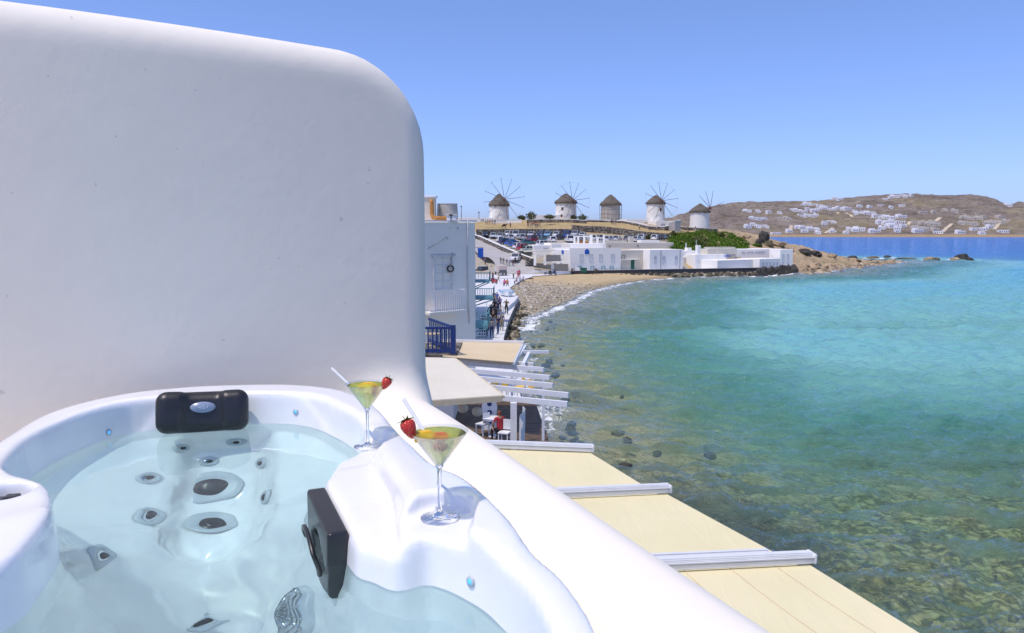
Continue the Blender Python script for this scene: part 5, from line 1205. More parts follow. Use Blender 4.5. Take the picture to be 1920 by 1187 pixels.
a0, a1, z0_, z1_ = h2.rect(1180, 482, 1197, 486); mb = MB(); mb.box(h2.P((a0 + a1) / 2, z0_, .6), (a1 - a0, 1.2, .14), h2.rz); h2.add(mb, 'canopy', TOPW)
h2.slab(1165, 485.8, 1182, 487.5, .5, 'ledge', TOPW); h2.slab(1212, 481, 1217, 483, .5, 'ledge', TOPW)
h3 = hb('roof_house', 'long cream block behind the green door house', 1136, 184, 1262, 189, 455, 7, CREAMW, z0=3.0)
h3.roofbox(7, 1, 1.1, 1.1, 1.5); h3.roofbox(2.5, 2, 7, 2, .5, 'roof_step'); h3.roofbox(12, 1.5, 5, 2.5, .6, 'roof_step', HOUSEW)
for (u, v) in ((1143, 461.5), (1196, 460.5)): h3.window(u - 1.2, v - 1, u + 1.2, v + 1, POLE, GLASSD, 1, 1)
h4 = hb('waterfront_house', 'white house with three arched windows and drainpipes', 1218, 171.5, 1280, 176, 468, 8)
for u, w in ((1228.5, 2.6), (1244.5, 3), (1267.5, 2.8)):
    f = h4.window(u - w + .6, 482.5, u + w - .6, 495, M_('grey_frame', (0.50, 0.52, 0.56)), GLASSD, 2, 3)
    a0, z0_ = h4.drop(u, 482.5); mb = MB(); mb.lathe([(0, 0), (.42, 0), (.42, .1), (0, .1)], 18, Matrix.Translation(h4.P(a0, z0_, -.02)) @ h4.n.to_track_quat('Z', 'Y').to_matrix().to_4x4()); h4.add(mb, 'arch', M_('grey_frame', (0.50, 0.52, 0.56)))
for u in (1239, 1275): 
    a0, z0_ = h4.drop(u, 469); mb = MB(); mb.tube([h4.P(a0, z0_, .06), h4.P(a0, 1.0, .06)], .07, 6); h4.add(mb, 'drainpipe', M_('pipe_dark', (0.22, 0.23, 0.26)))
h5 = hb('waterfront_house', 'small white cube house between the arched-window house and the glazed restaurant', 1280, 181, 1304, 182.5, 470, 6); h5.roofbox(2.2, 1, 1.2, 1.2, .7); h5.slab(1280, 481, 1303, 483.5, .35, 'ledge', TOPW)
h6 = hb('waterfront_restaurant', 'white restaurant with tall glazed doors near the green slope', 1303, 178, 1362, 182, 477, 8)
for k in range(7):
    u = 1306 + k * 7.6; h6.window(u, 487, u + 5.6, 505, WHITEP, M_('grey_glass', (0.22, 0.25, 0.29), .2), 2, 3, 'glazed_door')
mb = MB()
for k in range(6): a0, z0_ = h6.drop(1359 + k * 2.2, 480); mb.box(h6.P(a0, z0_, .05), (.16, .05, .5 if k % 2 else .7), h6.rz)
h6.add(mb, 'lettering', M_('sign_blue', (0.01, 0.09, 0.45)))
h6.roofbox(1.4, .8, .9, .9, 2.2); h6.roofbox(9, 2.5, 9, 3, 1.3, 'roof_step', CREAMW)
h7 = hb('waterfront_restaurant', 'long plain white seawall building left of the point house', 1345, 174.5, 1424, 183, 487, 6)
h8 = hb('restaurant_hall', 'white hall with faded restaurant lettering behind the seawall building', 1378, 190, 1466, 194, 467, 8)
a0, z0_ = h8.drop(1390, 475.0)
cu = bpy.data.curves.new('lettering', 'FONT'); cu.body = 'SEA SATIN MARKET'; cu.size = .72; cu.extrude = .03; cu.space_character = 1.12
_tmp = bpy.data.objects.new('lettering_curve', cu); COL.objects.link(_tmp); _me = bpy.data.meshes.new_from_object(_tmp.evaluated_get(bpy.context.evaluated_depsgraph_get())); bpy.data.objects.remove(_tmp); _me.materials.clear()
tx = bpy.data.objects.new('lettering', _me); COL.objects.link(tx); tx.data.materials.append(M_('faded_letter', (0.42, 0.42, 0.46)))
mt = Matrix((h8.t, Vector((0, 0, 1)), h8.n)).transposed().to_4x4(); mt.translation = h8.P(a0, z0_, .05); tx.parent = h8.root; tx.matrix_parent_inverse = Matrix.Translation(-Vector(h8.root.location)); tx.matrix_basis = mt
pn = hb('terrace_parapet', 'cream terrace parapet with green openings above the glazed restaurant', 1330, 187, 1378, 189, 463.5, 3, CREAMW)
for (u0, v0) in ((1361, 467), (1373, 467), (1361, 472.5), (1373, 472.5)): pn.window(u0 - 2, v0, u0 + 3, v0 + 3.4, HOUSEW, M_('shutter_green', (0.14, 0.20, 0.05)), 1, 1)
h9 = hb('point_house', 'white house on black rocks at the point with two tall windows', 1462, 184, 1486, 185, 467.5, 4.5, z0=-.3)
for u in (1468, 1477): h9.window(u - 1.4, 477, u + 1.2, 491.5, M_('frame_blue_grey', (0.45, 0.52, 0.58)), GLASSD, 1, 2)
h10 = hb('point_house', 'low white wing with five narrow windows beside the point house', 1424, 180, 1462, 183.6, 485, 6, z0=.0)
for k in range(5): u = 1430 + k * 6.6; h10.window(u - 1.1, 492, u + 1.1, 500, M_('frame_blue_grey', (0.45, 0.52, 0.58)), GLASSD, 1, 1)
# pergola restaurant at the left end of the waterfront
pr = empty('pergola_restaurant', at_y(1034, 512, 162)); tag(pr, 'stone and glass pergola restaurant at the left end of the waterfront houses', 'restaurant')
for u, v0, v1 in ((1003, 473, 498), (1022, 475, 497), (1040, 476, 497), (1052, 476, 512), (1067, 494, 512), (1036, 494, 512)):
    a = at_y(u, v1, 163); b_ = at_y(u, v0, 163); mb = MB(); mb.box((a.x, a.y, (a.z + b_.z) / 2), (.55, .55, b_.z - a.z)); part_of(pr, mb.build('pillar', HOUSEW))
a, b_ = at_y(982, 471.5, 166), at_y(1040, 468.5, 166); mb = MB(); mb.bar(a, b_, 3.0, .25); part_of(pr, mb.build('awning', PALEC))
a, b_ = at_y(1000, 476, 161), at_y(1030, 475.5, 161); mb = MB(); mb.bar(a, b_, 2.0, .3); part_of(pr, mb.build('awning', PALEC))
a, b_ = at_y(1018, 492, 161), at_y(1070, 491, 161.5); mb = MB(); mb.bar(a, b_, .8, .25); part_of(pr, mb.build('beam', HOUSEW))
for (u0, v0, u1, v1) in ((1039, 495, 1065, 510), (1024, 478, 1051, 490)):
    a, b_ = at_y(u0, v0, 162.5), at_y(u1, v1, 162.5); mb = MB(); mb.box(((a.x + b_.x) / 2, 162.5, (a.z + b_.z) / 2), (b_.x - a.x, .08, a.z - b_.z)); part_of(pr, mb.build('glass_panel', M_('grey_glass2', (0.20, 0.19, 0.18), .25)))
a, b_ = at_y(996, 510, 161), at_y(1070, 511, 162.5); mb = MB(); mb.bar(a, b_, .5, .55); part_of(pr, mb.build('low_wall', TOPW))
a, b_ = at_y(985, 489, 166), at_y(1004, 497, 166); mb = MB(); mb.box(((a.x + b_.x) / 2, 166, (a.z + b_.z) / 2), (b_.x - a.x, 1.0, a.z - b_.z)); part_of(pr, mb.build('rubble_wall', STONE))
kb = hb('kitchen_block', 'white service block above the pergola restaurant by the cars', 1001, 172, 1034, 173.5, 459.5, 5, z0=1.0); kb.slab(1019, 464, 1028, 468, .05, 'notice', M_('notice_grey', (0.55, 0.55, 0.55)))
hb('kitchen_block', 'small shaded service block right of the white service block', 1034, 173, 1052, 174, 455.5, 4, GREYW, z0=2.0)
# kerb wall between promenade and beach
wallstrip('sea_wall', 'dark low sea wall between the waterfront houses and the rocks', [Vector((x, y, 1.0)) for x, y in ((12.5, 162.4), (20, 165.4), (30, 168.8), (45, 172.9), (52, 175.2), (60, 178))], .55, .45, M_('tar_grey', (0.055, 0.055, 0.06), .8), M_('grey_plaster', (0.42, 0.40, 0.36)), z0=-1.2, caph=.08)
# roof posts
for k, (u, v0, v1, y) in enumerate(((1286, 470, 456, 184), (1305, 476, 452, 181), (1490 - 145, 480, 470, 180))):
    a = at_y(u, v0, y); o = empty('roof_mast', a); tag(o, ['thick white mast on the small cube house roof', 'tall thin mast at the left corner of the glazed restaurant', 'short mast on the glazed restaurant roof'][k], 'mast'); hh = at_y(u, v1, y).z - a.z
    MB().tube([(0, 0, -.3), (0, 0, hh)], .12 if k == 0 else .05, 6).build('pole', TOPW, o); MB().box((0, 0, hh), (.3, .3, .08)).build('cap', TOPW, o)

# ---- rocks
ROCKD = plain('dark_shore_rock', (0.045, 0.04, 0.032), 0.8, 0.5, .8, bump=.6); ROCKT = plain('tan_rock', (0.34, 0.25, 0.15), 0.85, 0.35, .7, bump=.6); ROCKO = plain('olive_rock', (0.13, 0.11, 0.055), .85, .4, .8, bump=.5)
def boulder_mesh(seed):
    bm = bmesh.new(); bmesh.ops.create_icosphere(bm, subdivisions=3, radius=1.0); of = Vector((seed * 3.7, seed * 1.3, 0))
    for v_ in bm.verts:
        n = mnoise.noise(v_.co * 1.3 + of) * .42 + mnoise.noise(v_.co * 3.1 + of) * .18 + mnoise.noise(v_.co * 7 + of) * .06; v_.co *= 1 + n
    me = bpy.data.meshes.new('boulder'); bm.to_mesh(me); bm.free(); return me
BO = [boulder_mesh(k) for k in range(6)]
def rock(x, y, z, sx, sy, sz, mat, label=None, group=None, reef=True):
    me = BO[int(abs(x * 7 + y * 3)) % 6]; o = bpy.data.objects.new('rock', me); COL.objects.link(o); o.location = (x, y, z); o.scale = (sx, sy, sz); o.rotation_euler = (0, 0, (x * 13.7) % 6.28)
    if not me.materials: me.materials.append(mat)
    o.material_slots[0].link = 'OBJECT'; o.material_slots[0].material = mat
    if reef: REEF.append((x, y, max(sx, sy) * .9))
    tag(o, label, 'rock', group); return o
def rock_px(u, v, w, h, mat, label, group=None, z=0.0, reef=True):
    p = at_z(u, v, z); k = p.y / F_PX; return rock(p.x, p.y + 1, z, w * k / 2, w * k / 2 * .8, h * k * .8, mat, label, group, reef)
rock_px(1806, 487, 32, 12, ROCKD, 'largest dark rock of the reef, at its right end'); rock_px(1794, 488, 20, 7, ROCKT, 'tan rock just left of the largest reef rock', z=0); rock_px(1822, 488, 16, 6, ROCKD, 'small dark rock at the right foot of the largest reef rock')
rock_px(1672, 493, 22, 7, ROCKT, 'tan rock standing alone in front of the reef'); rock_px(1745, 487, 18, 6, ROCKT, 'small tan reef rock left of the largest one'); rock_px(1758, 487, 14, 5, ROCKO, 'low rock in the middle of the reef')
rock_px(1665, 483, 14, 5, ROCKD, 'dark low rock at the start of the reef'); rock_px(1640, 484, 26, 4, ROCKO, 'flat rock between the headland and the reef'); rock_px(1700, 485, 40, 2.4, ROCKO, 'long flat ledge barely above water in the reef')
rock_px(1580, 488, 36, 9, ROCKT, 'tan rock at the tip of the headland'); rock_px(1600, 486, 22, 7, ROCKD, 'dark rock behind the tip of the headland'); rock_px(1545, 489, 30, 12, ROCKD, 'dark broken rock on the shore of the headland'); rock_px(1520, 497, 34, 5, ROCKD, 'flat dark ledge right of the point house'); rock_px(1555, 497, 22, 5, ROCKO, 'small ledge in the surf off the headland'); rock_px(1530, 503, 30, 4.5, ROCKO, 'low ledge in the surf right of the point house'); rock_px(1500, 500, 16, 9, ROCKD, 'dark boulder at the corner of the point house')
def rock_on(u, v, w, h, mat, label):
    p = ground(u, v); k = p.y / F_PX; return rock(p.x, p.y, p.z + h * k * .25, w * k / 2, w * k / 2, h * k * .6, mat, label, None, False)
rock_on(1432, 455, 17, 26, ROCKD, 'tall dark crag standing on the tan headland'); rock_on(1422, 460, 12, 14, ROCKD, 'dark boulder at the left of the crag'); rock_on(1442, 462, 16, 12, ROCKO, 'boulder at the right foot of the crag'); rock_on(1462, 460, 24, 9, ROCKT, 'wide tan boulder right of the crag'); rock_on(1510, 475, 22, 10, ROCKD, 'dark outcrop on the headland crest'); rock_on(1525, 478, 26, 9, ROCKD, 'long dark outcrop right of the headland crest'); rock_on(1560, 482, 16, 8, ROCKT, 'tan boulder low on the headland'); rock_on(1400, 446, 16, 7, ROCKT, 'tan boulder above the green slope'); rock_on(1480, 470, 18, 7, ROCKT, 'tan boulder above the point house')
# black rocks under the point house
for k in range(9): 
    u = 1426 + k * 8; rock_px(u, 516.5 - k * .8, 17, 17, ROCKD, 'black wet rock under the point house, number %s from the left' % ['one', 'two', 'three', 'four', 'five', 'six', 'seven', 'eight', 'nine'][k], 'black rocks under the point house', z=0.35)
# rubble along the waterfront: too many small ones to count
P = []; S = []
for k in range(900):
    s_ = rs.rand(); x = 17 + 45 * s_; yw = np.interp(x, [12.5, 20, 30, 45, 52, 60, 64], [162.4, 165.4, 168.8, 172.9, 175.2, 178, 180]); y = yw - rs.uniform(.3, 5.5) * (.45 + .55 * s_)
    P.append((x, y, rs.uniform(-.1, .5) * (1 if y > yw - 2.5 else .3))); S.append(rs.uniform(.15, .65))
t = NT('shore_rubble_rock'); rnd = t.node('NewGeometry').outputs['Random Per Island']; t.princ(t.ramp(rnd, [(0, (0.02, 0.018, 0.012)), (.5, (0.09, 0.075, 0.045)), (.8, (0.22, 0.18, 0.11)), (1, (0.45, 0.40, 0.30))]), .85)
HST = NT('headland_stone'); rnd = HST.node('NewGeometry').outputs['Random Per Island']; HST.princ(HST.ramp(rnd, [(0, (0.05, 0.04, 0.028)), (.3, (0.22, 0.16, 0.10)), (.7, (0.40, 0.30, 0.18)), (1, (0.50, 0.40, 0.27))]), .9); HST = HST.m
stones('shore_rubble', np.array(P), np.array(S), t.m, .8, 'dark rubble and stones along the foot of the sea wall')
P = []; S = []
for k in range(700):
    i = rs.randint(0, 9); pts = [(70, 181), (76, 188), (84, 199), (95, 212), (106, 226), (119, 241), (130, 253), (124, 262), (110, 268)]; a, b_ = pts[i], pts[min(i + 1, 8)]; s_ = rs.rand()
    x = a[0] + (b_[0] - a[0]) * s_ + rs.normal(0, 2.2); y = a[1] + (b_[1] - a[1]) * s_ + rs.normal(0, 2.2); P.append((x, y, max(ground_z(x, y, 0), -.2) + .1)); S.append(rs.uniform(.25, 1.3))
stones('headland_stones', np.array(P), np.array(S) * .7, HST, .6, 'broken stones scattered along the shore of the headland')
P = []; S = []
for k in range(260):
    y = rs.uniform(57, 100); x = np.interp(y, [57, 63, 75, 92, 101], [-.5, -.72, -.4, .4, 1.0]) + abs(rs.normal(0, .5)) + .1; P.append((x, y, rs.uniform(-.2, .25))); S.append(rs.uniform(.12, .34))
stones('quay_rocks', np.array(P), np.array(S), t.m, .9, 'dark weedy rocks along the foot of the quay')
P = []; S = []
for k in range(70):
    y = rs.uniform(22, 86); x = np.interp(y, [24, 36, 57, 84], [2.2, 1.6, .4, 1.5]) + abs(rs.normal(0, 2.2)) + .2; P.append((x, y, rs.uniform(-.40, -.12))); S.append(rs.uniform(.12, .38))
stones('surf_stones', np.array(P), np.array(S), ROCKD, .6, 'stones just breaking the surface in the surf below the cafe')

# ---- green slope: shrubs and grass
t = NT('leaf_green'); rnd = t.node('NewGeometry').outputs['Random Per Island']
df = t.node('BsdfDiffuse', Color=t.ramp(rnd, [(0, (0.035, 0.075, 0.012)), (.4, (0.075, 0.15, 0.02)), (.75, (0.12, 0.21, 0.03)), (1, (0.19, 0.25, 0.055))])); LEAFG = t.surf(df.outputs[0])
t = NT('leaf_olive'); rnd = t.node('NewGeometry').outputs['Random Per Island']
df = t.node('BsdfDiffuse', Color=t.ramp(rnd, [(0, (0.04, 0.055, 0.02)), (.5, (0.09, 0.10, 0.04)), (1, (0.16, 0.16, 0.07))])); LEAFO = t.surf(df.outputs[0])
def leaf_cloud(C, Rr, n, size, rsx):
    """n little leaf quads through a lumpy volume"""
    d = rsx.normal(0, 1, (n, 3)); d /= np.linalg.norm(d, axis=1)[:, None]; rad = rsx.uniform(.45, 1.0, (n, 1)) ** .6
    lump = 1 + .28 * np.sin(d[:, :1] * 5 + C[0]) * np.sin(d[:, 1:2] * 4 + C[1]) + .15 * np.sin(d[:, 2:] * 7)
    c = np.array(C) + d * rad * lump * np.array(Rr); nn = d + rsx.normal(0, .7, (n, 3)); nn /= np.linalg.norm(nn, axis=1)[:, None]
    t1 = np.cross(nn, rsx.normal(0, 1, (n, 3))); t1 /= np.linalg.norm(t1, axis=1)[:, None]; t2 = np.cross(nn, t1); s_ = size * rsx.uniform(.6, 1.4, (n, 1))
    return np.stack([c - t1 * s_, c - t2 * s_ * .55, c + t1 * s_, c + t2 * s_ * .55], 1).reshape(-1, 3)
V = []
for k in range(620):
    u = rs.uniform(1252, 1400); 
    vt = np.interp(u, [1252, 1262, 1300, 1330, 1350, 1375, 1400], [441, 440, 436, 430.5, 434, 438.5, 450]); v = rs.uniform(vt, 470)
    if u > 1375 and v < vt + 4: continue
    p = ground(u, v); r = rs.uniform(.5, 1.3); V.append(leaf_cloud((p.x, p.y, p.z + r * .15), (r, r, r * .55), 70, .17, rs))
V = np.concatenate(V); gs = fast_quads('green_scrub', V, np.arange(len(V)).reshape(-1, 4), LEAFG, None, False); tag(gs, 'bright green grass and scrub covering the slope below the fifth windmill', 'scrub', kind='stuff')
def shrub(u, v, w, h, mat, label, y=None):
    p = at_y(u, v, y) if y else ground(u, v); k = p.y / F_PX; o = empty('shrub', p); tag(o, label, 'shrub'); Vv = leaf_cloud((0, 0, h * k * .5), (w * k / 2, w * k / 2, h * k * .55), 900, .16, rs)
    fast_quads('foliage', Vv, np.arange(len(Vv)).reshape(-1, 4), mat, o, False); MB().tube([(0, 0, -.3), (.1, 0, h * k * .5)], [.12, .05], 6).build('stem', POLE, o)
for (u, v, w, h, m_, l_) in ((978, 412, 16, 8, LEAFO, 'round olive shrub right of the first windmill'), (996, 411, 18, 13, LEAFO, 'wind-bent olive bush between the first two windmills'), (1030, 410, 20, 7, LEAFO, 'low bush just left of the second windmill'), (1075, 412, 14, 8, LEAFO, 'small bush at the right foot of the second windmill'), (1092, 414, 18, 11, LEAFO, 'dry bush on the wall right of the second windmill'), (1310, 462, 44, 20, LEAFO, 'large olive green bush above the glazed restaurant'), (1262, 444, 12, 10, LEAFO, 'dark bush at the left edge of the green slope'), (1216, 449, 14, 8, LEAFO, 'dry bush between the right-hand parked cars'), (1352, 446, 12, 9, LEAFO, 'dark bush in the middle of the green slope'), (1418, 462, 20, 5, LEAFG, 'green patch of scrub above the restaurant hall')):
    shrub(u, v, w, h, m_, l_)

# ---- far hillside across the bay
RIDGE = [(1150, 425), (1200, 418), (1260, 408), (1300, 396), (1345, 384), (1400, 379), (1470, 379), (1530, 378), (1565, 374), (1600, 370.5), (1640, 367.5), (1700, 364.5), (1760, 366.5), (1800, 367.5), (1818, 365.5), (1840, 369), (1865, 376), (1888, 384.5), (1905, 380), (1925, 381), (1960, 390), (2000, 400), (2100, 410), (2300, 425)]
ru, rv_ = np.array(RIDGE).T
uu = np.arange(1120, 2320, 2.2); tt = np.concatenate([np.linspace(0, 1, 70), 1 + np.linspace(.02, .3, 10)])
U, T = np.meshgrid(uu, tt, indexing='ij'); YR = 2350.0; YS = 1510 - 0.10 * np.clip(U - 1480, 0, 800)
Yf = YS + (YR - YS) * T; Xf = (U - CX) / F_PX * (Yf * CP + 0)                                  # spread by bearing
zr = CZ + (HOR - np.interp(U, ru, rv_)) / F_PX * YR * 1.005
prof = np.where(T <= 1, T ** 0.9 * .86 + .14 * T ** 3, 1 - .6 * (T - 1))
Zf = -0.5 + (zr + .5) * prof
nz_ = fnoise(Xf, Yf, .006, 5, 21.0, .55); Zf = Zf + nz_ * 26 * np.sin(np.clip(T, 0, 1) * math.pi) ** .7 + fnoise(Xf, Yf, .05, 3, 4.0) * 4 * np.clip(T * 6, 0, 1)
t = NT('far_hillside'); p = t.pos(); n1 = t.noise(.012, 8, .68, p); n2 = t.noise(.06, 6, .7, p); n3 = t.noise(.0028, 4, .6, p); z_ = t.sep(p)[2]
col = t.ramp(n1, [(.28, (0.155, 0.125, 0.108)), (.45, (0.26, 0.21, 0.185)), (.6, (0.33, 0.275, 0.235)), (.75, (0.46, 0.38, 0.31))])  # haze put into the colour: hill tones lightened and greyed towards mauve
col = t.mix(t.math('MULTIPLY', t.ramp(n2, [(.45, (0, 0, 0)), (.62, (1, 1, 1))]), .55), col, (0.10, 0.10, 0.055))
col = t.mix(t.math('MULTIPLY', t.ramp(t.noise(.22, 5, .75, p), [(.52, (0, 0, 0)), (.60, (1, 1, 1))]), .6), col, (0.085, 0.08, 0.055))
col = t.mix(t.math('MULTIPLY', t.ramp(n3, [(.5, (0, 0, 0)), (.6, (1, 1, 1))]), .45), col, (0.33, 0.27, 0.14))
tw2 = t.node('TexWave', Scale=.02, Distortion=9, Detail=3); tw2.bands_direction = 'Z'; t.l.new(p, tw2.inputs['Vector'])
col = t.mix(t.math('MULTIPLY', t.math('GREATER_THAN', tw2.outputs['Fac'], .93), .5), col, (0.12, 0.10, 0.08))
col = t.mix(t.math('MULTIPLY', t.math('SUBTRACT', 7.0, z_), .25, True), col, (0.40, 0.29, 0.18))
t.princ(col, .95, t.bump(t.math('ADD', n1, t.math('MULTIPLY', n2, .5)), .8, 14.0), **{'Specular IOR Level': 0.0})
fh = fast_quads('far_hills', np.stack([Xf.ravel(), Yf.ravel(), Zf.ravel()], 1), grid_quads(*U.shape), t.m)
if fh.data.polygons[0].normal.z < 0: fh.data.flip_normals()
tag(fh, kind='structure')
FAR_BVH = BVHTree.FromPolygons(np.stack([Xf.ravel(), Yf.ravel(), Zf.ravel()], 1).tolist(), grid_quads(*U.shape).tolist())
def far(u, v):
    loc, n, i, d = FAR_BVH.ray_cast(Vector((0, 0, CZ)), ray(u, v).normalized())
    return loc
# a few village house types, windows built in
def vill(kind):
    W_, D_, H_ = [(14, 10, 6), (20, 10, 5), (10, 9, 7), (26, 10, 6.5)][kind]; mw = MB(); mw.box((0, 0, H_ / 2 - 2), (W_, D_, H_ + 4), bevel=.25)
    if kind in (0, 3): mw.box((-W_ * .22, 1, H_ + 1.2), (W_ * .4, D_ * .7, 2.6), bevel=.2)
    if kind == 2: mw.box((W_ * .5 + 2, 0, H_ * .3 - 2), (5, D_ * .8, H_ * .6 + 4), bevel=.2)
    return mw, W_, D_, H_
VH = bpy.data.materials.new('x'); bpy.data.materials.remove(VH)
VW = plain('village_white', (0.80, 0.77, 0.76), .8, .05, .02); VC = plain('village_cream', (0.60, 0.53, 0.44), .8, .08, .02); VD = M_('village_opening', (0.09, 0.10, 0.13))
proto = []
for kind in range(4):
    mw, W_, D_, H_ = vill(kind); wm = mw.build('wall', VW); wmesh = wm.data; bpy.data.objects.remove(wm)
    ops = []
    for k in range(int(W_ / 4)):
        mb = MB(); mb.box((-W_ / 2 + 2.4 + k * 4, -D_ / 2 - .05, 2.2 if k % 3 else 1.6), (1.5, .3, 1.8 if k % 3 else 3.0)); o = mb.build('window', VD); ops.append(o.data); bpy.data.objects.remove(o)
    proto.append((wmesh, ops))
ORD = ['first', 'second', 'third', 'fourth', 'fifth', 'sixth', 'seventh', 'eighth', 'ninth', 'tenth']
CL = [(1408, 1437, 413, 3, 'in the row left of the quarry', 0), (1398, 1438, 425, 5, 'in the low row nearest the slope', 0), (1463, 1481, 412.5, 3, 'in the group by the quarry', 1), (1484, 1530, 396, 7, 'in the dense left village, upper terrace', 0), (1498, 1532, 406, 6, 'in the dense left village, lower terrace', 0), (1502, 1546, 386, 6, 'just under the left skyline', 0), (1531, 1592, 391.5, 8, 'right of the dense left village', 0),
      (1598, 1634, 399.5, 5, 'in the group above the hotel rows', 0), (1640, 1694, 408, 7, 'in the top hotel row', 0), (1648, 1692, 418, 6, 'in the middle hotel row', 0), (1650, 1694, 428, 6, 'in the bottom hotel row', 0), (1494, 1536, 430, 5, 'in the left row above the shore', 0), (1540, 1566, 419, 4, 'in the group on the dark field', 0), (1586, 1612, 432, 4, 'near the shore at centre', 0), (1715, 1757, 420.5, 6, 'right of the hotel rows', 1), (1716, 1756, 432, 4, 'below right of the hotel rows', 1),
      (1801, 1846, 409.5, 7, 'in the right village, upper row', 1), (1799, 1828, 419.5, 4, 'in the right village, middle row', 1), (1851, 1888, 418.5, 6, 'at the right village end', 1), (1820, 1858, 430, 5, 'in the right village, lowest row', 0), (1866, 1878, 410.5, 2, 'at the top of the right village', 1), (1688, 1712, 368.5, 4, 'on the skyline at the summit', 0), (1655, 1682, 371.5, 3, 'on the skyline left of the summit', 0), (1883, 1893, 385, 2, 'in the saddle at right skyline', 0), (1560, 1580, 376.5, 2, 'on the left skyline', 0), (1390, 1470, 400, 4, 'scattered on the left upper slope', 0), (1600, 1700, 388, 5, 'scattered high above the hotel rows', 0), (1720, 1800, 398, 4, 'scattered high at centre right', 1), (1440, 1600, 438, 6, 'scattered along the left shore', 0), (1620, 1900, 437, 7, 'scattered along the right shore', 0)]
rh = random.Random(4)
for (u0, u1, v, n, where, cream) in CL:
    for k in range(n):
        u = u0 + (u1 - u0) * (k + .5) / n + rh.uniform(-1, 1); vv = v + rh.uniform(-2.6, 2.6); p = far(u, vv) or far(u, vv + 2.5) or far(u, vv + 5)
        if p is None: continue
        kd = rh.randrange(4); r = empty('village_house', p, rh.uniform(-.35, .35)); s_ = rh.uniform(.78, 1.05); r.scale = (s_, s_, s_)
        tag(r, '%s far-hill house, %s from left %s' % ('pale cream' if cream else 'small white', ORD[k], where), 'house', 'houses on the far hillside')
        w_ = bpy.data.objects.new('wall', proto[kd][0]); COL.objects.link(w_); w_.parent = r
        if cream: w_.material_slots[0].link = 'OBJECT'; w_.material_slots[0].material = VC
        for me in proto[kd][1]: q = bpy.data.objects.new('window', me); COL.objects.link(q); q.parent = r
# pale tracks and cuttings on the far hill
TRK = plain('pale_track', (0.55, 0.45, 0.32), .95, .1, .01)
for k, (pts, lab) in enumerate((([(1763, 440), (1772, 431), (1784, 420)], 0), ([(1754, 416), (1764, 408.5)], 1), ([(1864, 431), (1884, 415)], 2), ([(1480, 437), (1484, 423)], 3), ([(1545, 438), (1562, 428)], 4), ([(1693, 426), (1706, 416)], 5), ([(1570, 399), (1600, 409)], 6))):
    P = [far(u, v) for u, v in pts]; P = [q for q in P if q]
    if len(P) < 2: continue
    V = []; C2 = crom([np.array((q.x, q.y)) for q in P], 8, False)
    for i, q in enumerate(C2):
        d = C2[min(i + 1, len(C2) - 1)] - C2[max(i - 1, 0)]; d /= np.linalg.norm(d); nn = np.array((-d[1], d[0])) * 3.6
        for s_ in (-1, 1):
            a = q + nn * s_; h_ = FAR_BVH.ray_cast(Vector((a[0], a[1], 500)), Vector((0, 0, -1)))[0]; V.append((a[0], a[1], (h_.z if h_ else 5) + .9))
    o = from_arrays('track', V, [(2 * i, 2 * i + 1, 2 * i + 3, 2 * i + 2) for i in range(len(C2) - 1)], TRK); tag(o, kind='structure')
# ================================================================== PEOPLE, CARS, BOATS, SMALL THINGS
SKIN = plain('skin', (0.42, 0.25, 0.17), .6, .1, 8); HAIRC = {'dark': M_('hair_dark', (0.02, 0.015, 0.012), .6), 'brown': M_('hair_brown', (0.10, 0.05, 0.025), .6), 'fair': M_('hair_fair', (0.35, 0.24, 0.12), .6), 'grey': M_('hair_grey', (0.35, 0.34, 0.33), .6), 'red': M_('hair_red', (0.20, 0.05, 0.02), .6)}
SHOE = M_('shoes_dark', (0.04, 0.035, 0.03), .7)
CLO = {}
def cloth(c):
    c = {'white': (.72, .72, .72), 'black': (.018, .018, .02), 'navy': (.02, .03, .08), 'blue': (.03, .09, .38), 'purple': (.12, .08, .24), 'red': (.45, .03, .04), 'pink': (.62, .10, .24), 'orange': (.62, .16, .05), 'brown': (.10, .06, .035), 'grey': (.22, .22, .24), 'jeans': (.06, .10, .22), 'khaki': (.30, .25, .16), 'burgundy': (.16, .02, .05), 'lblue': (.25, .38, .60), 'cream': (.60, .54, .42), 'green': (.06, .16, .07)}[c] if isinstance(c, str) else c
    k = 'cloth_%d_%d_%d' % tuple(int(x * 999) for x in c)
    return M_(k, c, .85, scale=9, bump=.2)
def person_mesh(J, E, name):
    bm = bmesh.new(); vs_ = [bm.verts.new(J[k][0]) for k in J]; idx = {k: i for i, k in enumerate(J)}
    for a, b in E: bm.edges.new((vs_[idx[a]], vs_[idx[b]]))
    me = bpy.data.meshes.new(name); bm.to_mesh(me); bm.free(); o = bpy.data.objects.new(name, me); COL.objects.link(o)
    mod = o.modifiers.new('skin', 'SKIN'); sv = me.skin_vertices[0].data
    for k, i in idx.items(): r = J[k][1]; sv[i].radius = (r, r * J[k][3] if len(J[k]) > 3 else r); sv[i].use_root = (k == 'pelvis')
    mod.use_smooth_shade = True; ss = o.modifiers.new('sub', 'SUBSURF'); ss.levels = ss.render_levels = 1
    dg = bpy.context.evaluated_depsgraph_get(); out = bpy.data.meshes.new_from_object(o.evaluated_get(dg)); bpy.data.objects.remove(o)
    jp = np.array([J[k][0] for k in J]); jm = np.array([J[k][2] for k in J]); hd = Vector(J['head'][0])
    for p in out.polygons:
        c = np.array(p.center); m = int(jm[np.argmin(((jp - c) ** 2).sum(1))])
        if m == 0 and c[2] > J['neck'][0][2] + .02 and abs(c[0] - hd.x) < .2: m = 3 if (c[1] < hd.y + .015 or c[2] > hd.z + .06) else 0
        p.material_index = m
    for k in range(5): out.materials.append(SKIN)
    return out
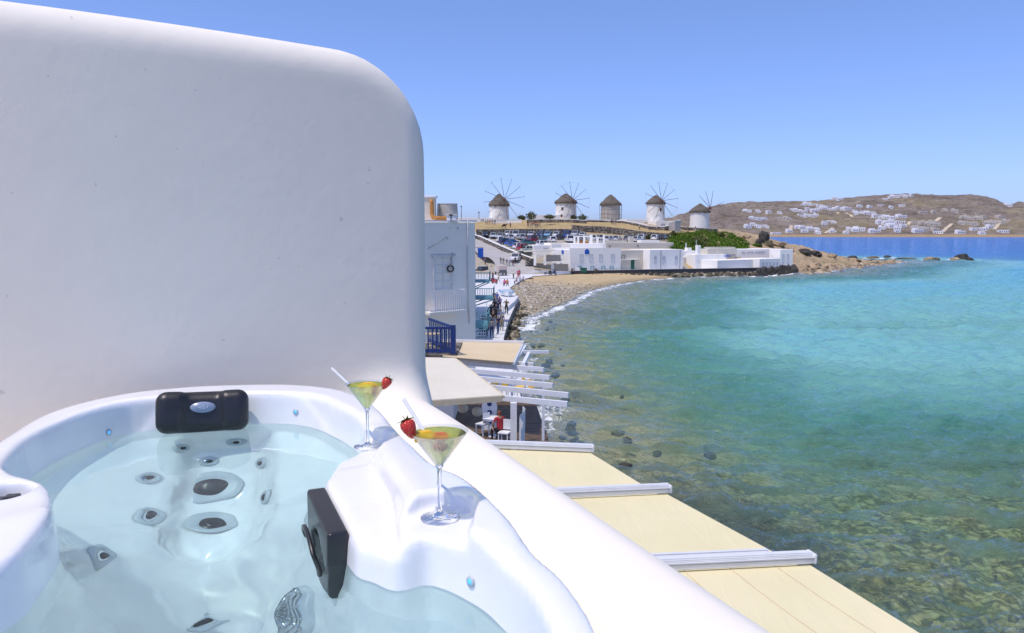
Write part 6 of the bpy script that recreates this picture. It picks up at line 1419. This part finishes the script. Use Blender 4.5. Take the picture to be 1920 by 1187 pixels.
def pose(kind):
    S = {}
    if kind == 'stand': a = dict(kl=(-.10, .01, .50), kr=(.10, .02, .50), al=(-.11, 0, .09), ar=(.12, .03, .09), el=(-.24, -.02, 1.13), er=(.24, -.02, 1.13), wl=(-.25, .06, .88), wr=(.25, .06, .88)); dz = 0
    if kind == 'walk': a = dict(kl=(-.10, .16, .52), kr=(.10, -.04, .50), al=(-.10, .22, .09), ar=(.10, -.28, .13), el=(-.24, -.14, 1.15), er=(.24, .08, 1.13), wl=(-.23, -.10, .90), wr=(.22, .22, .94)); dz = 0
    if kind == 'arms': a = dict(kl=(-.12, .02, .50), kr=(.12, .02, .50), al=(-.14, 0, .09), ar=(.14, 0, .09), el=(-.34, .02, 1.24), er=(.34, .02, 1.24), wl=(-.20, .22, 1.30), wr=(.20, .22, 1.30)); dz = 0
    if kind == 'sit': a = dict(kl=(-.12, .42, .46), kr=(.12, .42, .46), al=(-.12, .40, .06), ar=(.12, .42, .06), el=(-.26, .06, .68), er=(.26, .06, .68), wl=(-.14, .28, .56), wr=(.14, .28, .56)); dz = -.45
    z = lambda q: q + dz
    J = {'pelvis': ((0, 0, z(.94)), .135, 2, .8), 'spine': ((0, 0, z(1.12)), .125, 1, .8), 'chest': ((0, .0, z(1.31)), .15, 1, .72), 'neck': ((0, .0, z(1.475)), .055, 0), 'head': ((0, .02, z(1.59)), .088, 0, 1.1), 'crown': ((0, .01, z(1.68)), .07, 0, 1.1)}
    for s, q in ((-1, 'l'), (1, 'r')):
        J['sh' + q] = ((s * .18, 0, z(1.41)), .062, 1); J['el' + q] = (a['e' + q], .045, 0); J['wr' + q] = (a['w' + q], .032, 0)
        w = Vector(a['w' + q]); J['ha' + q] = (tuple(w + (w - Vector(a['e' + q])).normalized() * .10), .036, 0)
        J['hip' + q] = ((s * .09, .01, z(.89)), .098, 2); J['kn' + q] = (a['k' + q], .066, 2); J['an' + q] = (a['a' + q], .045, 2); an = Vector(a['a' + q]); J['to' + q] = (tuple(an + Vector((0, .13, -.045))), .038, 4)
    E = [('pelvis', 'spine'), ('spine', 'chest'), ('chest', 'neck'), ('neck', 'head'), ('head', 'crown')]
    for q in 'lr': E += [('chest', 'sh' + q), ('sh' + q, 'el' + q), ('el' + q, 'wr' + q), ('wr' + q, 'ha' + q), ('pelvis', 'hip' + q), ('hip' + q, 'kn' + q), ('kn' + q, 'an' + q), ('an' + q, 'to' + q)]
    return person_mesh(J, E, 'person_' + kind)
PM = {k: pose(k) for k in ('stand', 'walk', 'arms', 'sit')}
def person(p, rz, kind, top, low, hair, label, group=None, s=1.0, sleeve=False):
    o = bpy.data.objects.new('person', PM[kind]); COL.objects.link(o); o.location = p; o.rotation_euler = (0, 0, rz); o.scale = (s, s, s)
    for k, m in enumerate((SKIN, cloth(top), cloth(low), HAIRC[hair], SHOE)): o.material_slots[k].link = 'OBJECT'; o.material_slots[k].material = m
    tag(o, label, 'person', group); return o
def on_quay(u, v, z=1.004): return at_z(u, v, z)
G = 'people on the quay'
for (u, v, rz, kind, top, low, hair, lab) in (
    (949.5, 589.5, 2.9, 'arms', 'brown', 'black', 'dark', 'person in brown jacket and black trousers standing alone on the quay'),
    (932, 573, 0, 'walk', 'blue', 'navy', 'dark', 'person in bright blue top walking beside the teal balcony'), (926.5, 571, .3, 'walk', 'burgundy', 'black', 'brown', 'person in burgundy walking next to the bright blue top'),
    (934, 592, .1, 'stand', 'navy', 'navy', 'dark', 'person all in navy at the left of the brown jacket'), (921, 601, -.2, 'stand', 'black', 'black', 'dark', 'person in black close to the teal railing, mid crowd'), (929, 606, .4, 'stand', 'brown', 'black', 'brown', 'brown haired person at the centre of the quay crowd'),
    (911, 632, .2, 'stand', 'black', 'black', 'dark', 'tall person in black at the bottom of the crowd, second from the house'), (922, 634, -.3, 'stand', 'grey', 'navy', 'dark', 'person in grey at the bottom of the crowd, third from the house'), (934, 627, 1.0, 'stand', 'navy', 'jeans', 'brown', 'person in navy and jeans at the sea side of the crowd'), (902, 633, .1, 'stand', 'burgundy', 'black', 'grey', 'grey haired person in dark red next to the shaded house corner'), (939.5, 612, 2.5, 'walk', 'lblue', 'jeans', 'fair', 'fair haired person in light blue at the sea edge of the crowd'),
    (906, 622, .3, 'stand', 'navy', 'black', 'dark', 'person in navy just behind the grey haired person at the house corner'), (916, 620, 2.9, 'walk', 'white', 'jeans', 'brown', 'person in white shirt in the middle of the shaded crowd'), (925, 616, -.5, 'stand', 'black', 'grey', 'fair', 'fair haired person in black in the shaded crowd'), (917, 609, .2, 'stand', 'burgundy', 'navy', 'dark', 'person in dark red close to the teal stairs'), (927, 590, .1, 'walk', 'black', 'black', 'dark', 'person in black walking between the teal balcony and the navy figure'), (930, 581, 3.0, 'walk', 'grey', 'jeans', 'grey', 'grey haired person walking toward the crowd'), (937, 583, .2, 'walk', 'purple', 'navy', 'dark', 'person in purple walking behind the brown jacket'), (941, 620, 2.7, 'stand', 'grey', 'khaki', 'brown', 'person in grey at the water edge of the crowd'),
    (963, 523, 2.2, 'stand', 'white', 'black', 'dark', 'person in white shirt and black trousers standing above the beach'), (971, 521.5, 2.8, 'stand', 'pink', 'red', 'dark', 'person in pink standing above the beach'), (974, 521, -.4, 'stand', 'red', 'burgundy', 'brown', 'person in red right of the person in pink'),
    (922, 511, .2, 'walk', 'black', 'khaki', 'dark', 'person in black top and shorts walking left of the small truck'), (913.5, 511, .1, 'walk', 'brown', 'grey', 'dark', 'person in brown beside the dark parked car'), (910, 497, 3.0, 'walk', 'purple', 'black', 'dark', 'person in purple walking below the blue sign'),
    (939, 496, 2.9, 'walk', 'black', 'grey', 'dark', 'person in black at the left end of the row crossing the road'), (944, 497, 3.1, 'walk', 'green', 'grey', 'brown', 'person in dark green crossing the road, second of the row'), (950, 499, 3.3, 'walk', 'purple', 'khaki', 'grey', 'person in lilac crossing the road, third of the row'), (955, 500, 3.0, 'walk', 'lblue', 'grey', 'brown', 'person in light blue crossing the road, fourth of the row'), (962, 500, .2, 'walk', 'black', 'navy', 'dark', 'person in black behind the white jeep, left of two'), (966, 495.5, .4, 'stand', 'navy', 'black', 'dark', 'person in navy behind the white jeep, right of two'),
    (935, 530, 1.5, 'walk', 'cream', 'khaki', 'fair', 'person in cream walking past the moored white boat'), (924, 527, .6, 'stand', 'navy', 'navy', 'dark', 'person in navy at the scooters by the teal balcony')):
    p = on_quay(u, v) if v > 508 else (lambda g: g if g.y > 150 else on_quay(u, v))(ground(u, v)); person(p, rz, kind, top, low, hair, lab, G)
for (u, v, rz, top, low, hair, lab) in ((946, 537.5, 0.2, 'pink', 'navy', 'dark', 'person in pink sitting on the quay edge above the boat'), (951, 537.5, -.1, 'orange', 'navy', 'brown', 'person in orange sitting on the quay edge above the boat'), (981, 529, 2.6, 'white', 'navy', 'dark', 'person in white shirt sitting on the low wall above the beach'), (975, 534, 2.4, 'lblue', 'jeans', 'brown', 'person in jeans sitting at the beach edge'), (969, 532, 2.0, 'grey', 'black', 'dark', 'person in grey sitting left of the jeans wearer'), (1076, 512.5, 2.4, 'lblue', 'black', 'dark', 'person in light blue sitting on the sea wall by the white house'), (1072.5, 512.5, 2.8, 'black', 'navy', 'dark', 'person in black sitting on the sea wall by the white house'), (1117, 512.5, 2.6, 'black', 'black', 'dark', 'person in black astride the scooter by the green railing')):
    person(on_quay(u, v, 1.45 if u in (946, 951) else 1.05), rz, 'sit', top, low, hair, lab, 'people sitting by the water')
pr_ = spot(937, 829); person((pr_.x, pr_.y, FZ + .02), .5, 'sit', 'red', 'black', 'red', 'red haired person in red sitting at the cafe table below the pergola', None)
nth = ['first', 'second', 'third', 'fourth', 'fifth', 'sixth', 'seventh', 'eighth', 'ninth']
def crowd(us, v, where, cols, grp):
    for k, u in enumerate(us):
        p = ground(u, v + (k % 3) * .5 - .3); c = cols[k % len(cols)]; person(p, k * 1.3, 'stand' if k % 2 else 'walk', c, ['black', 'jeans', 'khaki', 'white'][k % 4], ['dark', 'brown', 'fair'][k % 3], 'person in %s, %s from left in the group %s' % (c, nth[k], where), grp)
crowd([911, 914.5, 917.5, 920.5, 924, 928], 421, 'at the first windmill wall', ['white', 'navy', 'red', 'white', 'purple', 'black'], 'people at the first windmill')
crowd([990, 994, 997.5, 1001, 1004.5, 1008, 1012], 427, 'below the second windmill', ['black', 'pink', 'burgundy', 'red', 'orange', 'red', 'black'], 'people below the second windmill')
crowd([1147, 1150.5, 1154], 421, 'below the third windmill', ['black', 'navy', 'black'], 'people below the third windmill')
crowd([1199, 1218, 1231], 432, 'below the fourth windmill', ['cream', 'navy', 'white'], 'people below the fourth windmill')
crowd([1271, 1275, 1289, 1304], 434, 'below the fifth windmill', ['pink', 'red', 'black', 'burgundy'], 'people below the fifth windmill')
crowd([957], 428, 'beside the donkey', ['brown'], None)
# donkey with a load
def donkey():
    J = {'pelvis': ((0, -.45, 1.02), .23, 0), 'mid': ((0, 0, .98), .24, 0), 'chest': ((0, .42, 1.02), .22, 0), 'neck': ((0, .68, 1.22), .13, 0), 'head': ((0, .88, 1.42), .11, 0), 'muz': ((0, 1.14, 1.25), .07, 0), 'earl': ((-.07, .82, 1.66), .025, 0), 'earr': ((.07, .82, 1.66), .025, 0), 'tail': ((0, -.72, 1.0), .03, 0), 'tail2': ((0, -.80, .62), .03, 0)}
    E = [('pelvis', 'mid'), ('mid', 'chest'), ('chest', 'neck'), ('neck', 'head'), ('head', 'muz'), ('head', 'earl'), ('head', 'earr'), ('pelvis', 'tail'), ('tail', 'tail2')]
    for s, q in ((-1, 'l'), (1, 'r')):
        J['f1' + q] = ((s * .13, .42, .72), .09, 0); J['f2' + q] = ((s * .13, .46, .40), .055, 0); J['f3' + q] = ((s * .13, .45, .05), .05, 0); J['h1' + q] = ((s * .14, -.42, .72), .12, 0); J['h2' + q] = ((s * .14, -.60, .44), .06, 0); J['h3' + q] = ((s * .14, -.54, .05), .05, 0)
        E += [('chest', 'f1' + q), ('f1' + q, 'f2' + q), ('f2' + q, 'f3' + q), ('pelvis', 'h1' + q), ('h1' + q, 'h2' + q), ('h2' + q, 'h3' + q)]
    return person_mesh(J, E, 'donkey')
p = ground(945, 429); root = empty('donkey', p, -1.45); tag(root, 'brown donkey carrying a dark load on the sandy hill', 'donkey')
dm = donkey(); dm.materials.clear(); dm.materials.append(M_('donkey_brown', (0.07, 0.035, 0.018), .8)); dm.polygons.foreach_set('material_index', [0] * len(dm.polygons)); b_ = bpy.data.objects.new('body', dm); COL.objects.link(b_); b_.parent = root
MB().box((0, .0, 1.22), (.75, .6, .40), bevel=.1).build('load', M_('load_dark', (0.05, 0.03, 0.03), .8), root)

# ---- cars
TYRE = M_('tyre', (0.02, 0.02, 0.02), .8); RIMM = plain('rim', (0.5, 0.5, 0.52), .3, .05, 20, Metallic=.8); CGL = plain('car_glass', (0.03, 0.04, 0.05), .06, .2, 3); LAMP = M_('lamp_glass', (0.75, 0.75, 0.72), .15); TAIL = M_('tail_lamp', (0.35, 0.01, 0.01), .3)
def tmesh(mb, name): o = mb.build(name, None, None, sharp=35); me = o.data; bpy.data.objects.remove(o); return me
RX = Matrix.Rotation(R(90), 4, 'X') @ Matrix.Identity(4)
def car_meshes(kind):
    L, Wd, H = {'hatch': (3.9, 1.68, 1.48), 'sedan': (4.4, 1.72, 1.44), 'suv': (4.5, 1.85, 1.75), 'van': (4.6, 1.80, 1.92)}[kind]; b = .72 if kind in ('hatch', 'sedan') else .88; hw = Wd / 2
    MY = Matrix(((0, 0, 1, 0), (1, 0, 0, 0), (0, 1, 0, 0), (0, 0, 0, 1)))      # profile (y, z) extruded along x
    low = [(-L / 2, .32), (-L / 2 + .05, b - .08), (-L / 2 + .12, b + .10), (-L * .30, b + .16), (L * .18, b + .14), (L / 2 - .25, b - .02), (L / 2 - .03, b - .18), (L / 2, .34), (L / 2 - .1, .22), (-L / 2 + .1, .22)]
    m = MB(); m.prism(low, -hw, hw, MY); bmesh.ops.bevel(m.bm, geom=[e for e in m.bm.edges if abs(e.verts[0].co.x - e.verts[1].co.x) < 1e-4], offset=.09, segments=3, affect='EDGES', profile=.6); body = tmesh(m, 'body')
    yb, yf = {'hatch': (-L / 2 + .16, L * .21), 'sedan': (-L * .36, L * .20), 'suv': (-L / 2 + .14, L * .22), 'van': (-L / 2 + .10, L * .34)}[kind]; rb, rf = (yb + (.28 if kind != 'sedan' else .55)), yf - (.62 if kind != 'van' else .45)
    def cab(z0, z1, ins0, ins1, y0a, y1a, y0b, y1b):
        mm = MB(); v = [mm.bm.verts.new(q) for q in ((-hw + ins0, y0a, z0), (hw - ins0, y0a, z0), (hw - ins0, y1a, z0), (-hw + ins0, y1a, z0), (-hw + ins1, y0b, z1), (hw - ins1, y0b, z1), (hw - ins1, y1b, z1), (-hw + ins1, y1b, z1))]
        for f in ((0, 1, 2, 3), (4, 7, 6, 5), (0, 4, 5, 1), (1, 5, 6, 2), (2, 6, 7, 3), (3, 7, 4, 0)): mm.bm.faces.new([v[k] for k in f])
        return mm
    gl = tmesh(cab(b + .10, H - .06, .07, .20, yb, yf, rb, rf), 'cabin_glass')
    rm = cab(H - .065, H, .19, .26, rb - .04, rf + .04, rb + .08, rf - .1)
    for s in (-1, 1):
        rm.bar((s * (hw - .065), yf, b + .10), (s * (hw - .195), rf, H - .06), .07, .06); rm.bar((s * (hw - .065), yb, b + .10), (s * (hw - .195), rb, H - .06), .16, .07); ym = (yb + yf) / 2; rm.bar((s * (hw - .06), ym, b + .10), (s * (hw - .19), ym, H - .06), .07, .05)
    roof = tmesh(rm, 'roof')
    w = MB(); w.lathe([(.20, -.09), (.30, -.095), (.315, -.05), (.315, .05), (.30, .095), (.20, .09), (0, .085)], 16, Matrix.Rotation(R(90), 4, 'Y'), cap0=True); wheel = tmesh(w, 'wheel')
    w = MB(); w.lathe([(.195, .096), (.10, .085), (0, .10)], 12, Matrix.Rotation(R(90), 4, 'Y')); rim = tmesh(w, 'rim')
    h_ = tmesh(MB().box((0, 0, 0), (.36, .10, .15), bevel=.03), 'headlight')
    return dict(L=L, W=Wd, b=b, body=body, glass=gl, roof=roof, wheel=wheel, rim=rim, lamp=h_)
CARM = {k: car_meshes(k) for k in ('hatch', 'sedan', 'suv', 'van')}
def car_paint(c): return M_('paint_%d_%d_%d' % tuple(int(x * 999) for x in c), c, .25, var=.03, **{'Coat Weight': .6})
CC = {'white': (.78, .78, .77), 'silver': (.50, .52, .53), 'grey': (.20, .21, .22), 'dark': (.02, .022, .025), 'navy': (.015, .03, .10), 'blue': (.02, .12, .42), 'light blue': (.22, .42, .62), 'red': (.40, .015, .02), 'dark red': (.16, .008, .02), 'teal': (.06, .16, .17), 'pale green': (.45, .50, .40), 'deep blue': (.01, .05, .32)}
def car(p, rz, kind, col, label, group, name='car'):
    K = CARM[kind]; o = empty(name, p, rz); tag(o, label, 'car' if kind != 'van' else 'van', group)
    def ad(nm, me, mat, loc=(0, 0, 0), rot=0, par=None):
        q = bpy.data.objects.new(nm, me); COL.objects.link(q); q.parent = par or o; q.location = loc; q.rotation_euler = (0, 0, rot)
        if not me.materials: me.materials.append(mat)
        q.material_slots[0].link = 'OBJECT'; q.material_slots[0].material = mat; return q
    pm = car_paint(CC[col]); ad('body', K['body'], pm); ad('cabin_glass', K['glass'], CGL); ad('roof', K['roof'], pm)
    for sx in (-1, 1):
        for sy in (-1, 1):
            w = ad('wheel', K['wheel'], TYRE, (sx * (K['W'] / 2 - .09), sy * K['L'] * .305, .315), 0 if sx > 0 else math.pi); ad('rim', K['rim'], RIMM, par=w)
        ad('headlight', K['lamp'], LAMP, (sx * (K['W'] / 2 - .28), K['L'] / 2 - .05, K['b'] - .12)); ad('tail_light', K['lamp'], TAIL, (sx * (K['W'] / 2 - .26), -K['L'] / 2 + .03, K['b'] - .02))
    return o
CARS = {'the back row under the stone wall': [(911, 444, 'sedan', 'dark'), (925, 446, 'hatch', 'silver'), (939, 446.5, 'sedan', 'silver'), (952, 442.5, 'hatch', 'white'), (968, 444.5, 'van', 'white'), (982, 443, 'hatch', 'grey'), (996, 443.5, 'sedan', 'silver'), (1014, 444.5, 'suv', 'navy'), (1027, 443.5, 'hatch', 'light blue'), (1043, 444, 'hatch', 'white'), (1062, 445, 'van', 'deep blue'), (1079, 443.5, 'suv', 'silver'), (1092, 445, 'hatch', 'white')],
        'the middle row of the car park': [(937, 454, 'hatch', 'white'), (956, 449.5, 'sedan', 'silver'), (975, 449, 'hatch', 'silver'), (996, 453.5, 'suv', 'dark red'), (1018, 452, 'sedan', 'teal'), (1034, 454, 'hatch', 'white'), (1049, 449, 'sedan', 'dark'), (1067, 454, 'suv', 'white'), (1086, 451.5, 'hatch', 'grey'), (1108, 451, 'hatch', 'silver'), (1126, 450.5, 'sedan', 'grey')],
        'the front row along the ramp wall': [(949, 457, 'hatch', 'navy'), (961, 459.5, 'sedan', 'blue'), (968, 463, 'hatch', 'blue'), (976, 466.5, 'hatch', 'white'), (984, 469.5, 'hatch', 'red'), (992, 472.5, 'sedan', 'pale green'), (988, 459.5, 'sedan', 'teal'), (1020, 462, 'hatch', 'white')],
        'the right-hand group of the car park': [(1142, 453, 'hatch', 'silver'), (1157, 452, 'sedan', 'silver'), (1179, 452.5, 'hatch', 'grey'), (1195, 453, 'sedan', 'silver'), (1204, 449, 'hatch', 'white'), (1229, 450, 'hatch', 'white'), (1243, 450.5, 'sedan', 'dark')]}
rc = random.Random(2)
for row, L_ in CARS.items():
    L_ = sorted(L_)
    for k, (u, v, kind, col) in enumerate(L_):
        p = ground(u, v); rz = {'b': 2.9, 'm': .25, 'f': -.95, 'r': -.55}[row[4]] + rc.uniform(-.15, .15)
        car(p, rz, kind, col, '%s %s, %s from the left in %s' % (col, {'hatch': 'hatchback', 'sedan': 'saloon car', 'suv': 'off-roader', 'van': 'van'}[kind], (nth + ['tenth', 'eleventh', 'twelfth', 'thirteenth'])[k], row), 'cars parked below the windmills', 'parked_car')
car(ground(967, 489), 2.9, 'suv', 'white', 'white jeep driving down the ramp road toward the people', None, 'car')
car(on_quay(903, 512), .5, 'hatch', 'dark', 'dark car parked at the corner by the blue sign', None, 'parked_car')
car(on_quay(899, 503), .4, 'sedan', 'grey', 'grey car parked behind the dark car by the blue sign', None, 'parked_car')
# small pickup with a canvas box
p = on_quay(939, 516); tr_ = empty('pickup_truck', p, .25); tag(tr_, 'small pickup truck with pale canvas box parked on the quay', 'truck')
MB().box((0, -.6, 1.35), (1.75, 2.6, 1.45), bevel=.08).build('canvas_box', M_('canvas_pink', (0.52, 0.42, 0.37), .9), tr_); MB().box((0, 0, .62), (1.7, 4.4, .28), bevel=.04).build('chassis', M_('dark_metal', (0.12, 0.12, 0.12)), tr_); MB().box((0, 1.45, 1.15), (1.65, 1.3, 1.1), bevel=.15).build('cab', car_paint(CC['white']), tr_); MB().box((0, -1.93, .95), (1.6, .05, .5)).build('tailgate', M_('dark_metal', (0.12, 0.12, 0.12)), tr_)
for sx in (-1, 1):
    for y in (-1.3, 1.4): w = bpy.data.objects.new('wheel', CARM['hatch']['wheel']); COL.objects.link(w); w.parent = tr_; w.location = (sx * .78, y, .315)
# scooters
def scooter(p, rz, label, col):
    o = empty('scooter', p, rz); tag(o, label, 'scooter', 'scooters on the quay')
    for y in (-.62, .62): MB().lathe([(.14, -.05), (.26, -.05), (.28, 0), (.26, .05), (.14, .05), (.14, -.05)], 14, Matrix.Translation((0, y, .28)) @ Matrix.Rotation(R(90), 4, 'Y')).build('wheel', TYRE, o)
    MB().prism([(-.75, .45), (-.7, .75), (-.05, .72), (.0, .35), (.28, .32), (.40, .9), (.46, .9), (.42, .25), (-.2, .25)], -.16, .16, Matrix(((0, 0, 1, 0), (1, 0, 0, 0), (0, 1, 0, 0), (0, 0, 0, 1)))).build('body', car_paint(CC[col]), o)
    MB().box((0, -.38, .80), (.28, .66, .10), bevel=.03).build('seat', BLACKP, o); MB().bar((-.33, .42, 1.02), (.33, .42, 1.02), .04, .04).tube([(0, .44, .9), (0, .42, 1.02)], .03, 6).build('handlebar', BLACKP, o)
scooter(on_quay(1117, 513.2), 1.3, 'black scooter under its rider by the green railing', 'dark'); scooter(on_quay(1028, 515), 1.5, 'dark scooter at the sea wall, left of the pair', 'dark'); scooter(on_quay(1036, 515), 1.4, 'blue scooter at the sea wall, right of the pair', 'navy'); scooter(on_quay(921, 530), .8, 'dark scooter parked by the teal balcony, left of two', 'dark'); scooter(on_quay(927, 532), .6, 'red scooter parked by the teal balcony, right of two', 'red')
# bins and white box by the green railing
for k, (u, lab) in enumerate(((1089, 'green wheeled bin, left of two by the white house'), (1096, 'green wheeled bin, right of two by the white house'))):
    o = empty('waste_bin', on_quay(u, 512.5)); tag(o, lab, 'bin', 'green bins'); MB().box((0, 0, .62), (.95, .7, 1.0), bevel=.06).build('bin_body', GREENP, o); MB().box((0, 0, 1.16), (1.02, .78, .09), bevel=.03).build('lid', GREENP, o)
o = empty('white_kiosk', on_quay(1083, 512.5)); tag(o, 'small white cabinet with sloping top by the green bins', 'cabinet'); MB().prism([(-.5, 0), (.5, 0), (.5, 1.1), (-.5, 1.7)], -.4, .4, Matrix.Rotation(R(90), 4, 'X')).build('case', WHITEP, o); MB().box((0, -.42, .7), (.7, .03, .8)).build('door', WALUM, o)
# boat hauled up on the quay
bt = empty('rowing_boat', on_quay(949, 554, 1.46), .12); tag(bt, 'white and light blue boat lying on the quay slab', 'boat')
def hull(sc, z0):
    m = MB(); st_ = [(-2.6, .02, .75), (-2.0, .62, .62), (-1, .92, .55), (0.4, .95, .55), (1.6, .80, .58), (2.3, .70, .62)]; R_ = []
    for (y, w, zt) in st_: R_.append([m.bm.verts.new(q) for q in ((-w * sc, y * sc, zt + z0), (-w * .75 * sc, y * sc, .18 + z0), (0, y * sc, .02 + z0), (w * .75 * sc, y * sc, .18 + z0), (w * sc, y * sc, zt + z0))])
    for a, b in zip(R_, R_[1:]):
        for k in range(4): m.bm.faces.new((a[k], a[k + 1], b[k + 1], b[k]))
    m.bm.faces.new(R_[-1]); m.bm.faces.new(R_[0][::-1]); return m
hull(1.0, 0).build('hull', plain('boat_white', (.75, .77, .78), .4), bt); MB().box((0, 0, .5), (1.5, 3.6, .05)).build('deck', M_('boat_blue', (0.16, 0.42, 0.62), .5), bt)
for y in (-1.2, -.2, .9): MB().box((0, y, .62), (1.7, .28, .06)).build('thwart', WHITEP, bt)
for sx in (-1, 1): MB().tube([(sx * .62, -2, .66), (sx * .94, -1, .6), (sx * .97, .4, .6), (sx * .82, 1.6, .63), (sx * .72, 2.3, .66)], .05, 6).build('gunwale', M_('boat_blue', (0.16, 0.42, 0.62), .5), bt)
# folded blue board behind the brown jacket's shadow and a gull
o = MB().box((0, 0, 0), (1.1, 1.6, .03)).build('blue_mat', M_('mat_blue', (0.10, 0.13, 0.28), .9)); p = on_quay(944, 601, 1.03); o.location = p; tag(o, 'dark blue mat lying on the quay below the brown jacket', 'mat')
sea_shore_attr()
